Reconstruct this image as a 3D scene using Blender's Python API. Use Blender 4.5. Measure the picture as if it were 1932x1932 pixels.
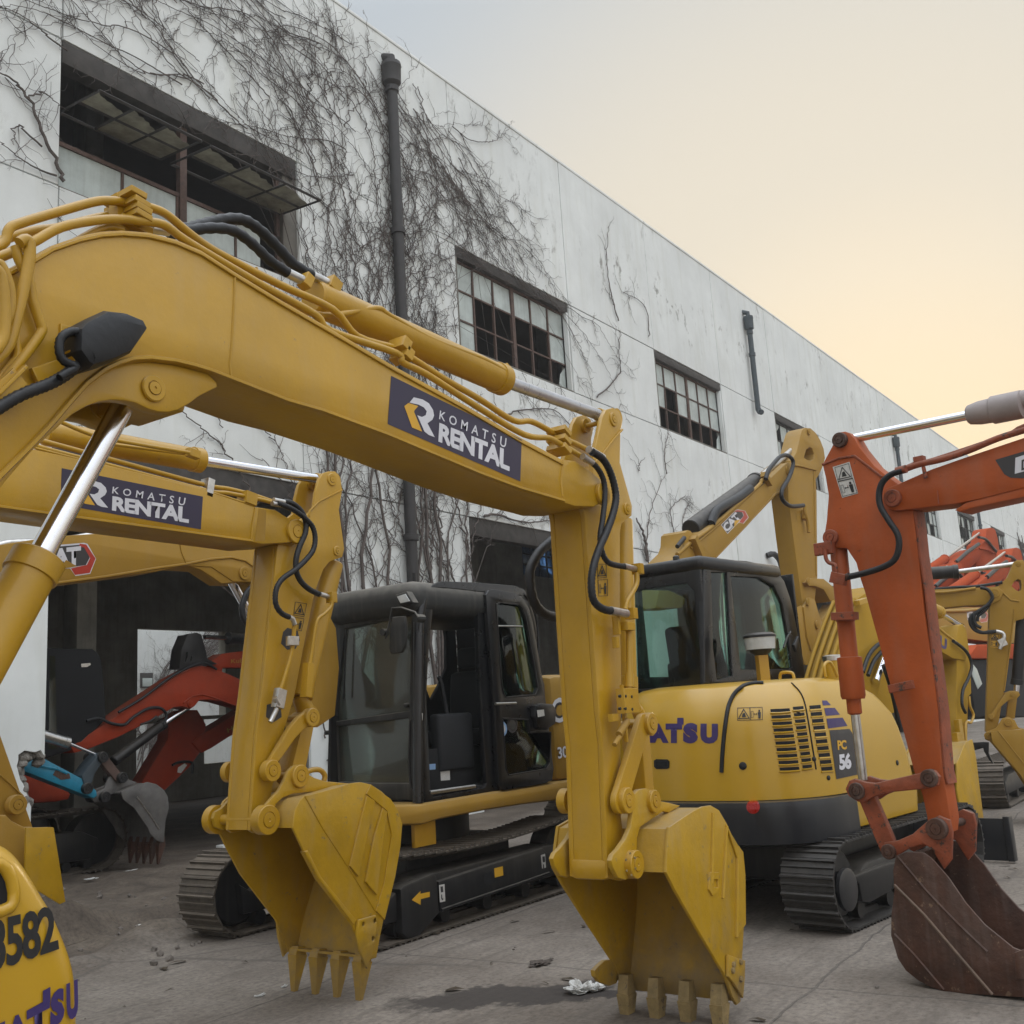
import bpy, bmesh, math, random
from mathutils import Vector, Matrix, noise
from mathutils.bvhtree import BVHTree
R=math.radians
S=bpy.context.scene; COL=S.collection
for o in list(bpy.data.objects): bpy.data.objects.remove(o)
# ---------------------------------------------------------------- camera
FL=1980.0; CC=966.0; CAMH=1.7
_X=Vector((1419,-296,-FL)).normalized()
_Z=Vector((-656,10366,-FL)); _Z=(_Z-_X*_Z.dot(_X)).normalized()
_Y=_Z.cross(_X)
MW=Matrix((_X,_Y,_Z))                       # camera vector -> world vector
CO=Vector((0,0,CAMH))
cd=bpy.data.cameras.new('camera'); cam=bpy.data.objects.new('camera',cd); COL.objects.link(cam)
cd.sensor_width=36; cd.lens=FL/1932*36; cd.clip_start=.05; cd.clip_end=3000
cam.matrix_world=Matrix.Translation(CO)@MW.to_4x4(); S.camera=cam
S.render.resolution_x=1024; S.render.resolution_y=1024
# ---------------------------------------------------------------- light
SUN_AZ=R(14); SUN_EL=R(12)                  # from the X axis towards +Y
sdir=Vector((math.cos(SUN_AZ)*math.cos(SUN_EL),math.sin(SUN_AZ)*math.cos(SUN_EL),math.sin(SUN_EL)))
sl=bpy.data.lights.new('sun','SUN'); sl.energy=1.2; sl.angle=R(12); sl.color=(1,.82,.6)
so=bpy.data.objects.new('sun',sl); COL.objects.link(so); so.rotation_euler=sdir.to_track_quat('Z','Y').to_euler()
W=bpy.data.worlds.new('World'); S.world=W; W.use_nodes=True; nt=W.node_tree; nt.nodes.clear()
def N(nt,t,**k):
    n=nt.nodes.new(t)
    for a,b in k.items():
        if a.startswith('i_'): n.inputs[int(a[2:])].default_value=b
        else: setattr(n,a,b)
    return n
L=lambda nt,a,b: nt.links.new(a,b)
out=N(nt,'ShaderNodeOutputWorld'); 
sky=N(nt,'ShaderNodeTexSky',sky_type='NISHITA',sun_disc=False,sun_elevation=SUN_EL,air_density=1.5,dust_density=1.0,ozone_density=1)
sky.sun_rotation=math.pi/2-SUN_AZ
bg1=N(nt,'ShaderNodeBackground'); bg1.inputs[1].default_value=.005; L(nt,sky.outputs[0],bg1.inputs[0])
# haze veil: overcast luminance, zenith boosted out of view to light the wall, warm glow round the low sun
tc=N(nt,'ShaderNodeTexCoord'); sx=N(nt,'ShaderNodeSeparateXYZ'); L(nt,tc.outputs[0],sx.inputs[0])
def ramp(nt,stops,interp='EASE'):
    r=N(nt,'ShaderNodeValToRGB'); r.color_ramp.interpolation=interp
    e=r.color_ramp.elements
    while len(e)<len(stops): e.new(.5)
    for el,(p,c) in zip(e,stops): el.position=p; el.color=(c[0],c[1],c[2],1)
    return r
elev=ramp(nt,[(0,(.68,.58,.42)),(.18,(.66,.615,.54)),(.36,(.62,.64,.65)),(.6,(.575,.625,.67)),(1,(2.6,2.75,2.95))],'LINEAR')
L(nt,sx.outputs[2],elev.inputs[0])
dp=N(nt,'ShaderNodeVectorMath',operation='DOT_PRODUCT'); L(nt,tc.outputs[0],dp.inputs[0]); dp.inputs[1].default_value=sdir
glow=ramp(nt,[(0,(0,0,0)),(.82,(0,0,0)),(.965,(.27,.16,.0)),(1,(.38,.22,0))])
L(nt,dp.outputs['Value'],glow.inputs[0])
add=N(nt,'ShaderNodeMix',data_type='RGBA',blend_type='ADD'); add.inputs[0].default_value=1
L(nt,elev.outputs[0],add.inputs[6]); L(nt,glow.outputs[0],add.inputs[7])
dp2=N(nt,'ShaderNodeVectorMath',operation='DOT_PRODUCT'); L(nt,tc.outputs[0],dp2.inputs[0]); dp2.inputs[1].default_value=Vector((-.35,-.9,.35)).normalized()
back_fill=ramp(nt,[(0,(0,0,0)),(.35,(.11,.11,.12)),(1,(.82,.84,.88))],'LINEAR'); L(nt,dp2.outputs['Value'],back_fill.inputs[0])   # fill light added to the sky behind the viewer to brighten the wall
add2=N(nt,'ShaderNodeMix',data_type='RGBA',blend_type='ADD'); add2.inputs[0].default_value=1; L(nt,add.outputs[2],add2.inputs[6]); L(nt,back_fill.outputs[0],add2.inputs[7])
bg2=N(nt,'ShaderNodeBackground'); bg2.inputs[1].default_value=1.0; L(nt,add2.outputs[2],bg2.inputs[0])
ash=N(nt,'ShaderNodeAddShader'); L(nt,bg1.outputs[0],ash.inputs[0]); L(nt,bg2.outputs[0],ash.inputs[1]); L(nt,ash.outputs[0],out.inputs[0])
S.view_settings.view_transform='Standard'; S.view_settings.look='None'; S.view_settings.exposure=-.1; S.view_settings.gamma=1
# ---------------------------------------------------------------- pixel frames
CR={'c1':(.33069,0,319.4),'c2':(.33069,575,575),'c3':(.33069,0,766.7),'c4':(.31416,0,1341.7),'c5':(.24802,415.3,1405.6),
'c6':(.27256,990.3,1405.6),'c7':(.26455,606.9,1054.2),'c8':(.33069,1118,990.3),'a':(.23151,1501.4,702.8),'b':(.23151,1501.4,1086.1),
'c':(.25596,1437.5,1437.5),'f':(.19842,383.3,926.4),'g':(.21497,1022.2,926.4),'h':(.3306,447.2,1022.2),'i':(.16535,1277.8,766.7),
'j':(.10714,1725,958.3),'k':(.1654,1750.6,1150),'l':(.23148,38.3,1181.9),'m':(.19846,0,1341.7),'n':(.19841,0,447.2),
'o':(.23148,670.8,1437.5),'p':(.21494,1469.4,1181.9),'w1':(.39683,0,0),'w2':(.39683,766.7,319.4),'px':(1,0,0)}
def PX(crop,pts):
    s,a,b=CR[crop]; return [(a+s*p[0],b+s*p[1]) for p in pts]
class Fr:
    def __init__(s,ox=0,oy=0,head=0):
        h=R(head); s.o=Vector((ox,oy,0)); s.ex=Vector((math.cos(h),math.sin(h),0)); s.ey=Vector((-math.sin(h),math.cos(h),0)); s.ez=Vector((0,0,1))
    def p(s,x,y,z): return s.o+s.ex*x+s.ey*y+s.ez*z
class Pl:
    """a real plane: axis 'y' (vertical, along heading), 'x' (vertical, across), 'z' (level)"""
    def __init__(s,fr,ax,c):
        s.fr=fr
        if ax=='y': s.o=fr.p(0,c,0); s.u=fr.ex; s.v=fr.ez; s.n=-fr.ey
        elif ax=='x': s.o=fr.p(c,0,0); s.u=-fr.ey; s.v=fr.ez; s.n=-fr.ex
        else: s.o=fr.p(0,0,c); s.u=fr.ex; s.v=fr.ey; s.n=fr.ez
    def w(s,a,b,c=0): return s.o+s.u*a+s.v*b+s.n*c
    def hit(s,u,v,c=0):
        d=MW@Vector((u-CC,CC-v,-FL)); o=s.o+s.n*c
        t=(o-CO).dot(s.n)/d.dot(s.n); q=CO+d*t-s.o
        return q.dot(s.u),q.dot(s.v)
    def t(s,crop,pts,c=0): return [s.hit(u,v,c) for u,v in PX(crop,pts)]
    def W3(s,crop,pts,c=0): return [s.w(*s.hit(u,v,c),c) for u,v in PX(crop,pts)]
def cr(P,n=5,closed=False):
    P=[Vector(p) for p in P]; m=len(P); o=[]
    rng=range(m if closed else m-1)
    for i in rng:
        if closed: a,b,c,d=P[(i-1)%m],P[i],P[(i+1)%m],P[(i+2)%m]
        else: a,b,c,d=P[max(i-1,0)],P[i],P[i+1],P[min(i+2,m-1)]
        for k in range(n):
            t=k/n; o.append(.5*((2*b)+(c-a)*t+(2*a-5*b+4*c-d)*t*t+(3*b-a-3*c+d)*t**3))
    if not closed: o.append(P[-1])
    return o
# ---------------------------------------------------------------- materials
M={}
def mat(name,col,rough=.5,metal=0,smap=(7,7,.5),mildew=0,mud=0,var=.12,vs=6,bump=0,bs=40,coat=0,dust=0,dustc=(.22,.18,.13),streak=0,spec=.5,chip=0,chipc=(.05,.03,.02),alpha=None):
    m=bpy.data.materials.new(name); m.use_nodes=True; t=m.node_tree; b=t.nodes['Principled BSDF']
    g=N(t,'ShaderNodeNewGeometry')
    nz=N(t,'ShaderNodeTexNoise'); nz.inputs['Scale'].default_value=vs; nz.inputs['Detail'].default_value=6; nz.inputs['Roughness'].default_value=.65
    L(t,g.outputs['Position'],nz.inputs['Vector'])
    r=ramp(t,[(.3,tuple(c*(1-var) for c in col)),(.7,tuple(min(1,c*(1+var)) for c in col))],'LINEAR'); L(t,nz.outputs[0],r.inputs[0]); cur=r.outputs[0]
    def mixc(f,c2):
        nonlocal cur
        x=N(t,'ShaderNodeMix',data_type='RGBA'); L(t,f,x.inputs[0]); L(t,cur,x.inputs[6]); x.inputs[7].default_value=(*c2,1); cur=x.outputs[2]
    if streak:
        mp=N(t,'ShaderNodeMapping'); mp.inputs['Scale'].default_value=smap; L(t,g.outputs['Position'],mp.inputs[0])
        n2=N(t,'ShaderNodeTexNoise'); n2.inputs['Scale'].default_value=2.2; n2.inputs['Detail'].default_value=5; L(t,mp.outputs[0],n2.inputs['Vector'])
        rr=ramp(t,[(.5,(0,0,0)),(.78,(streak,)*3)],'LINEAR'); L(t,n2.outputs[0],rr.inputs[0]); mixc(rr.outputs[0],dustc)
    if chip:
        n3=N(t,'ShaderNodeTexNoise'); n3.inputs['Scale'].default_value=14; n3.inputs['Detail'].default_value=9; n3.inputs['Roughness'].default_value=.75; L(t,g.outputs['Position'],n3.inputs['Vector'])
        rr=ramp(t,[(.66-chip*.2,(0,0,0)),(.70-chip*.2,(1,1,1))],'LINEAR'); L(t,n3.outputs[0],rr.inputs[0]); mixc(rr.outputs[0],chipc)
    if mildew:
        n5=N(t,'ShaderNodeTexNoise'); n5.inputs['Scale'].default_value=3.2; n5.inputs['Detail'].default_value=9; n5.inputs['Roughness'].default_value=.72
        mp5=N(t,'ShaderNodeMapping'); mp5.inputs['Scale'].default_value=(1,1,.55); L(t,g.outputs['Position'],mp5.inputs[0]); L(t,mp5.outputs[0],n5.inputs['Vector'])
        r5=ramp(t,[(.57,(0,0,0)),(.66,(mildew,)*3)],'LINEAR'); L(t,n5.outputs[0],r5.inputs[0])
        n6=N(t,'ShaderNodeTexNoise'); n6.inputs['Scale'].default_value=.35; n6.inputs['Detail'].default_value=2; L(t,g.outputs['Position'],n6.inputs['Vector']); r6=ramp(t,[(.5,(0,0,0)),(.62,(1,1,1))],'LINEAR'); L(t,n6.outputs[0],r6.inputs[0])
        s6=N(t,'ShaderNodeSeparateXYZ'); L(t,g.outputs['Position'],s6.inputs[0]); b6=N(t,'ShaderNodeMapRange'); b6.inputs[1].default_value=12.1; b6.inputs[2].default_value=12.75; b6.inputs[4].default_value=1.3; L(t,s6.outputs[2],b6.inputs[0])
        c6=N(t,'ShaderNodeMapRange'); c6.inputs[1].default_value=13.35; c6.inputs[2].default_value=12.85; L(t,s6.outputs[2],c6.inputs[0]); d6=N(t,'ShaderNodeMath',operation='MULTIPLY'); L(t,b6.outputs[0],d6.inputs[0]); L(t,c6.outputs[0],d6.inputs[1])
        x6=N(t,'ShaderNodeMapRange'); x6.inputs[1].default_value=18; x6.inputs[2].default_value=24; L(t,s6.outputs[0],x6.inputs[0]); d7=N(t,'ShaderNodeMath',operation='MULTIPLY'); L(t,d6.outputs[0],d7.inputs[0]); L(t,x6.outputs[0],d7.inputs[1]); e6=N(t,'ShaderNodeMath',operation='ADD'); L(t,r6.outputs[0],e6.inputs[0]); L(t,d7.outputs[0],e6.inputs[1]); r6=e6
        m6=N(t,'ShaderNodeMath',operation='MULTIPLY'); L(t,r5.outputs[0],m6.inputs[0]); L(t,r6.outputs[0],m6.inputs[1]); mixc(m6.outputs[0],(.30,.30,.28))
    if mud:   # caked soil on the lowest part, ragged upper limit
        s7=N(t,'ShaderNodeSeparateXYZ'); L(t,g.outputs['Position'],s7.inputs[0]); n7=N(t,'ShaderNodeTexNoise'); n7.inputs['Scale'].default_value=7; n7.inputs['Detail'].default_value=8; n7.inputs['Roughness'].default_value=.7; L(t,g.outputs['Position'],n7.inputs['Vector'])
        a7=N(t,'ShaderNodeMath',operation='MULTIPLY_ADD'); L(t,n7.outputs[0],a7.inputs[0]); a7.inputs[1].default_value=-1.0; L(t,s7.outputs[2],a7.inputs[2])
        r7=N(t,'ShaderNodeMapRange'); r7.inputs[1].default_value=-.05; r7.inputs[2].default_value=-.42; r7.inputs[4].default_value=.62; L(t,a7.outputs[0],r7.inputs[0]); mixc(r7.outputs[0],(.17,.125,.07))
    if dust:
        s2=N(t,'ShaderNodeSeparateXYZ'); L(t,g.outputs['Normal'],s2.inputs[0])
        n4=N(t,'ShaderNodeTexNoise'); n4.inputs['Scale'].default_value=9; n4.inputs['Detail'].default_value=5; L(t,g.outputs['Position'],n4.inputs['Vector'])
        mm=N(t,'ShaderNodeMath',operation='MULTIPLY'); L(t,s2.outputs[2],mm.inputs[0]); L(t,n4.outputs[0],mm.inputs[1])
        m2=N(t,'ShaderNodeMath',operation='MULTIPLY',use_clamp=True); L(t,mm.outputs[0],m2.inputs[0]); m2.inputs[1].default_value=dust*2
        mixc(m2.outputs[0],dustc)
    L(t,cur,b.inputs['Base Color'])
    rn=N(t,'ShaderNodeMapRange'); rn.inputs[3].default_value=max(0,rough-.1); rn.inputs[4].default_value=min(1,rough+.14); L(t,nz.outputs[0],rn.inputs[0]); L(t,rn.outputs[0],b.inputs['Roughness'])
    b.inputs['Metallic'].default_value=metal; b.inputs['Coat Weight'].default_value=coat; b.inputs['Coat Roughness'].default_value=.18; b.inputs['Specular IOR Level'].default_value=spec
    if bump:
        nb=N(t,'ShaderNodeTexNoise'); nb.inputs['Scale'].default_value=bs; nb.inputs['Detail'].default_value=5; L(t,g.outputs['Position'],nb.inputs['Vector'])
        bp=N(t,'ShaderNodeBump'); bp.inputs['Strength'].default_value=bump; bp.inputs['Distance'].default_value=.02; L(t,nb.outputs[0],bp.inputs['Height']); L(t,bp.outputs[0],b.inputs['Normal'])
    M[name]=m; return m
DU=(.30,.25,.19)
mat('yellow_paint',(.43,.24,.007),.40,var=.12,vs=2.2,chip=.06,chipc=(.24,.15,.05),bump=.07,bs=45,coat=.28,dust=.25,dustc=DU,streak=.12,smap=(5,5,1),spec=.35)
mat('yellow_matt',(.36,.21,.02),.75,var=.1,vs=3,dust=.2,dustc=DU,spec=.1)
mat('yellow_gloss',(.47,.27,.008),.30,var=.05,vs=2,coat=.4,dust=.12,dustc=DU)
mat('yellow_bucket',(.43,.25,.008),.5,var=.14,vs=4,bump=.14,bs=30,coat=.05,dust=.4,dustc=DU,streak=.25,smap=(4,4,1.2),chip=.24,chipc=(.24,.17,.06),spec=.3,mud=1)
mat('tooth_steel',(.24,.17,.07),.6,var=.3,vs=12,bump=.3,bs=30,chip=.4,chipc=(.10,.075,.05))
mat('tan_paint',(.34,.195,.030),.55,var=.07,vs=3,bump=.04,coat=0,dust=.25,dustc=DU,streak=.08,spec=.15)
mat('orange_paint',(.36,.075,.016),.55,var=.16,vs=3,bump=.08,coat=0,dust=.35,dustc=(.25,.16,.12),streak=.22,smap=(4,4,.8),chip=.04,spec=.25)
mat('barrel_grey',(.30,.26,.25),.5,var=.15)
mat('orange_worn',(.24,.055,.02),.62,var=.3,vs=9,bump=.2,dust=.4,dustc=(.2,.14,.1),chip=.45,chipc=(.05,.03,.022))
mat('red_far',(.36,.062,.02),.7,var=.1,spec=.04)
mat('red_paint',(.27,.034,.012),.6,var=.15,coat=0,spec=.1,dust=.3,dustc=(.25,.14,.1))
mat('rust_steel',(.060,.024,.013),.68,var=.45,vs=5,bump=.35,bs=22,streak=.5,dustc=(.13,.10,.085),chip=.3,chipc=(.16,.10,.06),dust=.2)
mat('rust_edge',(.16,.11,.08),.7,var=.4,vs=10,bump=.3)
mat('chrome',(.80,.81,.85),.15,1,var=.06,vs=8)
mat('rod_silver',(.50,.51,.54),.28,.55,var=.1,vs=10)
mat('fitting_metal',(.55,.54,.52),.3,1,var=.2,vs=20)
mat('hose_rubber',(.009,.010,.012),.45,var=.2,bump=.1,dust=.15,dustc=(.07,.065,.06),spec=.4)
mat('black_steel',(.012,.012,.013),.42,var=.3,vs=5,coat=0,dust=.5,dustc=(.13,.115,.095),streak=.12,spec=.35)
mat('cab_black',(.005,.0055,.007),.28,var=.3,vs=6,coat=.15,dust=.18,dustc=(.12,.11,.10),streak=.12,smap=(9,9,.5),spec=.4)
mat('dusty_black',(.024,.025,.025),.55,var=.25,vs=5,dust=.9,dustc=(.17,.155,.13),streak=.2,smap=(9,9,.6),spec=.3)
mat('grey_weight',(.016,.017,.020),.32,var=.15,vs=2,coat=.2,dust=.4,dustc=(.08,.075,.07),streak=.08,spec=.3)
mat('track_steel',(.085,.072,.058),.62,.3,var=.4,vs=12,bump=.2,dust=.75,dustc=(.19,.155,.12))
mat('track_dark',(.04,.038,.036),.55,.4,var=.4,vs=12,bump=.2,dust=.5,dustc=(.13,.12,.11))
mat('blue_paint',(.01,.19,.30),.45,var=.2,vs=8,chip=.12,chipc=(.05,.05,.05),dust=.2)
mat('navy_decal',(.022,.016,.045),.4,var=.1)
mat('navy_letter',(.035,.02,.11),.4,var=.1)
mat('white_decal',(.62,.62,.66),.45,var=.08)
mat('yellow_decal',(.62,.34,.02),.45,var=.08)
mat('black_decal',(.012,.012,.013),.5,var=.1)
mat('red_decal',(.42,.03,.015),.35,var=.1)
mat('charcoal_decal',(.035,.033,.035),.45)
mat('sticker_white',(.50,.49,.46),.6,var=.15,vs=60,chip=.1,chipc=(.25,.12,.08))
mat('seat_fabric',(.010,.011,.013),.8,var=.2)
mat('interior_dark',(.006,.006,.007),.9,var=.3)
mat('red_lens',(.30,.008,.004),.25,var=.05)
mat('clear_lens',(.45,.47,.47),.12,var=.2,coat=.6)
mat('wall_plaster',(.70,.725,.71),.85,var=.09,vs=.7,bump=.04,bs=25,streak=.45,smap=(1.9,1.9,.25),dustc=(.54,.55,.49),mildew=.8)
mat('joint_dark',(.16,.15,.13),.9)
mat('pebble',(.15,.13,.112),.95,var=.35,vs=14)
mat('broken_concrete',(.19,.175,.155),.95,var=.35,vs=14,bump=1,bs=18)
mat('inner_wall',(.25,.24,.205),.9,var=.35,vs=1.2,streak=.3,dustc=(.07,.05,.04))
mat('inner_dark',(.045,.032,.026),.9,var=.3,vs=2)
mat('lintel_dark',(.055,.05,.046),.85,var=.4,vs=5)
mat('rusty_frame',(.085,.05,.038),.75,var=.4,vs=14)
mat('dark_frame',(.035,.032,.03),.7,var=.3,vs=14)
mat('dirty_glass',(.42,.47,.45),.35,var=.22,vs=2.5,streak=.3,dustc=(.2,.2,.17))
mat('blue_glass',(.22,.35,.55),.3,var=.2)
mat('grimy_sash',(.26,.25,.19),.55,var=.5,vs=4)
mat('pipe_iron',(.028,.026,.026),.6,var=.3,vs=6)
mat('pipe_blue',(.04,.055,.066),.5,var=.3,vs=6)
mat('bare_steel',(.10,.095,.09),.5,var=.35,vs=8,dust=.4,dustc=(.15,.13,.11),streak=.3)
mat('vine_bark',(.095,.078,.070),.9,var=.4,vs=9)
mat('paper_white',(.6,.6,.58),.8,var=.15,vs=20)
mat('leaf_dry',(.05,.035,.02),.9,var=.5,vs=20)
mat('cloth_dark',(.07,.055,.045),.95,var=.4,vs=20)
mat('wood_scrap',(.22,.15,.09),.8,var=.3)
mat('brick_red',(.16,.07,.05),.9,var=.4,vs=20)
def glassmat(name,tint,op,rough=.06,dirt=0):
    m=bpy.data.materials.new(name); m.use_nodes=True; t=m.node_tree; t.nodes.clear()
    o=N(t,'ShaderNodeOutputMaterial'); tr=N(t,'ShaderNodeBsdfTransparent'); tr.inputs[0].default_value=(*tint,1)
    gl=N(t,'ShaderNodeBsdfGlossy'); gl.inputs['Roughness'].default_value=rough; gl.inputs[0].default_value=(.9,.95,.95,1)
    fr=N(t,'ShaderNodeFresnel'); fr.inputs[0].default_value=1.5; ad=N(t,'ShaderNodeMath',operation='ADD',use_clamp=True); L(t,fr.outputs[0],ad.inputs[0]); ad.inputs[1].default_value=op
    mx=N(t,'ShaderNodeMixShader'); L(t,ad.outputs[0],mx.inputs[0]); L(t,tr.outputs[0],mx.inputs[1]); L(t,gl.outputs[0],mx.inputs[2]); last=mx.outputs[0]
    if dirt:
        g=N(t,'ShaderNodeNewGeometry'); nz=N(t,'ShaderNodeTexNoise'); nz.inputs['Scale'].default_value=3; nz.inputs['Detail'].default_value=6; L(t,g.outputs['Position'],nz.inputs['Vector'])
        rr=ramp(t,[(.3,(dirt*.6,)*3),(.7,(dirt,)*3)],'LINEAR'); L(t,nz.outputs[0],rr.inputs[0])
        df=N(t,'ShaderNodeBsdfDiffuse'); df.inputs[0].default_value=(.22,.215,.19,1)
        m2=N(t,'ShaderNodeMixShader'); L(t,rr.outputs[0],m2.inputs[0]); L(t,last,m2.inputs[1]); L(t,df.outputs[0],m2.inputs[2]); last=m2.outputs[0]
    L(t,last,o.inputs[0]); M[name]=m
glassmat('tinted_glass',(.46,.62,.56),.0,.05)
glassmat('blue_pane',(.42,.60,.88),.0,.1)
glassmat('dusty_glass',(.50,.60,.56),.02,.1,.28)
# ---------------------------------------------------------------- object helpers
WL={}
def tag(o,label=None,cat=None,group=None,kind=None):
    if label: o['label']=label
    if cat: o['category']=cat
    if group: o['group']=group
    if kind: o['kind']=kind
    return o
def empty(name,loc,label,cat,group=None):
    o=bpy.data.objects.new(name,None); COL.objects.link(o); o.location=loc; o.empty_display_size=.2; WL[o.name]=Vector(loc); return tag(o,label,cat,group)
def link(name,me,m,parent=None,smooth=True,ang=32):
    o=bpy.data.objects.new(name,me); COL.objects.link(o)
    if m is not None and not me.materials: me.materials.append(M[m] if isinstance(m,str) else m)
    if parent is not None:
        off=WL[parent.name]; me.transform(Matrix.Translation(-off)); o.parent=parent; WL[o.name]=off
    else: WL[o.name]=Vector((0,0,0))
    if smooth:
        for p in me.polygons: p.use_smooth=True
        try: me.set_sharp_from_angle(angle=R(ang))
        except Exception: pass
    me.update(); return o
def frombm(name,bm,m,parent=None,smooth=True,ang=32,fix=True):
    if fix: bmesh.ops.recalc_face_normals(bm,faces=bm.faces)
    me=bpy.data.meshes.new(name); bm.to_mesh(me); bm.free(); return link(name,me,m,parent,smooth,ang)
def curve_mesh(splines,thick,bevel):
    cu=bpy.data.curves.new('c','CURVE'); cu.dimensions='2D'; cu.fill_mode='BOTH'; cu.extrude=max(thick/2-bevel,0); cu.bevel_depth=bevel; cu.bevel_resolution=1; cu.offset=-bevel
    for s in splines:
        sp=cu.splines.new('POLY'); sp.points.add(len(s)-1)
        for q,p in zip(sp.points,s): q.co=(p[0],p[1],0,1)
        sp.use_cyclic_u=True
    o=bpy.data.objects.new('c',cu); COL.objects.link(o)
    dg=bpy.context.evaluated_depsgraph_get(); me=bpy.data.meshes.new_from_object(o.evaluated_get(dg)); bpy.data.objects.remove(o); bpy.data.curves.remove(cu); return me
def addmesh(bm,me,fn):
    vs=[bm.verts.new(fn(v.co)) for v in me.vertices]
    for p in me.polygons:
        try: bm.faces.new([vs[i] for i in p.vertices])
        except ValueError: pass
def bplate(bm,pl,pts,thick,c=0,holes=(),bevel=.006):
    me=curve_mesh([pts]+list(holes),thick,min(bevel,thick*.45)); addmesh(bm,me,lambda v:pl.w(v.x,v.y,c-thick/2+v.z)); bpy.data.meshes.remove(me)
def plate(name,pl,pts,thick,m,parent=None,c=0,holes=(),bevel=.006,ang=32):
    bm=bmesh.new(); bplate(bm,pl,pts,thick,c,holes,bevel); bmesh.ops.remove_doubles(bm,verts=bm.verts,dist=.0002); return frombm(name,bm,m,parent,ang=ang)
def btube(bm,P,r,seg=10,corr=0,closed=False,cap=True):
    P=[Vector(p) for p in P]; rr=r if callable(r) else (lambda t:r)
    if corr:
        Q=[P[0]]; 
        for a,b in zip(P,P[1:]):
            n=max(1,int((b-a).length/(corr/2)))
            for k in range(1,n+1): Q.append(a.lerp(b,k/n))
        P=Q
    n=len(P); T=[]
    for i in range(n): T.append(((P[min(i+1,n-1)]-P[max(i-1,0)])).normalized())
    a=Vector((0,0,1)) if abs(T[0].z)<.9 else Vector((1,0,0)); nrm=(a-T[0]*a.dot(T[0])).normalized(); rings=[]
    for i in range(n):
        nrm=(nrm-T[i]*nrm.dot(T[i])).normalized(); b=T[i].cross(nrm); rad=rr(i/(n-1) if n>1 else 0)
        if corr and i%2: rad*=.86
        rings.append([bm.verts.new(P[i]+(nrm*math.cos(2*math.pi*k/seg)+b*math.sin(2*math.pi*k/seg))*rad) for k in range(seg)])
    for A,B in zip(rings,rings[1:]):
        for k in range(seg): bm.faces.new((A[k],A[(k+1)%seg],B[(k+1)%seg],B[k]))
    if cap and seg>2: bm.faces.new(rings[0][::-1]); bm.faces.new(rings[-1])
def tube(name,P,r,m,parent=None,seg=10,corr=0,sm=0):
    bm=bmesh.new(); btube(bm,cr(P,sm) if sm else P,r,seg,corr); return frombm(name,bm,m,parent,ang=60)
def blathe(bm,p,axis,prof,seg=20):
    axis=Vector(axis).normalized(); a=Vector((0,0,1)) if abs(axis.z)<.9 else Vector((1,0,0)); u=(a-axis*a.dot(axis)).normalized(); w=axis.cross(u); p=Vector(p); rings=[]
    for t,r in prof:
        rings.append([bm.verts.new(p+axis*t+(u*math.cos(2*math.pi*k/seg)+w*math.sin(2*math.pi*k/seg))*max(r,.0005)) for k in range(seg)])
    for A,B in zip(rings,rings[1:]):
        for k in range(seg): bm.faces.new((A[k],A[(k+1)%seg],B[(k+1)%seg],B[k]))
    bm.faces.new(rings[0][::-1]); bm.faces.new(rings[-1])
def lathe(name,p,axis,prof,m,parent=None,seg=20,ang=32):
    bm=bmesh.new(); blathe(bm,p,axis,prof,seg); return frombm(name,bm,m,parent,ang=ang)
def boss(name,pl,crop,pt,r,m,parent,c=0,h=.03,back=0):
    if back>.12:
        q=pl.W3(crop,[pt],c)[0]; lathe(name.replace('_pin','')+'_pin_shaft',q-pl.n*.02,-pl.n,[(0,r*.36),(back-.05,r*.36)],m,parent,16); lathe(name,q-pl.n*back,-pl.n,[(-.03,r),(h*.6,r),(h*.6+.002,r*.5)],m,parent,20); back=.03
    """pin boss: collar plus pin end, centred on a traced point of the plane"""
    p=pl.W3(crop,[pt],c)[0]; b=.004
    return lathe(name,p,pl.n,[(-back,r),(h*.8-b,r),(h*.8,r-b),(h*.8,r*.56),(h*.8-.005,r*.54),(h*.8-.005,r*.50),(h*.8+.003,r*.48),(h*.8+.004,r*.12),(h*.8,r*.08),(h*.8,.002)],m,parent,24)
def bbox(bm,fr,x0,x1,y0,y1,z0,z1,bev=0):
    v=[bm.verts.new(fr.p(x,y,z)) for x in (x0,x1) for y in (y0,y1) for z in (z0,z1)]
    fs=[bm.faces.new([v[i] for i in q]) for q in ((0,1,3,2),(4,6,7,5),(0,4,5,1),(2,3,7,6),(0,2,6,4),(1,5,7,3))]
    if bev:
        ed={e for f in fs for e in f.edges}; bmesh.ops.bevel(bm,geom=list(ed),offset=bev,segments=2,affect='EDGES',profile=.5)
def box(name,fr,x0,x1,y0,y1,z0,z1,m,parent=None,bev=.005):
    bm=bmesh.new(); bbox(bm,fr,x0,x1,y0,y1,z0,z1,bev); return frombm(name,bm,m,parent)
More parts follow.
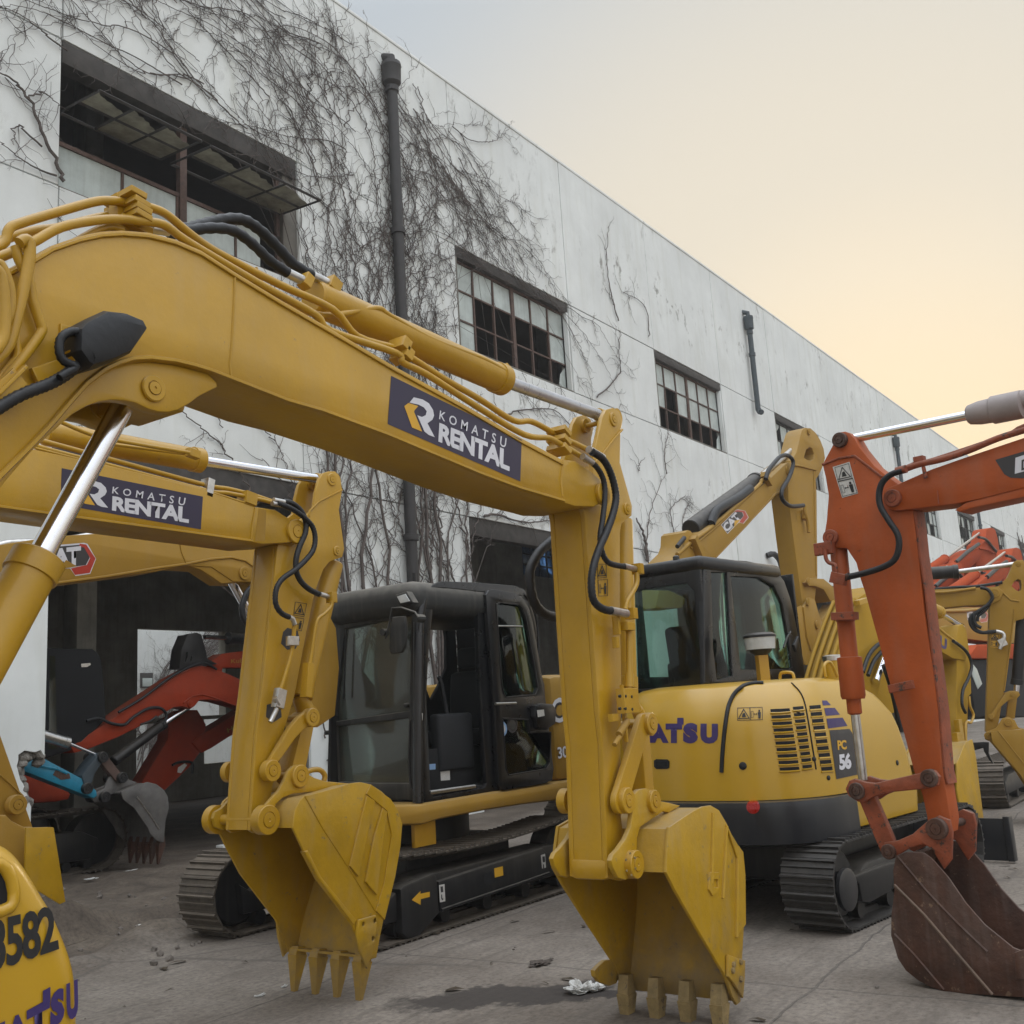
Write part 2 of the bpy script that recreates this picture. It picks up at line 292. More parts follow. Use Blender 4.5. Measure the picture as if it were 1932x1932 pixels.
def cylinder_set(prefix,p0,p1,p2,rb,rr,mb,parent,gland=.0,eye=None,mr='chrome'):
    """hydraulic cylinder: barrel p0-p1, rod p1-p2"""
    p0,p1,p2=map(Vector,(p0,p1,p2)); d=(p1-p0); l=d.length
    b=lathe(prefix+'_cylinder_barrel',p0,d,[(0,rb*.9),(.01,rb),(l-.07,rb),(l-.068,rb*1.10),(l-.006,rb*1.10),(l,rb*1.0),(l,rr*1.05)],mb,parent,28)
    d2=p2-p1; l2=d2.length
    r_=lathe(prefix+'_cylinder_rod',p1-d2.normalized()*.03,d2,[(0,rr),(l2+.03,rr)],mr,parent,24)
    if eye:
        bm=bmesh.new(); blathe(bm,p2-eye[0]*(eye[2]/2),eye[0],[(0,eye[1]),(eye[2],eye[1])],20); blathe(bm,p2-d2.normalized()*(eye[1]*2.6),d2,[(0,rr*1.2),(eye[1]*2.2,rr*1.35)],16); frombm('rod_eye',bm,mb,parent)
    return b,r_
def bil(q,s,t): 
    (a,b,c,d)=q; return ((1-t)*((1-s)*a[0]+s*b[0])+t*((1-s)*d[0]+s*c[0]),(1-t)*((1-s)*a[1]+s*b[1])+t*((1-s)*d[1]+s*c[1]))
def text_mesh(s,weight=0,space=1.0,shear=0):
    cu=bpy.data.curves.new('t','FONT'); cu.body=s; cu.size=1; cu.offset=weight; cu.space_character=space; cu.shear=shear; cu.resolution_u=3
    o=bpy.data.objects.new('t',cu); COL.objects.link(o); dg=bpy.context.evaluated_depsgraph_get(); me=bpy.data.meshes.new_from_object(o.evaluated_get(dg)); bpy.data.objects.remove(o); bpy.data.curves.remove(cu); return me
def lettering(name,s,quad,surf,m,parent,weight=0,space=1,shear=0,c=.003):
    """quad = TL,TR,BR,BL of the writing on the surface. surf: Pl or BVH function(u,v)->point"""
    me=text_mesh(s,weight,space,shear); xs=[v.co.x for v in me.vertices]; ys=[v.co.y for v in me.vertices]; x0,x1,y0,y1=min(xs),max(xs),min(ys),max(ys)
    if not isinstance(surf,Pl):
        for v in me.vertices: v.co=Vector((*bil(quad,(v.co.x-x0)/(x1-x0),(y1-v.co.y)/(y1-y0)),0))
        q=bmesh.new(); q.from_mesh(me); bmesh.ops.triangulate(q,faces=q.faces); refine(q); q.to_mesh(me); q.free()
        for v in me.vertices: v.co=surf(v.co.x,v.co.y,c)
        me.materials.clear(); return link(name,me,m,parent,False)
    for v in me.vertices:
        u_=bil(quad,(v.co.x-x0)/(x1-x0),(y1-v.co.y)/(y1-y0))
        if isinstance(surf,Pl): a,b=surf.hit(u_[0],u_[1],c); v.co=surf.w(a,b,c)
        else: v.co=surf(u_[0],u_[1],c)
    me.materials.clear(); return link(name,me,m,parent,False)
def refine(bm,lim=4.0):
    for _ in range(6):
        E=[e for e in bm.edges if e.calc_length()>lim]
        if not E: break
        bmesh.ops.subdivide_edges(bm,edges=E,cuts=1,use_grid_fill=False); bmesh.ops.triangulate(bm,faces=[f for f in bm.faces if len(f.verts)>3])
def decal(name,polys,surf,m,parent,c=.002):
    bm=bmesh.new()
    for P in polys:
        me=curve_mesh([[(a,b) for a,b in P]],0,0)
        if not isinstance(surf,Pl):
            q=bmesh.new(); q.from_mesh(me); refine(q); q.to_mesh(me); q.free()
        def f(v):
            if isinstance(surf,Pl): a,b=surf.hit(v.x,v.y,c); return surf.w(a,b,c)
            return surf(v.x,v.y,c)
        addmesh(bm,me,f); bpy.data.meshes.remove(me)
    return frombm(name,bm,m,parent,False,fix=False)
def bvh_surf(o):
    off=WL[o.name]; me=o.data; t=BVHTree.FromPolygons([v.co+off for v in me.vertices],[list(p.vertices) for p in me.polygons])
    def f(u,v,c):
        d=(MW@Vector((u-CC,CC-v,-FL))).normalized(); h,n,i,di=t.ray_cast(CO,d)
        if h is None: h,n,i,di=t.find_nearest(CO+d*8)
        if n.dot(d)>0: n=-n
        return h+n*c
    return f
def ring(P,w):   # outline polygon -> thin frame polygon strip (closed line as polygons)
    out=[]
    for a,b in zip(P,P[1:]+P[:1]):
        d=Vector((b[0]-a[0],b[1]-a[1])); l=d.length or 1; n=Vector((-d.y,d.x))/l*w/2; e=d/l*w/2
        out.append([(a[0]-e.x+n.x,a[1]-e.y+n.y),(b[0]+e.x+n.x,b[1]+e.y+n.y),(b[0]+e.x-n.x,b[1]+e.y-n.y),(a[0]-e.x-n.x,a[1]-e.y-n.y)])
    return out
def warning(surf,tri,man,root,board='yellow_decal',ink='black_decal',c=.002,bd=None):
    """tri/man: two square quads TL,TR,BR,BL"""
    if bd: decal('warning_decal',bd,surf,board,root,c)
    P=[]
    for q in (tri,man): P+=ring(list(q),.9)
    P+=ring([bil(tri,.5,.12),bil(tri,.92,.85),bil(tri,.08,.85)],1.5)
    P+=[[bil(tri,.42,.45),bil(tri,.58,.40),bil(tri,.68,.74),bil(tri,.34,.74)]]
    P+=[[bil(man,.68,.2),bil(man,.82,.2),bil(man,.82,.36),bil(man,.68,.36)],[bil(man,.62,.38),bil(man,.88,.38),bil(man,.84,.9),bil(man,.66,.9)],
        [bil(man,.28,.52),bil(man,.36,.44),bil(man,.36,.50),bil(man,.5,.50),bil(man,.5,.44),bil(man,.58,.52),bil(man,.5,.6),bil(man,.5,.55),bil(man,.36,.55),bil(man,.36,.6)]]
    P+=ring([bil(man,.08,.3),bil(man,.24,.3),bil(man,.24,.8),bil(man,.08,.8)],.7)
    decal('warning_pictogram',P,surf,ink,root,c+.0015)
# ---------------------------------------------------------------- big machine pieces
def bucket(root,pl,side,shell,width,mb,lip,teeth,tooth_dir,nteeth,tw=.075,taper=(.30,.20),tm='tooth_steel',thick=.02,inset=.012,tip=.16,adapt=.08,mats_lip=None):
    """side: closed outline (2D on the near plate plane); shell: open run of the outline swept across the width; lip: 2D point where teeth sit"""
    b=plate('bucket_side_plate',pl,side,thick,mb,root,bevel=.005)
    plate('bucket_side_plate',pl,side,thick,mb,root,c=-(width-thick),bevel=.005)
    bm=bmesh.new(); th=.016; sh=[Vector((p[0],p[1])) for p in shell]; n=len(sh)
    cen=sum(sh,Vector((0,0)))/n; inn=[]
    for i,p in enumerate(sh):
        t=(sh[min(i+1,n-1)]-sh[max(i-1,0)]).normalized(); q=Vector((-t.y,t.x)); 
        if q.dot(cen-p)<0: q=-q
        inn.append(q)
    A=[];
    for i,p in enumerate(sh):
        o_=p+inn[i]*inset; i_=p+inn[i]*(inset+th); A.append([bm.verts.new(pl.w(o_.x,o_.y,-thick)),bm.verts.new(pl.w(o_.x,o_.y,-(width-thick))),bm.verts.new(pl.w(i_.x,i_.y,-(width-thick))),bm.verts.new(pl.w(i_.x,i_.y,-thick))])
    for a,c_ in zip(A,A[1:]):
        for k in range(4): bm.faces.new((a[k],a[(k+1)%4],c_[(k+1)%4],c_[k]))
    bm.faces.new(A[0]); bm.faces.new(A[-1][::-1]); frombm('bucket_shell',bm,mb,root,ang=40)
    d=Vector(tooth_dir).normalized(); q=Vector((-d.y,d.x)); lp=Vector(lip)
    for k in range(nteeth):
        yc=-(thick+tw*.6+(width-2*thick-tw*1.2)*k/(nteeth-1))
        bm=bmesh.new()
        def sec(t,hw,hh):
            c_=lp+d*t; return [bm.verts.new(pl.w(*(c_+q*hh*s1),yc+hw*s2)) for s1,s2 in ((1,1),(1,-1),(-1,-1),(-1,1))]
        R_=[sec(-adapt,tw*.42,.028),sec(0,tw*.45,.045),sec(.02,tw*.45,.047),sec(.021,tw*.52,.052),sec(.03,tw*.52,.05),sec(tip*.7,tw*taper[0],.022),sec(tip,tw*taper[1],.009)]
        for a,c_ in zip(R_,R_[1:]):
            for j in range(4): bm.faces.new((a[j],a[(j+1)%4],c_[(j+1)%4],c_[j]))
        bm.faces.new(R_[0][::-1]); bm.faces.new(R_[-1]); frombm('bucket_tooth',bm,tm,root)
    return b
def shell_from(outline,i0,i1): return outline[i0:i1+1]
def track(root,fr,x0,x1,y0,w,h,mt='track_steel',mf='black_steel',drop=.0,side=-1,rolls=5,pitch=.135):
    r=h/2-.03; L_=x1-x0-2*(r+.03); cx0=x0+r+.03; cx1=x1-r-.03; per=2*L_+2*math.pi*r; n=int(per/pitch)
    bm=bmesh.new()
    for k in range(n):
        s=(k+.5)*per/n
        if s<L_: p=(cx0+s,0.03); a=0
        elif s<L_+math.pi*r: t=(s-L_)/r; p=(cx1+r*math.sin(t),.03+r-r*math.cos(t)); a=t
        elif s<2*L_+math.pi*r: p=(cx1-(s-L_-math.pi*r),.03+2*r-drop*math.sin(math.pi*(s-L_-math.pi*r)/L_)); a=math.pi
        else: t=(s-2*L_-math.pi*r)/r; p=(cx0-r*math.sin(t),.03+r+r*math.cos(t)); a=math.pi+t
        ca,sa=math.cos(a),math.sin(a); hl=per/n*.5
        prof=[(-hl*.96,.0),(-hl*.96,-.012),(-hl*.80,-.014),(-hl*.72,-.036),(-hl*.52,-.036),(-hl*.44,-.014),(hl*.1,-.014),(hl*.16,-.030),(hl*.34,-.030),(hl*.42,-.014),(hl*1.06,-.010),(hl*1.06,.004)]
        V=[[bm.verts.new(fr.p(p[0]+q[0]*ca-q[1]*sa,y,p[1]+q[0]*sa+q[1]*ca)) for q in prof] for y in (y0,y0+w)]
        m_=len(prof)
        for i in range(m_): bm.faces.new((V[0][i],V[0][(i+1)%m_],V[1][(i+1)%m_],V[1][i]))
        bm.faces.new(V[0][::-1]); bm.faces.new(V[1])
        for yy in (y0+w*.36,y0+w*.60):   # chain links under the shoe
            V=[[bm.verts.new(fr.p(p[0]+q[0]*ca-q[1]*sa,y,p[1]+q[0]*sa+q[1]*ca)) for q in ((-hl,.004),(-hl,.045),(hl,.045),(hl,.004))] for y in (yy,yy+w*.06)]
            for i in range(4): bm.faces.new((V[0][i],V[0][(i+1)%4],V[1][(i+1)%4],V[1][i]))
            bm.faces.new(V[0][::-1]); bm.faces.new(V[1])
    frombm('track_belt',bm,mt,root,False)
    for nm,cx in (('idler_wheel',cx0),('drive_sprocket',cx1)):
        q=r-.05; lathe(nm,fr.p(cx,y0+w*.25,.03+r),fr.ey,[(0,q*.3),(0,q*.9),(.02,q),(w*.5-.02,q),(w*.5,q*.9),(w*.5,q*.3)],mf,root,28)
    bm=bmesh.new()
    for k in range(rolls):
        x=cx0+.22+(L_-.35)*k/(rolls-1); blathe(bm,fr.p(x,y0+w*.15,.115),fr.ey,[(0,.05),(0,.065),(w*.25,.065),(w*.26,.05),(w*.44,.05),(w*.45,.065),(w*.7,.065),(w*.7,.05)],14)
    frombm('track_rollers',bm,mf,root)
    y_=Pl(fr,'y',y0+w*.10)
    plate('track_frame',y_,[(cx0+.02,.17),(cx1-.1,.17),(cx1+.05,.30),(cx1+.0,.42),(cx1-.25,h*.66),(cx0+.35,h*.66),(cx0+.1,h*.5),(cx0-.02,.42)],w*.72,mf,root,bevel=.02)
print('helpers ok')
# ================================================================ GROUND
W0=Fr(); WY=12.0
def ground():
    def axis(lo,hi,step,far):
        a=[lo]; 
        while a[-1]<hi: a.append(a[-1]+step)
        x=a[-1]; s=step
        while x<far: s*=1.6; x+=s; a.append(x)
        x=lo; s=step; b=[]
        while x>-far: s*=1.6; x-=s; b.append(x)
        return b[::-1]+a
    X=axis(-1,14,.09,900); Y=axis(-1,16,.09,900); bm=bmesh.new(); G=[]
    for x in X:
        row=[]
        for y in Y:
            z=0
            if -2<x<15 and 5<y<24:
                f=max(0,min(1,(y-(6.9+.28*(x-3))-.5*noise.noise(Vector((x*.7,y*.7,0))))/.7))
                if x>9.5: f*=.35
                f2=max(0,1-abs(x-4.8)/3.2)
                z=f*(.07*noise.noise(Vector((x*1.3,y*1.3,3)))+.04*noise.noise(Vector((x*5,y*5,1)))+.010*noise.noise(Vector((x*13,y*13,1))))+f*f2*.42*max(0,noise.noise(Vector((x*.9,y*1.6,7)))+.15)*math.exp(-((y-8.6)/1.0)**2)*2.0
                z=max(z,-.03)
            row.append(bm.verts.new((x,y,z)))
        G.append(row)
    for A,B in zip(G,G[1:]):
        for k in range(len(Y)-1): bm.faces.new((A[k],B[k],B[k+1],A[k+1]))
    m=bpy.data.materials.new('ground'); m.use_nodes=True; t=m.node_tree; b=t.nodes['Principled BSDF']; g=N(t,'ShaderNodeNewGeometry')
    def noi(sc,det=6,rg=.6,dist=0,vec=None):
        n=N(t,'ShaderNodeTexNoise'); n.inputs['Scale'].default_value=sc; n.inputs['Detail'].default_value=det; n.inputs['Roughness'].default_value=rg; n.inputs['Distortion'].default_value=dist; L(t,vec or g.outputs['Position'],n.inputs['Vector']); return n.outputs[0]
    def rmp(src,st): r=ramp(t,st,'LINEAR'); L(t,src,r.inputs[0]); return r.outputs[0]
    def mix(f,a,bb,bl='MIX'):
        x=N(t,'ShaderNodeMix',data_type='RGBA',blend_type=bl)
        if isinstance(f,float): x.inputs[0].default_value=f
        else: L(t,f,x.inputs[0])
        for i,v in ((6,a),(7,bb)):
            if isinstance(v,tuple): x.inputs[i].default_value=(*v,1)
            else: L(t,v,x.inputs[i])
        return x.outputs[2]
    conc=rmp(noi(.7,9,.7),[(.3,(.120,.096,.075)),(.5,(.190,.162,.135)),(.7,(.265,.232,.197))])
    fine=rmp(noi(26,6,.7),[(.32,(.58,.57,.56)),(.5,(.98,.98,.98)),(.68,(1.25,1.24,1.22))]); conc=mix(1.0,conc,fine,'MULTIPLY')
    mp=N(t,'ShaderNodeMapping'); mp.inputs['Rotation'].default_value=(0,0,R(12)); mp.inputs['Scale'].default_value=(1,6,1); L(t,g.outputs['Position'],mp.inputs[0])
    sc=rmp(noi(1.3,7,.7,.6,mp.outputs[0]),[(.52,(0,0,0)),(.66,(.7,.7,.7))]); conc=mix(sc,conc,(.115,.097,.08))
    sp=rmp(noi(5.5,3,.5),[(.70,(0,0,0)),(.76,(.7,.7,.7))]); conc=mix(sp,conc,(.08,.068,.058))
    # slab joints and cracks
    br=N(t,'ShaderNodeTexBrick'); br.offset=0.0; br.inputs['Scale'].default_value=1; br.inputs['Mortar Size'].default_value=.012; br.inputs['Mortar Smooth'].default_value=.6; br.inputs['Brick Width'].default_value=4.0; br.inputs['Row Height'].default_value=3.1
    wv=N(t,'ShaderNodeTexNoise'); wv.inputs['Scale'].default_value=2.3; wv.inputs['Detail'].default_value=5; L(t,g.outputs['Position'],wv.inputs['Vector'])
    wa=N(t,'ShaderNodeVectorMath',operation='MULTIPLY_ADD'); L(t,wv.outputs[1],wa.inputs[0]); wa.inputs[1].default_value=(.12,.12,0); L(t,g.outputs['Position'],wa.inputs[2])
    m2=N(t,'ShaderNodeMapping'); m2.inputs['Location'].default_value=(1.4,.9,0); m2.inputs['Rotation'].default_value=(0,0,R(-3)); L(t,wa.outputs[0],m2.inputs[0]); L(t,m2.outputs[0],br.inputs['Vector'])
    jb=N(t,'ShaderNodeMath',operation='MULTIPLY'); L(t,br.outputs['Fac'],jb.inputs[0]); jb.inputs[1].default_value=.6; conc=mix(jb.outputs[0],conc,(.085,.075,.065))
    vo=N(t,'ShaderNodeTexVoronoi',feature='DISTANCE_TO_EDGE'); vo.inputs['Scale'].default_value=.42; L(t,wa.outputs[0],vo.inputs['Vector'])
    ck=rmp(vo.outputs[0],[(.0,(.75,.75,.75)),(.012,(0,0,0))]); ckm=rmp(noi(.6,2),[(.45,(0,0,0)),(.6,(1,1,1))]); ckk=mix(1.0,ck,ckm,'MULTIPLY'); conc=mix(ckk,conc,(.09,.078,.066))
    # oil stain beside the near bucket
    ws=N(t,'ShaderNodeTexNoise'); ws.inputs['Scale'].default_value=3.5; ws.inputs['Detail'].default_value=7; ws.inputs['Roughness'].default_value=.68; L(t,g.outputs['Position'],ws.inputs['Vector'])
    wc=N(t,'ShaderNodeVectorMath',operation='SUBTRACT'); L(t,ws.outputs[1],wc.inputs[0]); wc.inputs[1].default_value=(.5,.5,.5)
    wb=N(t,'ShaderNodeVectorMath',operation='MULTIPLY_ADD'); L(t,wc.outputs[0],wb.inputs[0]); wb.inputs[1].default_value=(.9,.9,0); L(t,g.outputs['Position'],wb.inputs[2])
    def blob(cx,cy,rx,ry,rot):
        q=N(t,'ShaderNodeMapping',vector_type='TEXTURE'); q.inputs['Location'].default_value=(cx,cy,0); q.inputs['Rotation'].default_value=(0,0,R(rot)); q.inputs['Scale'].default_value=(rx,ry,1); L(t,wb.outputs[0],q.inputs[0])
        ln=N(t,'ShaderNodeVectorMath',operation='LENGTH'); L(t,q.outputs[0],ln.inputs[0]); return rmp(ln.outputs['Value'],[(.72,(.88,.88,.88)),(.98,(0,0,0))])
    for a in STAINS: conc=mix(blob(*a),conc,(.036,.029,.025))
    dirt=rmp(noi(1.6,9,.7),[(.3,(.050,.038,.028)),(.55,(.105,.082,.061)),(.75,(.17,.14,.108))]); dirt=mix(1.0,dirt,fine,'MULTIPLY')
    s3=N(t,'ShaderNodeSeparateXYZ'); L(t,wa.outputs[0],s3.inputs[0])
    dm=N(t,'ShaderNodeMath',operation='MULTIPLY_ADD'); L(t,s3.outputs[0],dm.inputs[0]); dm.inputs[1].default_value=-.28; L(t,s3.outputs[1],dm.inputs[2])
    nn=N(t,'ShaderNodeMath',operation='MULTIPLY_ADD'); L(t,noi(.9,7,.65),nn.inputs[0]); nn.inputs[1].default_value=2.0; L(t,dm.outputs[0],nn.inputs[2])
    df=N(t,'ShaderNodeMapRange'); df.inputs[1].default_value=7.0; df.inputs[2].default_value=7.6; L(t,nn.outputs[0],df.inputs[0])
    col=mix(df.outputs[0],conc,dirt); L(t,col,b.inputs['Base Color']); b.inputs['Roughness'].default_value=.86
    bp=N(t,'ShaderNodeBump'); bp.inputs['Strength'].default_value=.5; bp.inputs['Distance'].default_value=.012; L(t,noi(18,8,.7),bp.inputs['Height'])
    bp2=N(t,'ShaderNodeBump'); bp2.invert=True; bp2.inputs['Strength'].default_value=.6; bp2.inputs['Distance'].default_value=.02; L(t,jb.outputs[0],bp2.inputs['Height']); L(t,bp.outputs[0],bp2.inputs['Normal']); L(t,bp2.outputs[0],b.inputs['Normal'])
    M['ground']=m; o=frombm('ground',bm,'ground'); tag(o,kind='structure')
GP=Pl(W0,'z',0)
sx_,sy_=GP.hit(960,1880); s2x,s2y=GP.hit(1120,1872)
STAINS=[(sx_,sy_,.85,.30,-52),(s2x,s2y,.36,.18,-52),(3.4,1.5,.4,.2,-50)]
ground()
# ================================================================ WAREHOUSE
PW=Pl(W0,'y',WY); B0=7.24; BW=4.305; ROOF=14.78; ROWS=[0,5.5,8.95,11.12,ROOF]
wh=empty('warehouse',(B0,WY,0),'long white plastered warehouse with rows of steel windows and dead vines','building')
def bayx(k): return B0+BW*k
KMIN,KMAX=-3,22
DOORS={0,2,4,6,8,10,12,14,16,18}; WINS=DOORS|{20,-2}
bm=bmesh.new()
for k in range(KMIN,KMAX):
    xa,xb=bayx(k)+.012,bayx(k+1)-.012
    for r in range(4):
        za,zb=ROWS[r]+(.012 if r else -.3),ROWS[r+1]-.012
        if r==0 and k in DOORS: continue
        if r==2 and k in WINS: continue
        if r==3: zb=ROOF
        dz=.0 if (k*7+r)%3 else .006
        if r==0 and k==-1:   # panel beside the first doorway, its lower corner knocked off
            z0=-.3; e=PW.t('m',[(436,430),(390,372),(330,378),(250,385),(185,405),(160,470),(150,520),(190,640),(215,700),(245,760),(268,830),(288,915),(300,960)])
            rnd=random.Random(3); e=[(a+rnd.uniform(-.02,.02),b+rnd.uniform(-.02,.02)) for a,b in e]; e[0]=(xb,e[0][1])
            bplate(bm,PW,[(xa,z0),(xa,zb),(xb,zb)]+e+[(e[-1][0]+.03,z0)],.26,0,(),.004); continue
        bplate(bm,PW,[(xa,za),(xb,za),(xb,zb),(xa,zb)],.26,dz,(),.006)
wall=frombm('wall',bm,'wall_plaster',wh)
bm=bmesh.new()
for k in range(KMIN,KMAX):   # dark joint fill behind the panels
    for r in range(4):
        if (r==0 and k in DOORS) or (r==2 and k in WINS) or (r==0 and k==-1): continue
        bbox(bm,W0,bayx(k)-.02,bayx(k+1)+.02,WY+.05,WY+.2,ROWS[r]-(.02 if r else 0),ROWS[r+1]+.02*(r<3)-(.1 if r==3 else 0))
frombm('joint_filler',bm,'joint_dark',wh)
# rubble texture of the broken corner
bm=bmesh.new(); rnd=random.Random(5)
pts=PW.t('m',[(400,440),(340,430),(280,450),(220,470),(185,540),(205,620),(220,690),(250,740),(262,800),(272,860),(290,930),(300,430),(240,430),(370,400),(200,580),(235,790)])
for a,b_ in pts:
    for q in range(3):
        r_=rnd.uniform(.035,.08); c_=PW.w(a+rnd.uniform(-.06,.03),b_+rnd.uniform(-.05,.05),-.13+rnd.uniform(-.06,.08)); ret=bmesh.ops.create_icosphere(bm,subdivisions=2,radius=r_,matrix=Matrix.Translation(c_))
        for v in ret['verts']: v.co+=(v.co-c_)*(.5*noise.noise(v.co*14))
frombm('broken_corner',bm,'broken_concrete',wh,True,20)
bm=bmesh.new(); bbox(bm,W0,bayx(KMIN),bayx(KMAX),WY-.02,WY+.3,ROOF+.002,ROOF+.07,.01); frombm('parapet_cap',bm,'wall_plaster',wh)
# shell: back wall with openings, end walls, roof, inner floor tone
YB=24.0
pb=Pl(W0,'y',YB); o1=pb.t('px',[(260,1185),(425,1185),(425,1330),(258,1330)]); x0,x1=o1[0][0],o1[1][0]
o2=pb.t('px',[(984,1025),(1050,1025),(1050,1092),(984,1092)])
hl=[[(x0,2.2),(x1,2.2),(x1,o1[0][1]),(x0,o1[0][1])],[(o2[0][0],o2[2][1]),(o2[1][0],o2[2][1]),(o2[1][0],o2[0][1]),(o2[0][0],o2[0][1])]]
o3=pb.t('l',[(975,860),(1240,860),(1130,1060),(1060,1000)]); o4=pb.t('l',[(1450,870),(1720,870),(1720,1120),(1480,1120)])
hl.append([(o3[0][0]-.1,.8),(o3[1][0]+.2,.8),(o3[1][0]+.2,2.05),(o3[0][0]-.1,2.05)]); hl.append([(o4[0][0]+.2,.9),(o4[1][0]+2,.9),(o4[1][0]+2,2.1),(o4[0][0]+.2,2.1)])
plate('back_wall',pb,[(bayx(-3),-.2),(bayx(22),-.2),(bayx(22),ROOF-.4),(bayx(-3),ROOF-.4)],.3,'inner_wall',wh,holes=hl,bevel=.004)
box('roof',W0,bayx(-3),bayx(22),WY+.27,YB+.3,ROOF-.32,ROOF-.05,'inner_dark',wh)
for k in (-3,22): box('end_wall',W0,bayx(k)-(.3 if k<0 else 0),bayx(k)+(.3 if k>0 else 0),WY+.27,YB,-.2,ROOF-.32,'wall_plaster',wh)
bm=bmesh.new()
for k in range(-2,22):
    if k==1: continue
    bbox(bm,W0,bayx(k)-.2,bayx(k)+.2,WY+3.2,WY+3.6,0,ROOF-.4,.01)
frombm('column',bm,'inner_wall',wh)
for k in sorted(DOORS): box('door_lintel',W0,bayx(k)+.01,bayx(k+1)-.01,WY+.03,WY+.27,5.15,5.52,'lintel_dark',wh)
# second doorway: brown boarded inner front with a pair of leaves
pd=Pl(W0,'y',WY+1.6)
q=pd.t('c2',[(990,1200),(1440,1230),(1440,1560),(1235,1550),(1235,1355),(1000,1540)])
box('inner_partition',W0,bayx(2)-.3,bayx(3)+1.5,WY+2.6,WY+2.75,0,3.3,'inner_dark',wh)
bm=bmesh.new(); pbk=Pl(W0,'y',YB-.05); z0_,z1_=o2[2][1],o2[0][1]
for i in range(1,5): xx=o2[0][0]+(o2[1][0]-o2[0][0])*i/4.6; bbox(bm,W0,xx-.03,xx+.03,YB-.06,YB,z0_,z1_)
for i in range(1,3): zz=z0_+(z1_-z0_)*i/3; bbox(bm,W0,o2[0][0],o2[1][0],YB-.05,YB-.01,zz-.03,zz+.03)
f_=frombm('rear_window_frame',bm,'dark_frame',wh); box('pane',W0,o2[0][0],o2[1][0],YB+.1,YB+.13,z0_,z1_,'blue_pane',f_)
# ---- windows
def window(k,cols,pat,mull='rusty_frame',sill=True):
    xa,xb=bayx(k)+.03,bayx(k+1)-.03; za,zb=ROWS[2]+.03,ROWS[3]-.22; y=WY+.16; n=len(pat)
    bm=bmesh.new(); t=.022
    bbox(bm,W0,xa,xb,y-.03,y+.03,za,za+.05); bbox(bm,W0,xa,xb,y-.03,y+.03,zb-.05,zb); bbox(bm,W0,xa,xa+.06,y-.031,y+.031,za,zb); bbox(bm,W0,xb-.06,xb,y-.031,y+.031,za,zb)
    for i in range(1,cols):
        x=xa+(xb-xa)*i/cols; w=.055 if i*2==cols else t; bbox(bm,W0,x-w,x+w,y-.028-(.01 if w>t else 0),y+.028,za,zb)
    for j in range(1,n): z=zb-(zb-za)*j/n; bbox(bm,W0,xa,xb,y-.022,y+.022,z-.018,z+.018)
    f=frombm('window_frame',bm,mull,wh)
    bm=bmesh.new(); rnd=random.Random(k)
    for j,row in enumerate(pat):
        for i,ch in enumerate(row):
            if ch=='.': continue
            x0=xa+(xb-xa)*i/cols+.02; x1=xa+(xb-xa)*(i+1)/cols-.02; z1=zb-(zb-za)*j/n-.015; z0=zb-(zb-za)*(j+1)/n+.015
            P=[(x0,z0),(x1,z0),(x1,z1),(x0,z1)]
            if ch=='b': P=[(x0,z0),(x0+(x1-x0)*.35,z0),(x0+(x1-x0)*.62,z0+(z1-z0)*.5),(x1,z0+(z1-z0)*.8),(x1,z1),(x0,z1)]
            if ch=='c': P=[(x0+(x1-x0)*.45,z0),(x1,z0),(x1,z1),(x0+(x1-x0)*.6,z0+(z1-z0)*.6)]
            tl=rnd.uniform(-.01,.01); vs=[bm.verts.new((a,y+.005+(tl if q<2 else -tl),b)) for q,(a,b) in enumerate(P)]; bm.faces.new(vs)
    frombm('pane',bm,'dirty_glass',f,False)
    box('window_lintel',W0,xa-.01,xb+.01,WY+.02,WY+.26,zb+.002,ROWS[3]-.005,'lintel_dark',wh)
    # shallow reveals
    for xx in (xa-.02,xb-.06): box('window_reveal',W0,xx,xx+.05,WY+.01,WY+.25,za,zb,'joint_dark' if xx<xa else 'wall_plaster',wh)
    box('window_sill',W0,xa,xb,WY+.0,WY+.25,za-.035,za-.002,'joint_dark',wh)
window(2,6,['gggggg','g....g','g....c']); window(4,6,['gggggg','g.gggg','.....c'])
rn=random.Random(8)
for k in sorted(WINS):
    if k in (0,2,4): continue
    window(k,6,[''.join(rn.choice('gg.b') for _ in range(6)),''.join(rn.choice('g..') for _ in range(6)),''.join(rn.choice('..g') for _ in range(6))],'dark_frame')
# first window: big opening, lower row of frosted panes, two top-hung sashes swung out
xa,xb=bayx(0)+.03,bayx(1)-.03; za,zb=ROWS[2]+.02,ROWS[3]-.34; zl=PW.t('w1',[(300,660)])[0][1]; bm=bmesh.new(); y=WY+.15; xm=(xa+xb)/2
xm=PW.t('w1',[(893,800)])[0][0]
bbox(bm,W0,xa,xb,y-.03,y+.03,zl-.03,zl+.03); bbox(bm,W0,xm-.06,xm+.06,y-.05,y+.05,za,zb); bbox(bm,W0,xb-.34,xb-.27,y-.03,y+.03,za,zb); bbox(bm,W0,xa,xb,y-.03,y+.03,za,za+.05)
for t_ in (.24,.46,.72): bbox(bm,W0,xa+(xb-xa)*t_-.02,xa+(xb-xa)*t_+.02,y-.02,y+.02,za,zl)
fr0=frombm('window_frame',bm,'rusty_frame',wh)
bm=bmesh.new()
for a,b_ in ((0,.235),(.245,.455),(.465,.715),(.725,.84)):
    vs=[bm.verts.new((xa+(xb-xa)*s_,y,z)) for s_,z in ((a,za+.03),(b_,za+.03),(b_,zl-.03),(a,zl-.03))]; bm.faces.new(vs)
frombm('pane',bm,'dirty_glass',fr0,False)
box('window_lintel',W0,xa-.02,xb,WY-.0,WY+.26,zb,ROWS[3]-.012,'lintel_dark',wh)
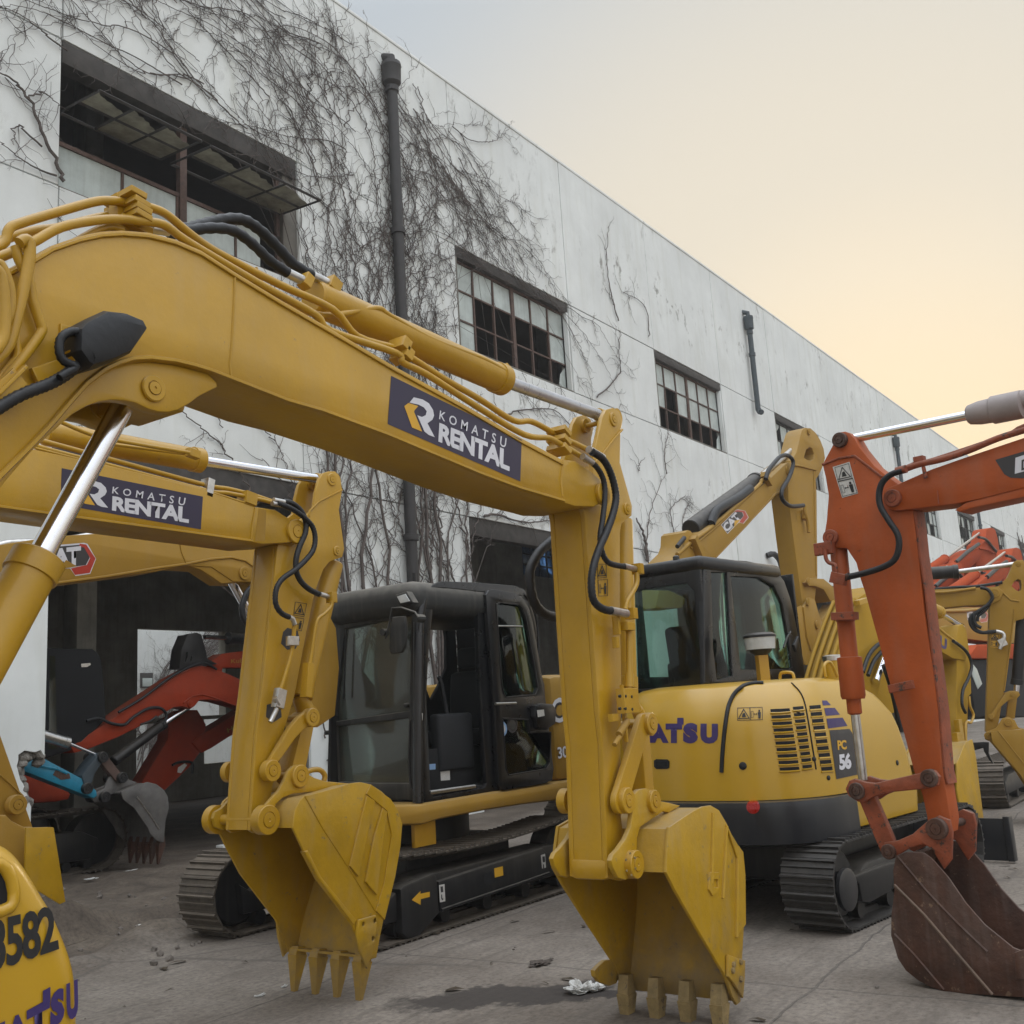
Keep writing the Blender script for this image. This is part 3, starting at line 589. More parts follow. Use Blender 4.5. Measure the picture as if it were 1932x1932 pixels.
box('window_reveal',W0,xb-.26,xb+.01,WY+.05,WY+.26,za,zb,'joint_dark',wh)
# open sashes: level frames reaching out of the wall, hung at the top
for (a,b_) in ((7.29,8.92),(9.10,11.27)):
    n_=3; out_=.93
    def sp(x,t,c=0): return Vector((x,WY+.13-out_*t,10.10-.07*t+c))
    bm=bmesh.new()
    for t in (0,.5,1): btube(bm,[sp(a,t),sp(b_,t)],.026,4)
    for i in range(n_+1):
        x=a+(b_-a)*i/n_; btube(bm,[sp(x,0),sp(x,1)],.022,4)
    f=frombm('open_sash',bm,'dark_frame',wh,False)
    bm=bmesh.new(); rnd=random.Random(int(a*10))
    for i in range(n_):
        for j in range(2):
            if rnd.random()<.1: continue
            s0,s1=a+(b_-a)*i/n_+.02,a+(b_-a)*(i+1)/n_-.02; t0,t1=j*.5+.02,j*.5+.48
            if j==1:   # ragged broken outer panes
                m_=9; top=[]; 
                for q in range(m_): top.append(sp(s0+(s1-s0)*q/(m_-1),t0+(t1-t0)*(.45+.45*(1-q/(m_-1))+rnd.uniform(-.07,.07)) ))
                vs=[bm.verts.new(v) for v in [sp(s1,t0),sp(s0,t0)]+top]
            else: vs=[bm.verts.new(sp(*q)) for q in ((s0,t0),(s1,t0),(s1,t1),(s0,t1))]
            bm.faces.new(vs)
    frombm('pane',bm,'grimy_sash',f,False)
# ---- downpipes
for k,top,bot,m in ((1.5,None,None,'pipe_blue'),(5.5,None,None,'pipe_blue'),(9.5,None,None,'pipe_blue'),(13.5,None,None,'pipe_blue')):
    x={1.5:PW.t('px',[(733,300)])[0][0],5.5:PW.t('px',[(1408,650)])[0][0],9.5:PW.t('px',[(1682,820)])[0][0],13.5:PW.t('px',[(1842,980)])[0][0]}[k]
    zt={1.5:PW.t('px',[(728,128)])[0][1],5.5:PW.t('px',[(1403,600)])[0][1],9.5:12.9,13.5:12.9}[k]
    zbt={1.5:0.1,5.5:PW.t('px',[(1420,775)])[0][1],9.5:.1,13.5:.1}[k]
    bm=bmesh.new(); r_=.105 if k==1.5 else .085
    prof=[(0,r_),(zt-zbt-.62,r_),(zt-zbt-.6,r_*1.25),(zt-zbt-.5,r_*1.25),(zt-zbt-.48,r_*1.0),(zt-zbt-.42,r_*1.7),(zt-zbt-.1,r_*1.8),(zt-zbt-.08,r_*1.9),(zt-zbt,r_*1.8)]
    blathe(bm,(x,WY-.16,zbt),(0,0,1),prof,14); zz=zbt+1.8
    while zz<zt-.8: blathe(bm,(x,WY-.16,zz),(0,0,1),[(0,r_),(.01,r_*1.3),(.12,r_*1.3),(.13,r_)],14); zz+=2.9
    if k==5.5: btube(bm,[(x,WY-.16,zbt+.05),(x,WY-.2,zbt-.06),(x-.12,WY-.3,zbt-.12)],.09,10)
    btube(bm,[(x,WY-.16,zt-.05),(x,WY-.16,zt+.12),(x,WY+.02,zt+.2)],r_*.9,10)
    frombm('downpipe',bm,'pipe_iron' if k==1.5 else 'pipe_blue',wh)
# small wall brackets and a lamp arm seen over the far cab
for q,(cx,cy) in enumerate((('i',(290,1190)),('i',(1300,1470)))):
    a,b_=PW.t('i',[cy])[0]; bm=bmesh.new(); bbox(bm,W0,a-.05,a+.05,WY-.1,WY,b_-.9,b_+.05); bbox(bm,W0,a-.05,a+.7,WY-.1,WY-.02,b_-.05,b_+.05); frombm('wall_bracket',bm,'dark_frame',wh)
a,b_=PW.t('i',[(1040,1750)])[0]; tube('overflow_spout',[PW.w(a-.2,b_+.1,.05),PW.w(a,b_+.15,.2),PW.w(a+.35,b_-.1,.25),PW.w(a+.5,b_-.6,.2)],.09,'pipe_iron',wh,10,0,3)
for pt in ((1230,1040,1255,1900),(1290,1580,1330,1900)):
    A=PW.W3('i',[pt[:2],pt[2:]],.02); tube('wall_cable',A,.018,'dark_frame' if pt[0]<1260 else 'rusty_frame',wh,5)
# ---- white building behind, seen through the rear openings
xq=Pl(W0,'y',16.0).t('px',[(145,1200),(182,1200)]); box('column',W0,xq[0][0],xq[1][0],16,16.4,0,ROOF-.4,'inner_wall',wh)
bb=empty('neighbouring_building',(30,44,0),'pale wall covered in dead vines seen through the opening of the dark hall','building')
box('wall',W0,6,90,44,44.3,-.3,12,'wall_plaster',bb); b5=Pl(W0,'y',44)
a,c_=b5.t('l',[(975,380),(1070,500)]); f_=box('window',W0,a[0],c_[0],43.9,43.98,c_[1],a[1],'dark_frame',bb); box('pane',W0,a[0]+.06,c_[0]-.06,43.86,43.89,c_[1]+.06,(a[1]+c_[1])/2+.1,'dirty_glass',f_)
# ================================================================ VINES
def vine(name,label,seed,stems,plane=PW,r0=.03,twig=1.0,group='dead vines climbing the warehouse wall',dens=3.2,clip=None):
    rnd=random.Random(seed); bm=bmesh.new()
    def ok(a,b):
        if b>ROOF+.25 or b<0.02: return False
        if clip and not clip(a,b): return False
        return True
    def seg3(pts,r,ra,n=3):
        btube(bm,[plane.w(a,b,c) for a,b,c in pts],(lambda t:r*(1-t)+ra*t),n,cap=False)
    def twg(a,b,ang,l,r,lev):
        pts=[(a,b,.02)]; n=max(3,int(l/.11)); cur=rnd.uniform(-.25,.25)
        for i in range(n):
            ang+=cur*.35+rnd.gauss(0,.30); a+=math.cos(ang)*l/n; b+=math.sin(ang)*l/n
            if not ok(a,b): break
            pts.append((a,b,.02+abs(rnd.gauss(0,.025))))
            if lev<2 and rnd.random()<.30*twig: twg(a,b,ang+rnd.choice((-1,1))*rnd.uniform(.5,1.2),l*rnd.uniform(.25,.5),r*.65,lev+1)
        if len(pts)>1: seg3(pts,r,r*.35)
    for st in stems:
        wp=[Vector((p[0],p[1],0)) for p in st['p']]; P=cr(wp,7); r=st.get('r',r0); pts=[]
        jx=rnd.uniform(0,50)
        for i,p in enumerate(P):
            a=p.x+.16*noise.noise(Vector((p.y*1.1,jx,0)))+rnd.gauss(0,.03); b=p.y+.14*noise.noise(Vector((p.x*1.1,jx,5)))
            if ok(a,b): pts.append((a,b,.03+r))
        if len(pts)<3: continue
        seg3(pts,r,r*.3,5)
        ln=sum((Vector(q)-Vector(p)).length for p,q in zip(pts,pts[1:])); m=int(ln*dens*st.get('d',1))
        for _ in range(m):
            i=rnd.randrange(1,len(pts)); t=i/len(pts)
            if t<st.get('t0',.1): continue
            d=Vector(pts[i])-Vector(pts[i-1]); ang=math.atan2(d.y,d.x)+rnd.choice((-1,1))*rnd.uniform(.25,1.1)
            twg(pts[i][0],pts[i][1],ang,rnd.uniform(.25,1.0)*st.get('tl',1),.0062,0)
    o=frombm(name,bm,'vine_bark',None,False); return tag(o,label,'vine',group)
def pw(crop,*pts): return PW.t(crop,list(pts))
rn=random.Random(21)
def fan(base,tips,bend=.4,r=.03,jit=.25,d=1,tl=1):
    S_=[]
    for (tx,tz) in tips:
        bx,bz=base[0]+rn.uniform(-jit,jit),base[1]; mx,mz=bx+(tx-bx)*.25,bz+(tz-bz)*(.5+bend*.3)
        S_.append(dict(p=[(bx,bz),(mx,mz),(bx+(tx-bx)*.65,bz+(tz-bz)*(.82+bend*.15)),(tx,tz)],r=r*rn.uniform(.5,1.1),d=d,tl=tl))
    return S_
XL,XR=bayx(0),bayx(1)
noopen=lambda a,b: not((XL<a<XR and 9.0<b<10.6) or (bayx(2)<a<bayx(3) and (9.0<b<10.8 or b<4.9)) or (XL<a<XR and b<4.9))
def flow(n,x0,x1,z0,z1,ang,fn,ln,r=(.006,.012),d=.9,tl=.62):
    S_=[]
    for _ in range(n):
        x,z=rn.uniform(x0,x1),rn.uniform(z0,z1); P=[(x,z)]; a=R(ang+rn.uniform(-24,24)); L_=ln*rn.uniform(.6,1.15); s=.45; jx=rn.uniform(0,99)
        for k in range(int(L_/s)):
            a+=R(fn(x,z))*s+noise.noise(Vector((x*.8,z*.8,jx)))*.62; x+=math.cos(a)*s; z+=math.sin(a)*s; P.append((x,z))
            if z>ROOF+.1: break
        if len(P)>3: S_.append(dict(p=P,r=rn.uniform(*r),d=d,tl=tl))
    return S_
vine('climbing_vine','leafless vine with thick stems rising behind the black cab beside the drainpipe',11,
  fan((13.3,.1),[(11.9,7.6),(12.8,7.5),(13.4,7.2),(14.8,7.0),(15.4,6.5),(13.0,6.8),(12.1,6.0)],r=.042,jit=1.2,d=1.0)+flow(26,11.7,15.8,.1,2.5,90,lambda x,z:0,8,r=(.010,.022))+
  fan((15.0,.1),[(14.3,8.6),(15.2,8.9),(16.0,7.0),(13.9,6.2),(15.7,6.0)],r=.045,jit=.7,d=1.3)+
  fan((11.95,.1),[(11.8,5.8),(12.4,7.2),(12.0,8.2)],r=.04,jit=.3,d=1.2),clip=noopen,dens=3.4)
vine('climbing_vine','dense leafless vine spreading over the wall above the open first window',12,
  flow(24,11.9,14.2,7.5,13.2,100,lambda x,z:26 if z>10.8 and x>9 else 4,7.5)+flow(38,8.6,13.2,11.2,14.3,168,lambda x,z:(6 if z>12.8 else -3),4.2)+flow(10,8.0,11.4,5.6,7.0,130,lambda x,z:4,3),clip=noopen,dens=3.3)
vine('climbing_vine','fine leafless vine netted over the wall between the open first window and the drainpipe',18,
  flow(30,11.7,13.2,5.8,10.5,92,lambda x,z:0,4.5)+flow(12,11.7,14.5,12.2,13.0,70,lambda x,z:0,2.5),clip=noopen,dens=3.4)
vine('climbing_vine','leafless vine trailing from the first drainpipe down to the right of the many-paned second window',13,
  flow(30,13.4,14.6,6.0,11.5,80,lambda x,z:-4 if z<12 else -40,6.5)+flow(34,13.6,16.2,12.2,14.2,-32,lambda x,z:-1.5,5.5)+flow(12,14.0,15.8,6.2,8.5,90,lambda x,z:0,3.5)+flow(5,18.0,19.5,10.9,11.4,-28,lambda x,z:-2,4.5),clip=noopen,dens=3.3)
vine('climbing_vine','sparse leafless vine on the wall left of the open first window',14,[dict(p=pw('w1',(285,870),(215,700),(120,480),(60,400),(0,365)),r=.028,d=1.3),dict(p=pw('w1',(290,850),(200,820),(120,780),(0,700)),r=.016),dict(p=pw('w1',(300,240),(200,160),(100,90),(-20,30)),r=.014),dict(p=pw('w1',(110,470),(180,440),(240,470),(290,520)),r=.014),dict(p=pw('w1',(210,700),(120,600),(80,640),(75,690)),r=.014)],dens=2.6)
vine('climbing_vine','thin leafless vine drooping below the second window beside the fork of the big arm',15,[dict(p=pw('w2',(900,1090),(1000,980),(1000,860),(1010,760)),r=.02),dict(p=pw('w2',(1230,1450),(1220,1330),(1240,1250)),r=.016,d=1.6),dict(p=pw('w2',(1100,1450),(1100,1420),(1130,1380)),r=.014),dict(p=pw('g',(960,900),(900,400),(950,150),(1050,-100)),r=.02,d=1.6),dict(p=pw('g',(1100,700),(1150,400),(1130,150),(1250,50)),r=.018,d=1.6),dict(p=pw('g',(900,640),(860,420),(800,240)),r=.05,d=1),dict(p=pw('g',(1250,500),(1220,250),(1300,60)),r=.014,d=1.5),dict(p=pw('w2',(1000,720),(960,560),(945,380),(950,260)),r=.018),dict(p=pw('w2',(1150,800),(1130,660),(1040,590),(1020,580)),r=.014),dict(p=pw('c2',(1000,1210),(1100,1215),(1250,1235),(1400,1240)),r=.03,d=2.5),dict(p=pw('w2',(420,1150),(560,1150),(700,1160),(790,1250)),r=.02,d=1.8)],dens=3)
fv=[]
for x in (78,82,86,90,94): 
    for j in range(3): fv.append(dict(p=[(x+j,.1),(x+1+j,4),(x+rn.uniform(-1,3),8),(x+rn.uniform(-3,3),11.5)],r=.09,d=.5,tl=2.5))
vine('climbing_vine','dark leafless vine mass near the far end of the warehouse above the orange booms',16,fv,dens=1.6)
vine('climbing_vine','leafless vine sweeping across the pale wall seen through the dark hall',17,[dict(p=b5.t('l',[(950+rn.uniform(-60,160),760+rn.uniform(-60,500)),(1120,640+rn.uniform(-220,300)),(1300+rn.uniform(-60,60),360+rn.uniform(-160,300)),(1560+rn.uniform(-80,80),80+rn.uniform(-90,260)),(1750,0+rn.uniform(-60,200))]),r=.035,tl=1.8,d=.7) for _ in range(34)],plane=b5,group='',dens=2.2)
# ================================================================ EXCAVATOR A (foreground arm)
EXG='excavators parked in the yard'
YA=2.80
A_=empty('excavator',(.2,2.97,0),'nearest yellow excavator whose long arched arm with a dark work lamp crosses the picture','excavator',EXG)
pA=Pl(W0,'y',YA)
top=PX('c1',[(-900,1750),(-600,1200),(-330,860),(0,595),(180,505),(300,432),(450,380),(580,352),(700,345),(850,357),(1000,395),(1150,460),(1350,588),(1600,740),(1932,932)])
tip=PX('c2',[(500,340),(900,560),(1240,760),(1470,882),(1545,890),(1640,955),(1700,1008),(1722,1080),(1700,1130),(1650,1152),(1540,1148),(1490,1132)])
bot=PX('c2',[(1230,1060),(1000,975),(470,752),(100,618)])+PX('c1',[(1640,1335),(1330,1212),(1200,1162),(1100,1132),(1000,1108),(860,1092),(760,1100),(680,1122),(600,1160),(500,1235),(400,1350),(300,1470),(150,1630),(0,1780),(-300,2150)])
out_=[pA.hit(*p) for p in top+tip+bot]
plate('boom',pA,out_,.34,'yellow_paint',A_,bevel=.008)
ridge=[pA.w(*pA.hit(*p,.004),.004) for p in PX('c1',[(-300,2120),(0,1750),(150,1602),(300,1445),(400,1325),(500,1215),(600,1140),(680,1103),(760,1080),(860,1075),(1000,1092),(1100,1116),(1200,1146),(1330,1196),(1640,1318)])+PX('c2',[(100,602),(470,738),(1000,960),(1230,1045),(1480,1118)])]
tube('weld_bead',ridge,.009,'yellow_paint',A_,6)
tube('flange_edge',[pA.w(*pA.hit(u,v+9,.002),.002) for u,v in top[3:]+tip[:4]],.007,'yellow_paint',A_,6)
bm=bmesh.new()
P=pA.W3('c1',[(1340,610),(1335,760),(1325,950),(1312,1120),(1320,1200)],.001); btube(bm,P,.005,6)
P=pA.W3('c2',[(1475,885),(1462,1000),(1470,1095)],.001); btube(bm,P,.006,6); frombm('weld_seam',bm,'yellow_paint',A_)
# cylinder bracket under the boom
br=pA.t('c1',[(-300,2140),(0,1765),(150,1615),(300,1460),(400,1340),(500,1230),(600,1152),(680,1118),(760,1098),(860,1092),(1000,1108),(1100,1132),(1200,1160),(1250,1210),(1255,1238),(1205,1262),(1150,1290),(1090,1335),(1030,1368),(980,1380),(920,1378),(860,1362),(790,1328),(720,1312),(650,1310),(580,1320),(510,1345),(430,1390),(330,1480),(200,1600),(60,1760),(-100,1970),(-250,2200)])
plate('lift_cylinder_bracket',pA,br,.05,'yellow_paint',A_,c=-.012,bevel=.006)
plate('lift_cylinder_bracket',pA,br,.05,'yellow_paint',A_,c=-.29,bevel=.006)
boss('boom_pin',pA,'c1',(872,1252),.045,'yellow_paint',A_,c=-.010,h=.014,back=.3)
pAc=Pl(W0,'y',2.97)
a=pAc.W3('c1',[(700,1350)])[0]; b=pAc.W3('px',[(75,1050)])[0]; c_=pAc.W3('px',[(-130,1420)])[0]; d0=(c_-b)
cylinder_set('lift',b+d0,b,a,.074,.038,'yellow_paint',A_)
box('rod_cover',W0,a.x-.02,a.x+.16,2.84,3.10,a.z-.02,a.z+.12,'yellow_paint',A_,.02)
# stick
YS=2.86; pS=Pl(W0,'y',YS)
so_=pS.t('px',[(1120,905),(1119,862),(1126,835),(1137,787),(1144,773),(1157,769),(1169,777),(1175,795),(1171,815),(1170,873),(1193,955),(1192,973),(1182,981),(1173,988),(1170,1005),(1170,1034),(1170,1141),(1173,1313),(1171,1405),(1172,1540),(1180,1600),(1195,1632),(1190,1655),(1172,1662),(1147,1656),(1137,1405),(1130,1342),(1117,1163),(1104,975),(1097,940)])
plate('stick_side',pS,so_,.03,'yellow_paint',A_,bevel=.005); plate('stick_side',pS,so_,.03,'yellow_paint',A_,c=-.20,bevel=.005)
core=pS.t('px',[(1104,975),(1101,930),(1120,895),(1150,870),(1166,880),(1172,985),(1168,1034),(1168,1141),(1169,1313),(1167,1405),(1168,1540),(1160,1640),(1147,1654),(1137,1405),(1130,1342),(1117,1163)])
plate('stick_core',pS,core,.17,'yellow_paint',A_,c=-.030,bevel=.004)
box('stick_foot_boss',W0,pS.t('px',[(1150,1640)])[0][0]-.03,pS.t('px',[(1150,1640)])[0][0]+.10,YS+.002,YS+.226,pS.t('px',[(1150,1660)])[0][1]-.005,pS.t('px',[(1150,1620)])[0][1],'yellow_paint',A_,.03)
tube('weld_seam',pS.W3('c2',[(1812,712),(1760,770),(1700,850),(1650,905)],.003),.007,'yellow_paint',A_,6)
boss('boom_tip_boss',pA,'c2',(1690,1082),.062,'yellow_paint',A_,c=.001,h=.028,back=.0); boss('stick_top_pin',pS,'c2',(1760,655),.042,'yellow_paint',A_,c=.001,h=.010,back=.21); boss('cylinder_pin',pS,'c2',(1838,1165),.036,'yellow_paint',A_,c=.001,h=.010,back=.21)
# arm cylinder
a0=pAc.W3('px',[(590,560)])[0]; a1=pAc.W3('px',[(950,718)])[0]; a2=pAc.W3('px',[(1150,790)])[0]
cylinder_set('arm',a0,a1,a2,.074,.033,'yellow_paint',A_,mr='rod_silver',eye=(Vector((0,1,0)),.052,.12))
# pipes on the boom
PI=lambda crop,pts,c,r,m='yellow_paint',nm='hydraulic_pipe',corr=0,sm=4,par=None: tube(nm,pA.W3(crop,pts,c),r,m,par or A_,12,corr,sm)
pth=PX('c1',[(-300,560),(0,440),(50,345),(110,310),(340,240),(540,185),(640,180),(760,195),(880,225),(960,265),(1100,380),(1250,480),(1600,660),(1900,800)])
PI('px',pth+PX('c2',[(300,180),(520,250),(620,310),(800,425),(1000,540),(1190,660),(1290,665),(1400,720),(1470,760),(1560,800),(1640,840)]),-.07,.0155)
PI('px',PX('c1',[(-200,560),(0,500),(180,420),(350,330),(560,290),(700,285),(790,295),(930,315),(1050,400),(1250,520),(1500,665),(1800,830)])+PX('c2',[(150,150),(520,275),(560,330),(700,400),(980,580),(1250,740),(1390,760),(1450,790),(1520,830),(1600,880)]),-.02,.0155)
PI('px',PX('c1',[(-200,520),(0,410),(200,350),(350,330),(560,275),(690,262)]),-.16,.0155)
PI('c1',[(0,640),(250,520),(420,420),(600,330),(700,345)],-.05,.013)
PI('c1',[(-60,560),(0,540),(60,700),(40,860),(-60,1010)],.06,.015)
PI('c1',[(110,420),(150,400),(170,440),(160,560),(120,740),(70,940),(30,1030),(-60,1120)],.055,.017)
PI('c1',[(90,440),(110,520),(160,620),(190,760),(230,880),(235,930),(160,1040),(60,1160),(0,1240),(-60,1320)],.03,.015)
PI('c1',[(-40,980),(20,1000),(80,950),(100,1060),(60,1120),(0,1200)],.02,.012)
PI('c1',[(-30,560),(10,620),(30,800),(20,960),(-30,1040)],.085,.016)
bm=bmesh.new()
def blk(bm,crop,pt,l,h,d,c,rot=0,pl=None):
    pl=pl or pA; a,b=pl.hit(*PX(crop,[pt])[0],c); ca,sa=math.cos(R(rot)),math.sin(R(rot)); P=[(a+x*ca-y*sa,b+x*sa+y*ca) for x,y in ((-l/2,-h/2),(l/2,-h/2),(l/2,h/2),(-l/2,h/2))]
    bplate(bm,pl,P,d,c+d/2,(),.004)
for p,r in (((715,172),-8),((735,225),-10),((745,262),-10),((745,298),-10)): blk(bm,'c1',p,.062,.022,.16,-.08,r)
blk(bm,'c1',(680,260),.05,.13,.05,-.1,0); blk(bm,'c1',(660,300),.03,.12,.10,-.16,0); blk(bm,'c1',(760,330),.12,.03,.06,-.08,-6)
for p in ((540,235),(555,290)): blk(bm,'c2',p,.05,.055,.10,-.05,-25)
for p in ((1450,730),(1450,780),(1450,830)): blk(bm,'c2',p,.07,.03,.12,-.05,-28)
blk(bm,'c2',(1420,780),.03,.13,.04,-.08,-10); blk(bm,'c2',(1140,380),.05,.06,.06,-.16,-24)
frombm('pipe_clamp',bm,'yellow_paint',A_)
tube('hydraulic_pipe',pAc.W3('c2',[(-290,-210),(-200,-60),(100,60),(400,20),(480,60),(700,185),(900,265),(1030,315),(1140,375)],.06),.014,'yellow_paint',A_,12,0,4)
bm=bmesh.new(); blk(bm,'c1',(30,1250),.10,.06,.05,.03,50); blk(bm,'c1',(40,1215),.13,.012,.07,.03,52); frombm('pipe_clamp',bm,'yellow_paint',A_)
# dark hoses behind the crest, with metal ends
PI('c1',[(960,355),(1085,335),(1160,315),(1290,285),(1390,290),(1480,345),(1580,440),(1680,545),(1780,605)],-.14,.024,'hose_rubber','hydraulic_hose',.03)
PI('c1',[(980,370),(1080,350),(1200,335),(1330,350),(1440,425),(1540,520),(1640,590)],-.10,.022,'hose_rubber','hydraulic_hose',.03)
for P_ in (([(1640,590),(1730,635)],-.10),([(1780,605),(1880,655)],-.14),([(860,335),(960,350)],-.10)): PI('c1',P_[0],P_[1],.02,'fitting_metal','hose_fitting',0,0)
bm=bmesh.new(); blk(bm,'c1',(1745,640),.04,.06,.05,-.1,-25); blk(bm,'c1',(1895,665),.06,.06,.06,-.14,-25); frombm('pipe_clamp',bm,'yellow_paint',A_)
# hoses over the elbow
PI('c2',[(1640,840),(1700,880),(1745,960),(1775,1080),(1762,1180),(1720,1300),(1680,1390),(1645,1500),(1635,1600),(1650,1690),(1700,1735),(1760,1748)],.06,.0215,'hose_rubber','hydraulic_hose',.016)
PI('c2',[(1600,880),(1660,920),(1705,1000),(1712,1100),(1700,1220),(1685,1330),(1700,1420),(1740,1475),(1830,1495)],.035,.0165,'hose_rubber','hydraulic_hose',.014)
for P_,r in (([(1620,825),(1700,872)],.021),([(1585,865),(1640,900)],.018)): PI('c2',P_,.045,r,'fitting_metal','hose_fitting',0,0)
PI('c2',[(1745,1745),(1835,1762)],.06,.023,'fitting_metal','hose_fitting',0,0); PI('c2',[(1820,1490),(1885,1508)],.035,.017,'fitting_metal','hose_fitting',0,0)
# pipework on the bucket cylinder side
bm=bmesh.new()
for p,l,h in (((1900,1508),.04,.06),((1862,1762),.05,.06),((1838,1835),.085,.045)): blk(bm,'c2',p,l,h,.06,.04,0)
blk(bm,'g',(755,1840),.16,.13,.05,.03,0); blk(bm,'c8',(180,1075),.02,.30,.02,.0,0); blk(bm,'g',(655,1180),.025,.1,.04,.02,0); blk(bm,'g',(650,1330),.03,.06,.03,.02,0); blk(bm,'c8',(120,1100),.07,.04,.03,.0,0)
frombm('pipe_block',bm,'yellow_paint',A_)
PI('c2',[(1895,1530),(1893,1590),(1870,1640),(1840,1690),(1828,1740)],.04,.015); PI('g',[(765,1230),(768,1500),(768,1760)],.03,.017); PI('g',[(768,1600),(768,1720)],.03,.024)
PI('c8',[(200,1110),(185,1150),(160,1200),(125,1255)],.03,.013,'tan_paint','grease_fitting'); PI('c8',[(195,1125),(150,1195)],.03,.019,'tan_paint','grease_fitting',0,0)
bm=bmesh.new()
for p in ((690,1800),(738,1800),(690,1910),(738,1910),(790,1805),(795,1915)): blathe(bm,pA.W3('g',[p],.056)[0],pA.n,[(-.01,.008),(.002,.008),(.003,.001)],10)
frombm('bolt',bm,'black_steel',A_)
tube('stray_hose',Pl(W0,'y',3.3).W3('c2',[(1410,1345),(1340,1410),(1290,1500),(1285,1600),(1310,1700),(1370,1765),(1450,1785)]),.030,'hose_rubber',A_,12,.03,4)
# bucket cylinder and linkage
q0=pAc.W3('px',[(1176,980)])[0]; q1=pAc.W3('px',[(1184,1300)])[0]; q2=pAc.W3('px',[(1217,1372)])[0]
cylinder_set('bucket',q0,q1,q2,.055,.03,'yellow_paint',A_,mr='yellow_paint',eye=(Vector((0,1,0)),.05,.09))
def bar(bm,pl,crop,a,b,w0,w1,c,th):
    (ax,ay),(bx,by)=pl.t(crop,[a,b],c); d=Vector((bx-ax,by-ay)).normalized(); n=Vector((-d.y,d.x)); P=[]
    for k in range(9): t=math.pi*(k/8)+math.pi/2; P.append((ax+(d.x*math.cos(t)+n.x*math.sin(t))*w0,ay+(d.y*math.cos(t)+n.y*math.sin(t))*w0))
    for k in range(9): t=math.pi*(k/8)-math.pi/2; P.append((bx+(d.x*math.cos(t)+n.x*math.sin(t))*w1,by+(d.y*math.cos(t)+n.y*math.sin(t))*w1))
    bplate(bm,pl,P,th,c,(),.006)
pK=Pl(W0,'y',2.80)
for cc in (0,-.30):
    bm=bmesh.new(); bar(bm,pK,'px',(1217,1366),(1173,1512),.058,.064,cc,.035); frombm('tipping_link',bm,'yellow_paint',A_)
bm=bmesh.new(); bar(bm,pK,'px',(1217,1372),(1228,1508),.05,.05,-.11,.13); frombm('bucket_link',bm,'yellow_paint',A_)
boss('link_pin',pK,'c8',(322,1135),.060,'yellow_paint',A_,c=.0,h=.03,back=.36); boss('link_pin',pK,'c6',(690,385),.066,'yellow_paint',A_,c=.0,h=.035,back=.36)
# bucket
pB=Pl(W0,'y',2.62)
so=PX('c6',[(980,880),(988,720),(1000,570),(1080,515),(1160,462),(1230,427),(1290,418),(1345,450),(1400,545),(1462,680),(1495,735),(1515,900),(1520,1050),(1518,1250),(1508,1440),(1504,1500),(1494,1780),(1470,1800),(1440,1745),(1390,1600),(1160,1210),(1040,1000)])
so=[pB.hit(*p) for p in so]; lip=pB.t('c6',[(1420,1770)])[0]; tip2=pB.t('px',[(1372,1975)])[0]
bucket(A_,pB,so,so[0:17],.70,'yellow_bucket',lip,None,(-.08,-1),4,tw=.072,tm='tooth_steel',tip=.31,adapt=.08,taper=(.30,.16))
bm=bmesh.new()
for (a,b,w) in (((1300,470),(1290,960),.012),((1395,560),(1368,1060),.011),((1470,700),(1462,1330),.013)):
    A2=pB.W3('c6',[a,b],.004); btube(bm,A2,w,5)
bplate(bm,pB,pB.t('c6',[(1268,880),(1330,880),(1330,1010),(1290,1045),(1262,1000)]),.02,.012,[pB.t('c6',[(1295,930),(1325,930),(1325,985),(1295,985)])],.003)
bplate(bm,pB,pB.t('c6',[(1385,560),(1462,690),(1500,740),(1515,900),(1518,1240),(1460,1330),(1470,1000),(1465,800)]),.012,.012,(),.003); frombm('wear_bar',bm,'yellow_bucket',A_)
plate('side_cutter',pB,pB.t('c6',[(1385,1450),(1503,1490),(1500,1600),(1488,1750),(1420,1640),(1385,1600)]),.02,'yellow_bucket',A_,c=.022)
bm=bmesh.new()
for p in ((1440,1520),(1435,1560),(1490,1500),(1492,1620)): blathe(bm,pB.W3('c6',[p],.022)[0],pB.n,[(0,.016),(.012,.016),(.014,.008)],8)
frombm('bolt',bm,'tooth_steel',A_)
pBf=Pl(W0,'y',3.32); 
plate('side_cutter',pBf,pBf.t('c6',[(545,1490),(500,1530),(472,1560),(478,1600),(510,1640),(580,1668),(625,1650),(635,1625),(700,1640),(720,1560),(650,1480)]),.03,'yellow_bucket',A_,c=.01)
pE=Pl(W0,'y',2.775); ear=[(612,850),(600,800),(612,760),(650,720),(700,650),(735,570),(745,480),(755,400),(762,340),(790,308),(840,300),(900,320),(925,385),(1000,400),(1080,420),(1000,470),(960,460),(900,500),(800,570),(780,640),(775,780),(778,850),(760,900),(700,935),(650,920)]
for cc in (0,-.345): plate('bucket_ear',pE,pE.t('c6',ear),.03,'yellow_bucket',A_,c=cc)
boss('bucket_pin',pE,'c6',(735,825),.070,'yellow_paint',A_,c=0,h=.05,back=.40); boss('bucket_pin',pE,'c6',(880,390),.060,'yellow_paint',A_,c=0,h=.03,back=.40)
bm=bmesh.new(); c0=pE.W3('c6',[(735,825)],.05)[0]
for k in range(6): t=k*math.pi/3+.5; blathe(bm,c0+Vector((math.cos(t)*.052,0,math.sin(t)*.052)),pE.n,[(-.004,.006),(.0015,.006)],8)
frombm('bolt',bm,'tooth_steel',A_)
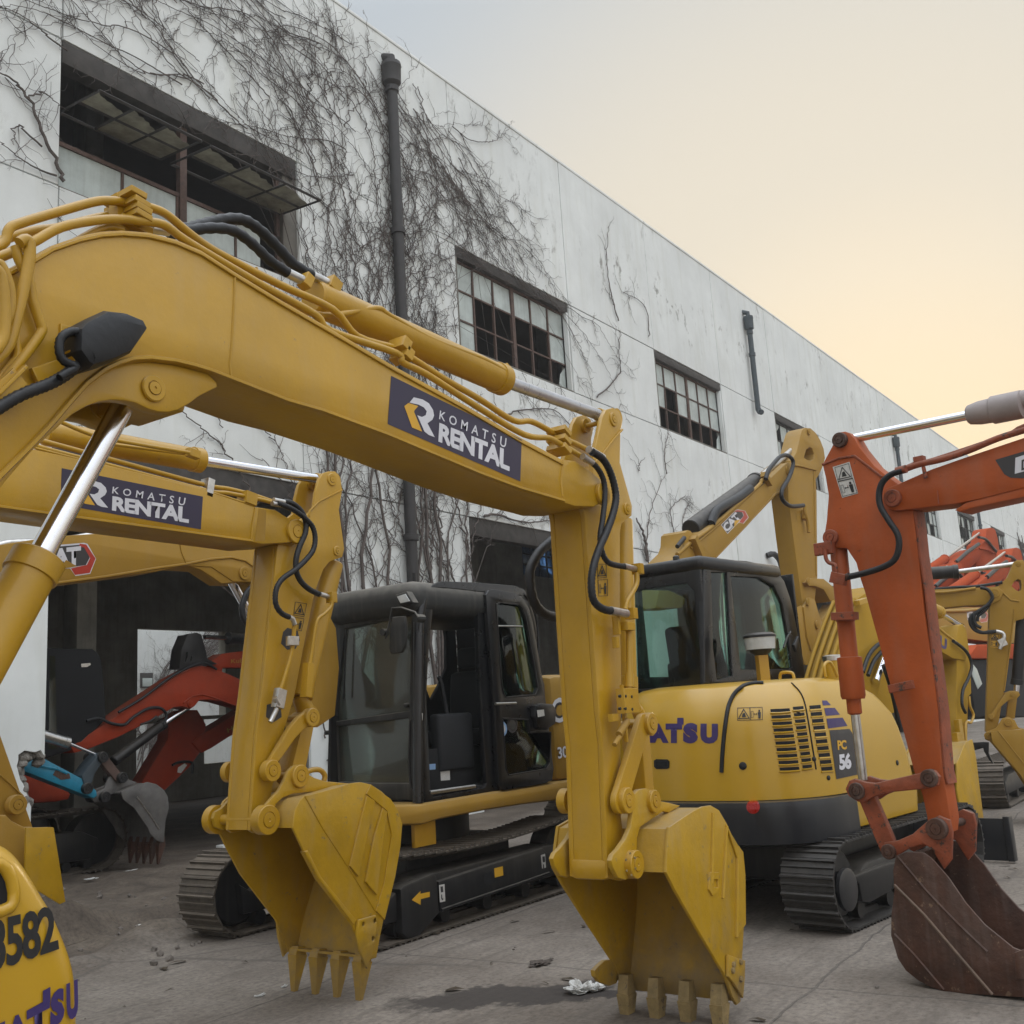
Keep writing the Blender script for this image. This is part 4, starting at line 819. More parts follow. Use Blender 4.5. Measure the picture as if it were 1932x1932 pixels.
# work lamp
lm=PX('c1',[(430,910),(470,870),(590,808),(700,820),(800,862),(830,920),(740,1050),(640,1100),(510,1138),(480,1120),(425,1040)])
plate('work_lamp',pA,[pA.hit(*p,.10) for p in lm],.15,'hose_rubber',A_,c=.13,bevel=.03)
bm=bmesh.new(); blk(bm,'c1',(470,1065),.11,.05,.06,.05,28); blk(bm,'c1',(320,1140),.16,.05,.02,.02,30); blk(bm,'c1',(390,1020),.06,.14,.012,.004,0); frombm('lamp_bracket',bm,'yellow_paint',A_)
PI('c1',[(480,935),(410,925),(350,960),(338,1030),(360,1090),(430,1130),(380,1160),(340,1190)],.10,.014,'hose_rubber','lamp_cable',.01)
PI('c1',[(440,1120),(370,1175),(280,1225),(150,1275),(60,1320),(-40,1385)],.07,.019,'hose_rubber','lamp_cable',.014)
# lettering on the boom
q=PX('c2',[(493,405),(1238,770),(1230,1008),(473,680)]); decal('sign_board',[q],pA,'navy_decal',A_,.0015)
def rental(pl,cr_,T,root):
    f=lambda P: PX(cr_,[T(*p) for p in P])
    decal('emblem',[f([(598,558),(622,528),(672,540),(708,562),(732,600),(738,632),(728,656),(700,676),(742,756),(706,742),(682,722),(642,630),(668,640),(690,630),(696,608),(680,586),(650,570)])],pl,'white_decal',root,.003)
    decal('emblem',[f([(568,578),(592,560),(648,578),(626,602),(624,612),(670,724),(612,700)])],pl,'yellow_decal',root,.003)
    lettering('boom_lettering','KOMATSU',f([(772,602),(1152,762),(1146,818),(766,652)]),pl,'white_decal',root,.012,1.75)
    lettering('boom_lettering','RENTAL',f([(768,672),(1172,836),(1168,950),(762,780)]),pl,'white_decal',root,.045,.92)
rental(pA,'c2',lambda x,y:(x,y),A_)
warning(pS,PX('c2',[(1672,1480),(1722,1480),(1722,1555),(1672,1560)]),PX('c2',[(1674,1570),(1728,1568),(1728,1660),(1678,1662)]),A_,c=.002)
# body cowl low at the left edge
pH=Pl(W0,'y',1.92); H=PX('c4',[(-420,900),(-300,820),(-100,792),(0,793),(60,800),(120,830),(180,890),(240,975),(310,1095),(375,1205),(430,1330),(478,1455),(505,1560),(520,1680),(525,1830),(530,1990),(520,2250),(200,2300),(-420,2350)])
HP=[Vector(pH.hit(*p)) for p in H]; HP=[Vector((p.x,p.y)) for p in cr([(p.x,p.y,0) for p in HP[:16]],3)]+HP[16:]
n_=len(HP); area=sum(HP[i].x*HP[(i+1)%n_].y-HP[(i+1)%n_].x*HP[i].y for i in range(n_)); sg=1 if area>0 else -1
def inset(P,d):
    o=[]
    for i,p in enumerate(P):
        t=(P[(i+1)%len(P)]-P[i-1]).normalized(); o.append(p+Vector((-t.y,t.x))*sg*d)
    return o
bm=bmesh.new(); RR=[]
for k in range(7):
    a=k/6*math.pi/2; RR.append([bm.verts.new(pH.w(q.x,q.y,-.055*(1-math.sin(a)))) for q in inset(HP,.055*(1-math.cos(a)))])
RR.insert(0,[bm.verts.new(pH.w(q.x,q.y,-.60)) for q in HP])
for A,B in zip(RR,RR[1:]):
    for k in range(n_): bm.faces.new((A[k],A[(k+1)%n_],B[(k+1)%n_],B[k]))
bm.faces.new(RR[-1]); bm.faces.new(RR[0][::-1]); frombm('body_cowl',bm,'yellow_gloss',A_,ang=50)
rc=PX('c4',[(-120,915),(0,918),(35,945),(66,1005),(82,1080),(80,1140),(56,1180),(0,1204),(-120,1215)])
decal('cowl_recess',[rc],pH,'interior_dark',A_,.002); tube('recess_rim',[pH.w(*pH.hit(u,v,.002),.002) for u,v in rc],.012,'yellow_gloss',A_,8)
def onH(off): return PX('c4',[p for p in off])
lettering('fleet_number','3582',onH([(-55,1262),(325,1160),(356,1432),(-60,1575)]),pH,'black_decal',A_,.03,.9,c=.003)
for ch,q_ in (('U',[(398,1640),(466,1608),(472,1838),(402,1862)]),('S',[(304,1700),(386,1645),(388,1862),(300,1905)]),('T',[(160,1800),(300,1722),(300,1935),(165,1995)]),('A',[(45,1850),(160,1800),(185,1990),(30,2060)]),('M',[(-100,1930),(30,1860),(30,2060),(-100,2120)])):
    lettering('cowl_lettering',ch,onH(q_),pH,'navy_letter',A_,.07,1,c=.003)
decal('cowl_lettering',[onH([(258,1680),(303,1656),(303,1745),(258,1768)])],pH,'navy_letter',A_,.0035)
box('base_frame',W0,-1.6,1.25,1.95,3.9,.45,.85,'black_steel',A_,.03)
# ================================================================ EXCAVATOR B (second arm)
B_=empty('excavator',(.6,5.26,0),'second yellow excavator arm with navy board, bucket on the ground before the black cab','excavator',EXG)
pA2=pA; YB2=5.09; p2=Pl(W0,'y',YB2)
bo=PX('c3',[(-900,200),(-500,60),(-100,160),(200,245),(700,355),(1170,478),(1450,572),(1570,590),(1650,640),(1705,665),(1728,710),(1710,755),(1670,775),(1500,785),(1440,775),(1150,735),(400,632),(0,575),(-500,520),(-900,700)])
plate('boom',p2,[p2.hit(*p) for p in bo],.34,'yellow_paint',B_)
tube('weld_bead',p2.W3('c3',[(-600,520),(0,572),(400,628),(1150,728),(1440,768)],.003),.009,'yellow_paint',B_,6); tube('weld_seam',p2.W3('c3',[(1455,580),(1440,670),(1432,760)],.001),.007,'yellow_paint',B_,6)
decal('repaint_patch',[PX('c3',[(1475,582),(1520,590),(1512,765),(1455,770)])],p2,'tan_paint',B_,.001)
YT=5.14; p3=Pl(W0,'y',YT)
stb=[(592,960),(596,930),(602,905),(609,893),(620,889),(633,889),(643,903),(646,925),(640,962),(650,1035),(646,1051),(632,1056),(622,1060),(610,1075),(593,1121),(575,1212),(556,1313),(536,1379),(522,1440),(512,1500),(520,1545),(508,1566),(480,1572),(472,1566),(484,1386),(494,1310),(509,1170),(524,1030),(533,1010)]
so3=[p3.hit(*p) for p in stb]
plate('stick_side',p3,so3,.03,'yellow_paint',B_); plate('stick_side',p3,so3,.03,'yellow_paint',B_,c=-.20)
plate('stick_core',p3,p3.t('px',[(524,1030),(533,1005),(560,985),(590,1000),(612,1070),(590,1121),(572,1212),(553,1313),(533,1379),(512,1490),(510,1545),(502,1566),(472,1566),(484,1386),(494,1310),(509,1170)]),.17,'yellow_paint',B_,c=-.03,bevel=.004)
tube('weld_seam',p3.W3('f',[(1320,-10),(1100,100),(1010,190),(1010,240)],.002),.007,'yellow_paint',B_,6)
boss('boom_tip_boss',p2,'f',(882,388),.082,'yellow_paint',B_,c=.001,h=.025); boss('stick_top_pin',p3,'px',(626,905),.045,'yellow_paint',B_,c=.001,h=.01,back=.21); boss('cylinder_pin',p3,'px',(636,1040),.036,'yellow_paint',B_,c=.001,h=.01,back=.21)
pBc=Pl(W0,'y',5.26)
a0=pBc.W3('c3',[(250,150)])[0]; a1=pBc.W3('c3',[(1148,310)])[0]; a2=pBc.W3('c3',[(1880,425)])[0]; cylinder_set('arm',a0,a1,a2,.072,.034,'yellow_paint',B_,eye=(Vector((0,1,0)),.052,.12))
a=p2.W3
T2=lambda crop,pts,c,r,m='yellow_paint',nm='hydraulic_pipe',corr=0,sm=4: tube(nm,p2.W3(crop,pts,c),r,m,B_,10,corr,sm)
T2('c3',[(-200,60),(200,190),(250,200),(620,300),(1170,448),(1300,470),(1440,505),(1560,545)],-.05,.015); T2('c3',[(-200,100),(200,225),(600,330),(1170,478),(1300,495),(1480,530),(1560,552)],-.02,.014); T2('c3',[(200,238),(620,345),(1200,490),(1450,570)],-.01,.008)
T2('c3',[(350,90),(520,160),(700,200),(1080,265)],.06,.012); T2('c3',[(630,215),(1090,275)],-.02,.010)
bm=bmesh.new(); blk(bm,'c3',(1180,470),.05,.12,.08,-.04,-10,p2); frombm('pipe_clamp',bm,'fitting_metal',B_)
bm=bmesh.new(); blk(bm,'c3',(1410,530),.09,.08,.10,-.04,-10,p2); blk(bm,'c3',(1100,270),.08,.05,.05,.03,-8,p2); blk(bm,'f',(1222,1015),.05,.07,.06,.05,0,p2); blk(bm,'h',(400,790),.05,.22,.06,.06,-8,p2); frombm('pipe_clamp',bm,'yellow_paint',B_)
T2('f',[(700,115),(800,150),(900,205),(980,270),(1040,340),(1065,440),(1050,550),(990,640),(880,745),(760,830),(700,920),(685,1020),(700,1100),(750,1165),(820,1200)],.05,.019,'hose_rubber','hydraulic_hose',.016)
T2('f',[(760,95),(850,120),(930,190),(975,290),(970,400),(920,520),(885,640),(885,760),(930,860),(1010,935),(1110,985)],.03,.019,'hose_rubber','hydraulic_hose')
for c_,P_ in (('f',[(655,118),(760,135)]),('f',[(670,85),(770,105)]),('f',[(810,1195),(850,1215),(870,1270)]),('f',[(1110,980),(1205,1010)]),('h',[(215,890),(240,930)])): T2(c_,P_,.045,.017,'fitting_metal','hose_fitting',0,0)
T2('f',[(865,1290),(858,1420),(835,1560),(790,1720),(735,1900)],.03,.014); T2('h',[(228,905),(225,960),(190,1030)],.03,.016,'fitting_metal','hose_fitting',0,0)
bm=bmesh.new(); blk(bm,'f',(850,1425),.09,.06,.03,.04,0,p2); blk(bm,'h',(240,895),.07,.12,.05,.03,-15,p2); frombm('valve_block',bm,'fitting_metal',B_)
bs=bvh_surf([o for o in bpy.data.objects if o.name.startswith('stick_side')][-2])
decal('weld_scorch',[PX('f',[(760,1340),(800,1300),(900,1330),(920,1420),(880,1500),(800,1510),(740,1450)]),PX('h',[(170,930),(210,920),(250,950),(255,1000),(210,1030),(165,1000)])],p3,'charcoal_decal',B_,.001)
T2('f',[(1225,1040),(1215,1100),(1150,1170),(1090,1220),(1060,1350),(1030,1560)],.07,.012); T2('h',[(425,640),(413,720),(410,750)],.07,.014)
q0=pBc.W3('px',[(628,1062)])[0]; q1=pBc.W3('h',[(362,890)])[0]; q2=pBc.W3('h',[(400,985)])[0]; q1b=pBc.W3('h',[(365,905)])[0]
cylinder_set('bucket',q0,q1,q2,.075,.045,'yellow_paint',B_,mr='yellow_paint',eye=(Vector((0,1,0)),.055,.10))
pK=Pl(W0,'y',5.08)
for cc in (0,-.32):
    bm=bmesh.new(); P=pK.t('h',[(395,965),(350,1000),(300,1060),(240,1160),(175,1270),(205,1300),(260,1230),(330,1130),(380,1075),(430,1040),(455,1010),(440,970)],cc); bplate(bm,pK,P,.04,cc,(),.010); frombm('tipping_link',bm,'yellow_paint',B_)
bm=bmesh.new(); bar(bm,pK,'h',(415,1010),(345,1335),.05,.06,-.1,.14); frombm('bucket_link',bm,'yellow_paint',B_)
boss('link_pin',pK,'h',(422,1003),.060,'yellow_paint',B_,c=0,h=.03,back=.38); boss('link_pin',pK,'h',(193,1307),.066,'yellow_paint',B_,c=0,h=.03,back=.38)
pB=Pl(W0,'y',4.90)
so=[pB.hit(*p) for p in PX('c5',[(555,630),(570,500),(610,420),(645,388),(760,360),(900,322),(985,293),(1070,282),(1150,300),(1230,352),(1300,420),(1352,495),(1382,600),(1370,760),(1330,1000),(1245,1330),(1220,1450),(1190,1620),(1110,1640),(1010,1380),(740,1010),(640,810)])]
bucket(B_,pB,so,so[0:19],.72,'yellow_bucket',pB.t('c5',[(1140,1625)])[0],None,(-.16,-1),4,tw=.078,tip=.28,adapt=.03,tm='yellow_bucket')
bm=bmesh.new()
bplate(bm,pB,pB.t('c5',[(1105,385),(1165,425),(1040,1000),(975,920)]),.018,.018,(),.004); bplate(bm,pB,pB.t('c5',[(1225,480),(1258,510),(1225,760),(1180,1140),(1095,1040),(1160,700)]),.018,.018,(),.004)
bplate(bm,pB,pB.t('c5',[(1140,300),(1290,410),(1345,495),(1378,600),(1365,770),(1325,1000),(1245,1330),(1180,1260),(1240,1060),(1300,680),(1262,500),(1105,370)]),.012,.010,(),.003)
bplate(bm,pB,pB.t('c5',[(632,810),(660,800),(760,1000),(1030,1330),(1010,1370),(740,1015)]),.045,.012,(),.008)
frombm('wear_bar',bm,'yellow_bucket',B_); tube('weld_seam',pB.W3('c5',[(645,388),(780,630),(970,920),(1180,1260)],.001),.005,'yellow_bucket',B_,5)
hl=[[(a+.014*math.cos(t*math.pi/4),b+.014*math.sin(t*math.pi/4)) for t in range(8)] for a,b in pB.t('c5',[(1070,1360),(1157,1335),(1143,1470)])]
plate('side_cutter',pB,pB.t('c5',[(1030,1330),(1165,1292),(1175,1350),(1160,1500),(1100,1700),(1040,1560),(1020,1440)]),.022,'yellow_bucket',B_,c=.026,holes=hl)
pBf=Pl(W0,'y',5.62); plate('side_cutter',pBf,pBf.t('c5',[(455,1310),(430,1350),(440,1460),(480,1610),(570,1490),(620,1460),(700,1300),(560,1250)]),.024,'yellow_bucket',B_,c=.01)
pE=Pl(W0,'y',5.05); ear=[(265,560),(280,510),(330,480),(390,410),(450,345),(490,270),(520,200),(560,160),(610,160),(650,210),(720,250),(800,275),(985,293),(900,322),(760,350),(560,370),(480,400),(425,450),(415,560),(400,620),(340,655),(285,630)]
for cc in (0,-.38): plate('bucket_ear',pE,pE.t('c5',ear),.03,'yellow_bucket',B_,c=cc)
boss('bucket_pin',pE,'c5',(340,570),.088,'yellow_paint',B_,c=0,h=.05,back=.45); boss('bucket_pin',pE,'c5',(598,236),.070,'yellow_paint',B_,c=0,h=.03,back=.42)
tube('lifting_hook',pE.W3('c5',[(650,210),(700,190),(760,190),(795,230),(790,275)],-.2),.018,'yellow_paint',B_,8,0,3)
decal('sign_board',[PX('c3',[(352,352),(1158,515),(1146,702),(345,560)])],p2,'navy_decal',B_,.0015)
# the emblem and words, mapped from the first board to this one
Q1=[(493,405),(1238,770),(1230,1008),(473,680)]; Q2=[(352,352),(1158,515),(1146,702),(345,560)]
def hom(Q,P):
    import numpy as np
    A=[];B=[]
    for (x,y),(u,v) in zip(Q,P): A+= [[x,y,1,0,0,0,-u*x,-u*y],[0,0,0,x,y,1,-v*x,-v*y]]; B+=[u,v]
    h=np.linalg.solve(np.array(A,float),np.array(B,float)); return lambda x,y:((h[0]*x+h[1]*y+h[2])/(h[6]*x+h[7]*y+1),(h[3]*x+h[4]*y+h[5])/(h[6]*x+h[7]*y+1))
rental(p2,'c3',hom(Q1,Q2),B_)
warning(p3,PX('f',[(878,1055),(985,1072),(960,1195),(862,1180)]),PX('f',[(860,1200),(960,1215),(935,1330),(850,1310)]),B_,c=.002)
box('base_frame',W0,-1.5,.6,4.3,6.2,.45,.85,'black_steel',B_,.03)
# ================================================================ EXCAVATOR C (black cab, facing left)
C_=empty('excavator',(7.8,6.8,0),'tan excavator with dusty black open-doored cab and wide steel tracks','excavator',EXG)
track(C_,W0,5.95,9.35,5.78,.46,.70,drop=.07); track(C_,W0,5.95,9.35,7.37,.46,.70,drop=.07)
box('undercarriage_frame',W0,7.0,8.5,6.15,7.45,.28,.62,'black_steel',C_,.04); lathe('slew_ring',(7.9,6.8,.6),(0,0,1),[(0,.5),(.28,.5)],'black_steel',C_,32)
pC=Pl(W0,'y',5.775)
plate('track_guard',pC,pC.t('o',[(370,1040),(395,1010),(640,905),(665,930),(690,1230),(600,1330),(530,1420),(435,1450),(385,1400)]),.16,'black_steel',C_,bevel=.02)
plate('track_beam',pC,pC.t('o',[(680,975),(1120,830),(1530,700),(1568,740),(1580,900),(1300,1010),(700,1215)]),.22,'black_steel',C_,bevel=.015)
tube('beam_lip',pC.W3('o',[(700,1208),(1300,1003),(1578,905)],.01),.014,'black_steel',C_,6)
decal('arrow_decal',[PX('o',[(458,1125),(530,1052),(528,1075),(605,1058),(605,1100),(532,1118),(530,1165)])],pC,'yellow_decal',C_,.002)
for q in ([(680,1005),(725,995),(732,1135),(688,1145)],[(1510,760),(1545,748),(1552,862),(1520,870)]):
    decal('sticker',[PX('o',q)],pC,'sticker_white',C_,.002); a=q[0]; decal('sticker_symbol',[PX('o',[(a[0]+12,a[1]+12),(a[0]+32,a[1]+8),(a[0]+36,a[1]+55),(a[0]+16,a[1]+60)])]+[PX('o',[(a[0]+18,a[1]+75),(a[0]+26,a[1]+75),(a[0]+28,a[1]+105),(a[0]+38,a[1]+112),(a[0]+28,a[1]+125),(a[0]+18,a[1]+112)])],pC,'charcoal_decal',C_,.003)
decal('warning_decal',[PX('o',[(1130,868),(1200,850),(1205,925),(1135,943)])],pC,'yellow_decal',C_,.002); decal('frame_opening',[PX('o',[(1045,915),(1110,890),(1135,940),(1130,990),(1060,1005),(1045,980)])],pC,'interior_dark',C_,.0015)
pS2=Pl(W0,'y',5.80)
plate('deck_skirt',pS2,pS2.t('o',[(250,352),(530,345),(1100,250),(1735,150),(2000,110),(2000,262),(1735,305),(1400,345),(1100,390),(700,470),(560,515),(270,522)]),1.95,'tan_paint',C_,bevel=.05)
cx0,cz0=pS2.t('o',[(630,500)])[0]; cx1,_=pS2.t('o',[(800,480)])[0]; box('tool_plate',W0,cx0,cx1,6.0,6.04,.66,.86,'yellow_decal',C_)
box('engine_house',W0,8.93,10.35,5.84,7.72,1.02,2.08,'tan_paint',C_,.10)
box('counterweight',W0,10.1,10.62,5.95,7.62,.95,1.75,'dusty_black',C_,.10)
pb_=Pl(W0,'y',5.84)
def outlined(name,s,q,surf,root,w1=.07,w0=.02,sp=.95):
    lettering(name,s,q,surf,'black_decal',root,w1,sp,c=.002); lettering(name,s,q,surf,'white_decal',root,w0,sp,c=.004)
outlined('side_lettering','CAT',PX('c7',[(1636,1000),(1900,960),(1905,1140),(1642,1178)]),pb_,C_)
outlined('model_number','307',PX('c7',[(1680,1345),(1790,1325),(1795,1410),(1688,1428)]),pb_,C_,.06,.02)
# cab
pD=Pl(W0,'y',5.86); T7=lambda P,pl=pD: pl.t('c7',P)
sideo=T7([(700,1745),(702,1000),(708,420),(735,250),(790,188),(860,160),(1100,168),(1380,192),(1440,215),(1485,262),(1530,380),(1560,780),(1590,900),(1632,1570),(1600,1605),(1200,1672),(1150,1690),(760,1750)])
doorh=T7([(795,330),(808,262),(850,222),(900,212),(1085,235),(1108,262),(1130,900),(1178,1600),(1160,1635),(800,1700),(768,1650),(738,1200),(762,700)])
rearh=T7([(1180,300),(1400,320),(1560,980),(1600,1500),(1240,1560)])
plate('cab_side',pD,sideo,.05,'cab_black',C_,holes=[doorh,rearh],bevel=.007)
dro=T7([(1140,262),(1160,228),(1200,222),(1350,248),(1405,290),(1445,350),(1475,450),(1562,980),(1622,1500),(1612,1582),(1560,1600),(1265,1652),(1232,1610),(1190,900)])
dh1=T7([(1210,330),(1235,318),(1370,330),(1395,350),(1425,430),(1512,920),(1492,972),(1280,992),(1262,960),(1250,900)])
dh2=T7([(1255,1140),(1440,1150),(1450,1240),(1600,1240),(1595,1450),(1570,1500),(1300,1545),(1280,1500)])
dr=plate('cab_door',pD,dro,.045,'cab_black',C_,c=.055,holes=[dh1,dh2],bevel=.007)
plate('door_glass',pD,[(a,b) for a,b in dh1],.008,'tinted_glass',dr,c=.035,bevel=.001); plate('door_glass',pD,dh2,.008,'tinted_glass',dr,c=.035,bevel=.001)
tube('window_bar',pD.W3('c7',[(1222,478),(1430,482)],.045),.008,'fitting_metal',dr,6); tube('door_handle',pD.W3('c7',[(1240,1035),(1385,1030)],.085),.013,'fitting_metal',dr,8)
for q in (dh1,dh2): tube('window_seal',[pD.w(a,b,.056) for a,b in q+q[:1]],.007,'black_steel',dr,6)
plate('door_lock',pD,T7([(1455,1050),(1500,1035),(1580,1040),(1604,1080),(1600,1180),(1540,1222),(1480,1215),(1452,1130)]),.07,'cab_black',dr,c=.12,bevel=.02)
decal('sticker',[PX('c7',[(1535,1080),(1585,1075),(1590,1120),(1542,1130)])],pD,'sticker_white',dr,.124)
for (x,y,m) in ((1285,1215,'blue_glass'),(1360,1185,'charcoal_decal')):
    c=[(x+38*math.cos(t*.52),y+58*math.sin(t*.52)) for t in range(12)]; decal('round_sticker',[PX('c7',c)],pD,m,dr,.037)
    c=[(x+26*math.cos(t*.52),y+40*math.sin(t*.52)) for t in range(12)]; decal('round_sticker',[PX('c7',c)],pD,'tinted_glass' if m!='blue_glass' else 'sticker_white',dr,.038)
pF=Pl(W0,'y',6.90)
plate('cab_side',pF,[(a,b) for a,b in sideo],.04,'interior_dark',C_,holes=[pF.t('c7',[(795,385),(840,392),(872,440),(890,560),(890,780),(850,880),(780,1010),(740,905),(752,700),(785,420)]),pF.t('c7',[(1000,415),(1095,405),(1108,600),(1005,600)]),pF.t('c7',[(235,500),(640,430),(630,940),(400,935),(300,800),(240,640)])],bevel=.008)
pX=Pl(W0,'x',6.965)
xo=pX.t('c7',[(150,470),(650,395),(700,400),(692,1745),(640,1745),(90,1590),(35,1590),(60,900),(120,470)])
ya=5.9; 
def xrect(y0,y1,z0,z1): return [(-y1,z0),(-y0,z0),(-y0,z1),(-y1,z1)]
h1=pX.t('c7',[(165,500),(640,405),(622,1085),(100,1160),(120,900)]); h2=pX.t('c7',[(108,1195),(620,1135),(620,1600),(400,1600),(125,1590)])
plate('cab_front',pX,xrect(5.87,6.93,1.05,2.70),.05,'dusty_black',C_,holes=[h1,h2],bevel=.007)
plate('windshield',pX,h1,.008,'dusty_glass',C_,c=-.02,bevel=.001); plate('windshield',pX,h2,.008,'dusty_glass',C_,c=-.02,bevel=.001)
bm=bmesh.new(); bbox(bm,W0,6.88,8.72,5.84,6.94,2.60,2.90,.10); frombm('cab_roof',bm,'dusty_black',C_,ang=60)
box('cab_back',W0,8.78,8.84,5.9,6.9,1.05,2.7,'interior_dark',C_); box('cab_floor',W0,7.0,8.84,5.9,6.88,1.03,1.10,'interior_dark',C_)
# corner post, seat and controls
bm=bmesh.new(); btube(bm,[pD.w(a,b,-.02) for a,b in T7([(700,1740),(700,1000),(705,420),(730,290)])],.045,12); frombm('cab_post',bm,'cab_black',C_,ang=60)
def rbox(name,x0,x1,y0,y1,z0,z1,m,r=.04,tilt=0,par=C_):
    bm=bmesh.new(); bbox(bm,W0,x0,x1,y0,y1,z0,z1,r)
    if tilt:
        for v in bm.verts: v.co.x+=(v.co.z-z0)*tilt
    return frombm(name,bm,m,par,ang=60)
rbox('seat',7.75,8.25,6.15,6.6,1.45,1.60,'seat_fabric'); rbox('seat_back',8.15,8.3,6.17,6.58,1.58,2.15,'seat_fabric',.05,.12); rbox('headrest',8.24,8.34,6.25,6.5,2.18,2.38,'seat_fabric',.04)
rbox('seat_base',7.8,8.2,6.2,6.55,1.1,1.45,'interior_dark'); rbox('console',7.35,7.85,6.02,6.14,1.25,1.75,'seat_fabric',.03); rbox('console',7.35,7.9,6.6,6.75,1.25,1.65,'seat_fabric',.03)
tube('control_lever',[(7.55,6.08,1.7),(7.48,6.08,2.02),(7.45,6.08,2.08)],.02,'seat_fabric',C_,8); tube('travel_lever',[(7.2,6.35,1.1),(7.3,6.35,1.8)],.015,'fitting_metal',C_,8); tube('travel_lever',[(7.2,6.5,1.1),(7.3,6.5,1.8)],.015,'fitting_metal',C_,8)
pI=Pl(W0,'y',6.05); decal('sticker',[PX('c7',[(845,1475),(912,1470),(916,1578),(850,1583)])],pI,'sticker_white',C_,0); decal('sticker_blue',[PX('c7',[(768,1465),(812,1462),(812,1502),(770,1505)])],pI,'blue_glass',C_,0); box('seat_plinth',W0,7.1,7.9,6.052,6.10,1.1,1.45,'interior_dark',C_)
tube('door_sill_rail',pD.W3('c7',[(770,1668),(1090,1622)],-.01),.018,'fitting_metal',C_,6)
decal('sticker',[PX('c7',[(650,1105),(722,1102),(720,1152),(650,1152)])],pX,'sticker_white',C_,.062)
# mirror, lamp, grab rail and front details
pM=Pl(W0,'x',6.80); plate('mirror',pM,pM.t('c7',[(500,415),(585,408),(598,470),(590,620),(565,672),(490,678),(478,640),(482,500)]),.04,'dusty_black',C_,bevel=.015)
tube('mirror_arm',pM.W3('c7',[(455,570),(480,480),(505,352),(570,350),(665,382),(690,420)],.03),.010,'dusty_black',C_,8)
bm=bmesh.new(); blathe(bm,pM.W3('c7',[(465,525)],0)[0],pM.n,[(0,.03),(.06,.03)],10); blathe(bm,pM.W3('c7',[(690,425)],-.02)[0],pM.n,[(-.06,.035),(.04,.035)],10); frombm('mirror_clamp',bm,'dusty_black',C_)
plate('cab_lamp',pM,pM.t('c7',[(522,258),(605,232),(652,310),(560,332)]),.08,'dusty_black',C_,bevel=.01); plate('lamp_lens',pM,pM.t('c7',[(540,270),(600,250),(632,303),(565,318)]),.012,'clear_lens',C_,c=.008,bevel=.003)
tube('wiper',pX.W3('c7',[(175,520),(165,800),(158,1000)],.02),.008,'black_steel',C_,6)
tube('grab_rail',pX.W3('c7',[(632,1150),(625,1400),(640,1640),(690,1665),(715,1630)],.07),.011,'black_steel',C_,8,0,3)
for p in ((60,650),(65,725),(60,950),(45,1240),(610,1045)): lathe('front_clamp',pX.W3('c7',[p],0)[0],pX.n,[(-.02,.02),(.03,.02),(.035,.012)],'dusty_black',C_,8)
rbox('roof_lamp',8.35,8.5,5.83,5.90,2.74,2.84,'black_steel',.02)
bm=bmesh.new(); btube(bm,[(6.95,6.86,2.85),(6.95,6.86,3.02)],.02,8); btube(bm,[(7.25,6.15,2.88),(7.25,6.15,3.02)],.02,8); frombm('roof_stub',bm,'black_steel',C_)
tube('rear_grab_rail',pD.W3('c7',[(1440,250),(1500,330),(1540,480),(1545,700),(1530,780)],.02),.014,'black_steel',C_,8,0,3)
# boom, stick, bucket of C
pCb=Pl(W0,'y',6.62); Tm=lambda crop,pts: pCb.t(crop,pts)
bo=[pCb.hit(*p) for p in [(-330,1200),(-200,1110),(0,1028),(100,1012),(180,1007),(350,1000),(430,1006),(500,1030),(560,1085),(606,1130),(634,1185),(640,1260),(632,1350),(600,1372),(585,1372),(580,1330),(545,1200),(505,1125),(484,1098),(440,1097),(400,1070),(350,1067),(298,1078),(198,1091),(96,1104),(-100,1150),(-230,1230),(-300,1270)]]
plate('boom',pCb,bo,.30,'tan_paint',C_)
tube('weld_bead',pCb.W3('c3',[(-300,1190),(290,1012),(600,972),(900,922),(1060,900),(1200,872),(1320,862),(1400,880),(1480,940),(1540,1040)],.003),.010,'tan_paint',C_,6); tube('weld_seam',pCb.W3('c3',[(1020,750),(1035,830),(1062,895)],.001),.006,'tan_paint',C_,6)
boss('boom_pin',pCb,'c3',(1392,953),.055,'tan_paint',C_,c=.001,h=.02)
plate('lift_cylinder_bracket',pCb,Tm('c3',[(1060,903),(1200,875),(1330,862),(1420,890),(1500,960),(1500,1003),(1340,1003),(1270,1010),(1220,975),(1150,930)]),.05,'tan_paint',C_,c=-.01)
pCc=Pl(W0,'y',6.77); a=pCc.W3('c3',[(1320,990)])[0]; b=pCc.W3('c3',[(1480,1280)])[0]; c_=pCc.W3('c3',[(1700,1680)])[0]; cylinder_set('lift',c_,b,a,.075,.042,'tan_paint',C_)
for off in (0,16): tube('hydraulic_hose',pCb.W3('f',[(500+off,880),(420+off,950),(375+off,1050),(360+off,1130),(380+off,1220),(450+off,1300)],.03),.02,'hose_rubber',C_,10,.018,4)
tube('hydraulic_pipe',pCb.W3('c3',[(-100,840),(0,790),(100,775),(300,770),(540,730)],-.1),.022,'fitting_metal',C_,8,0,3)
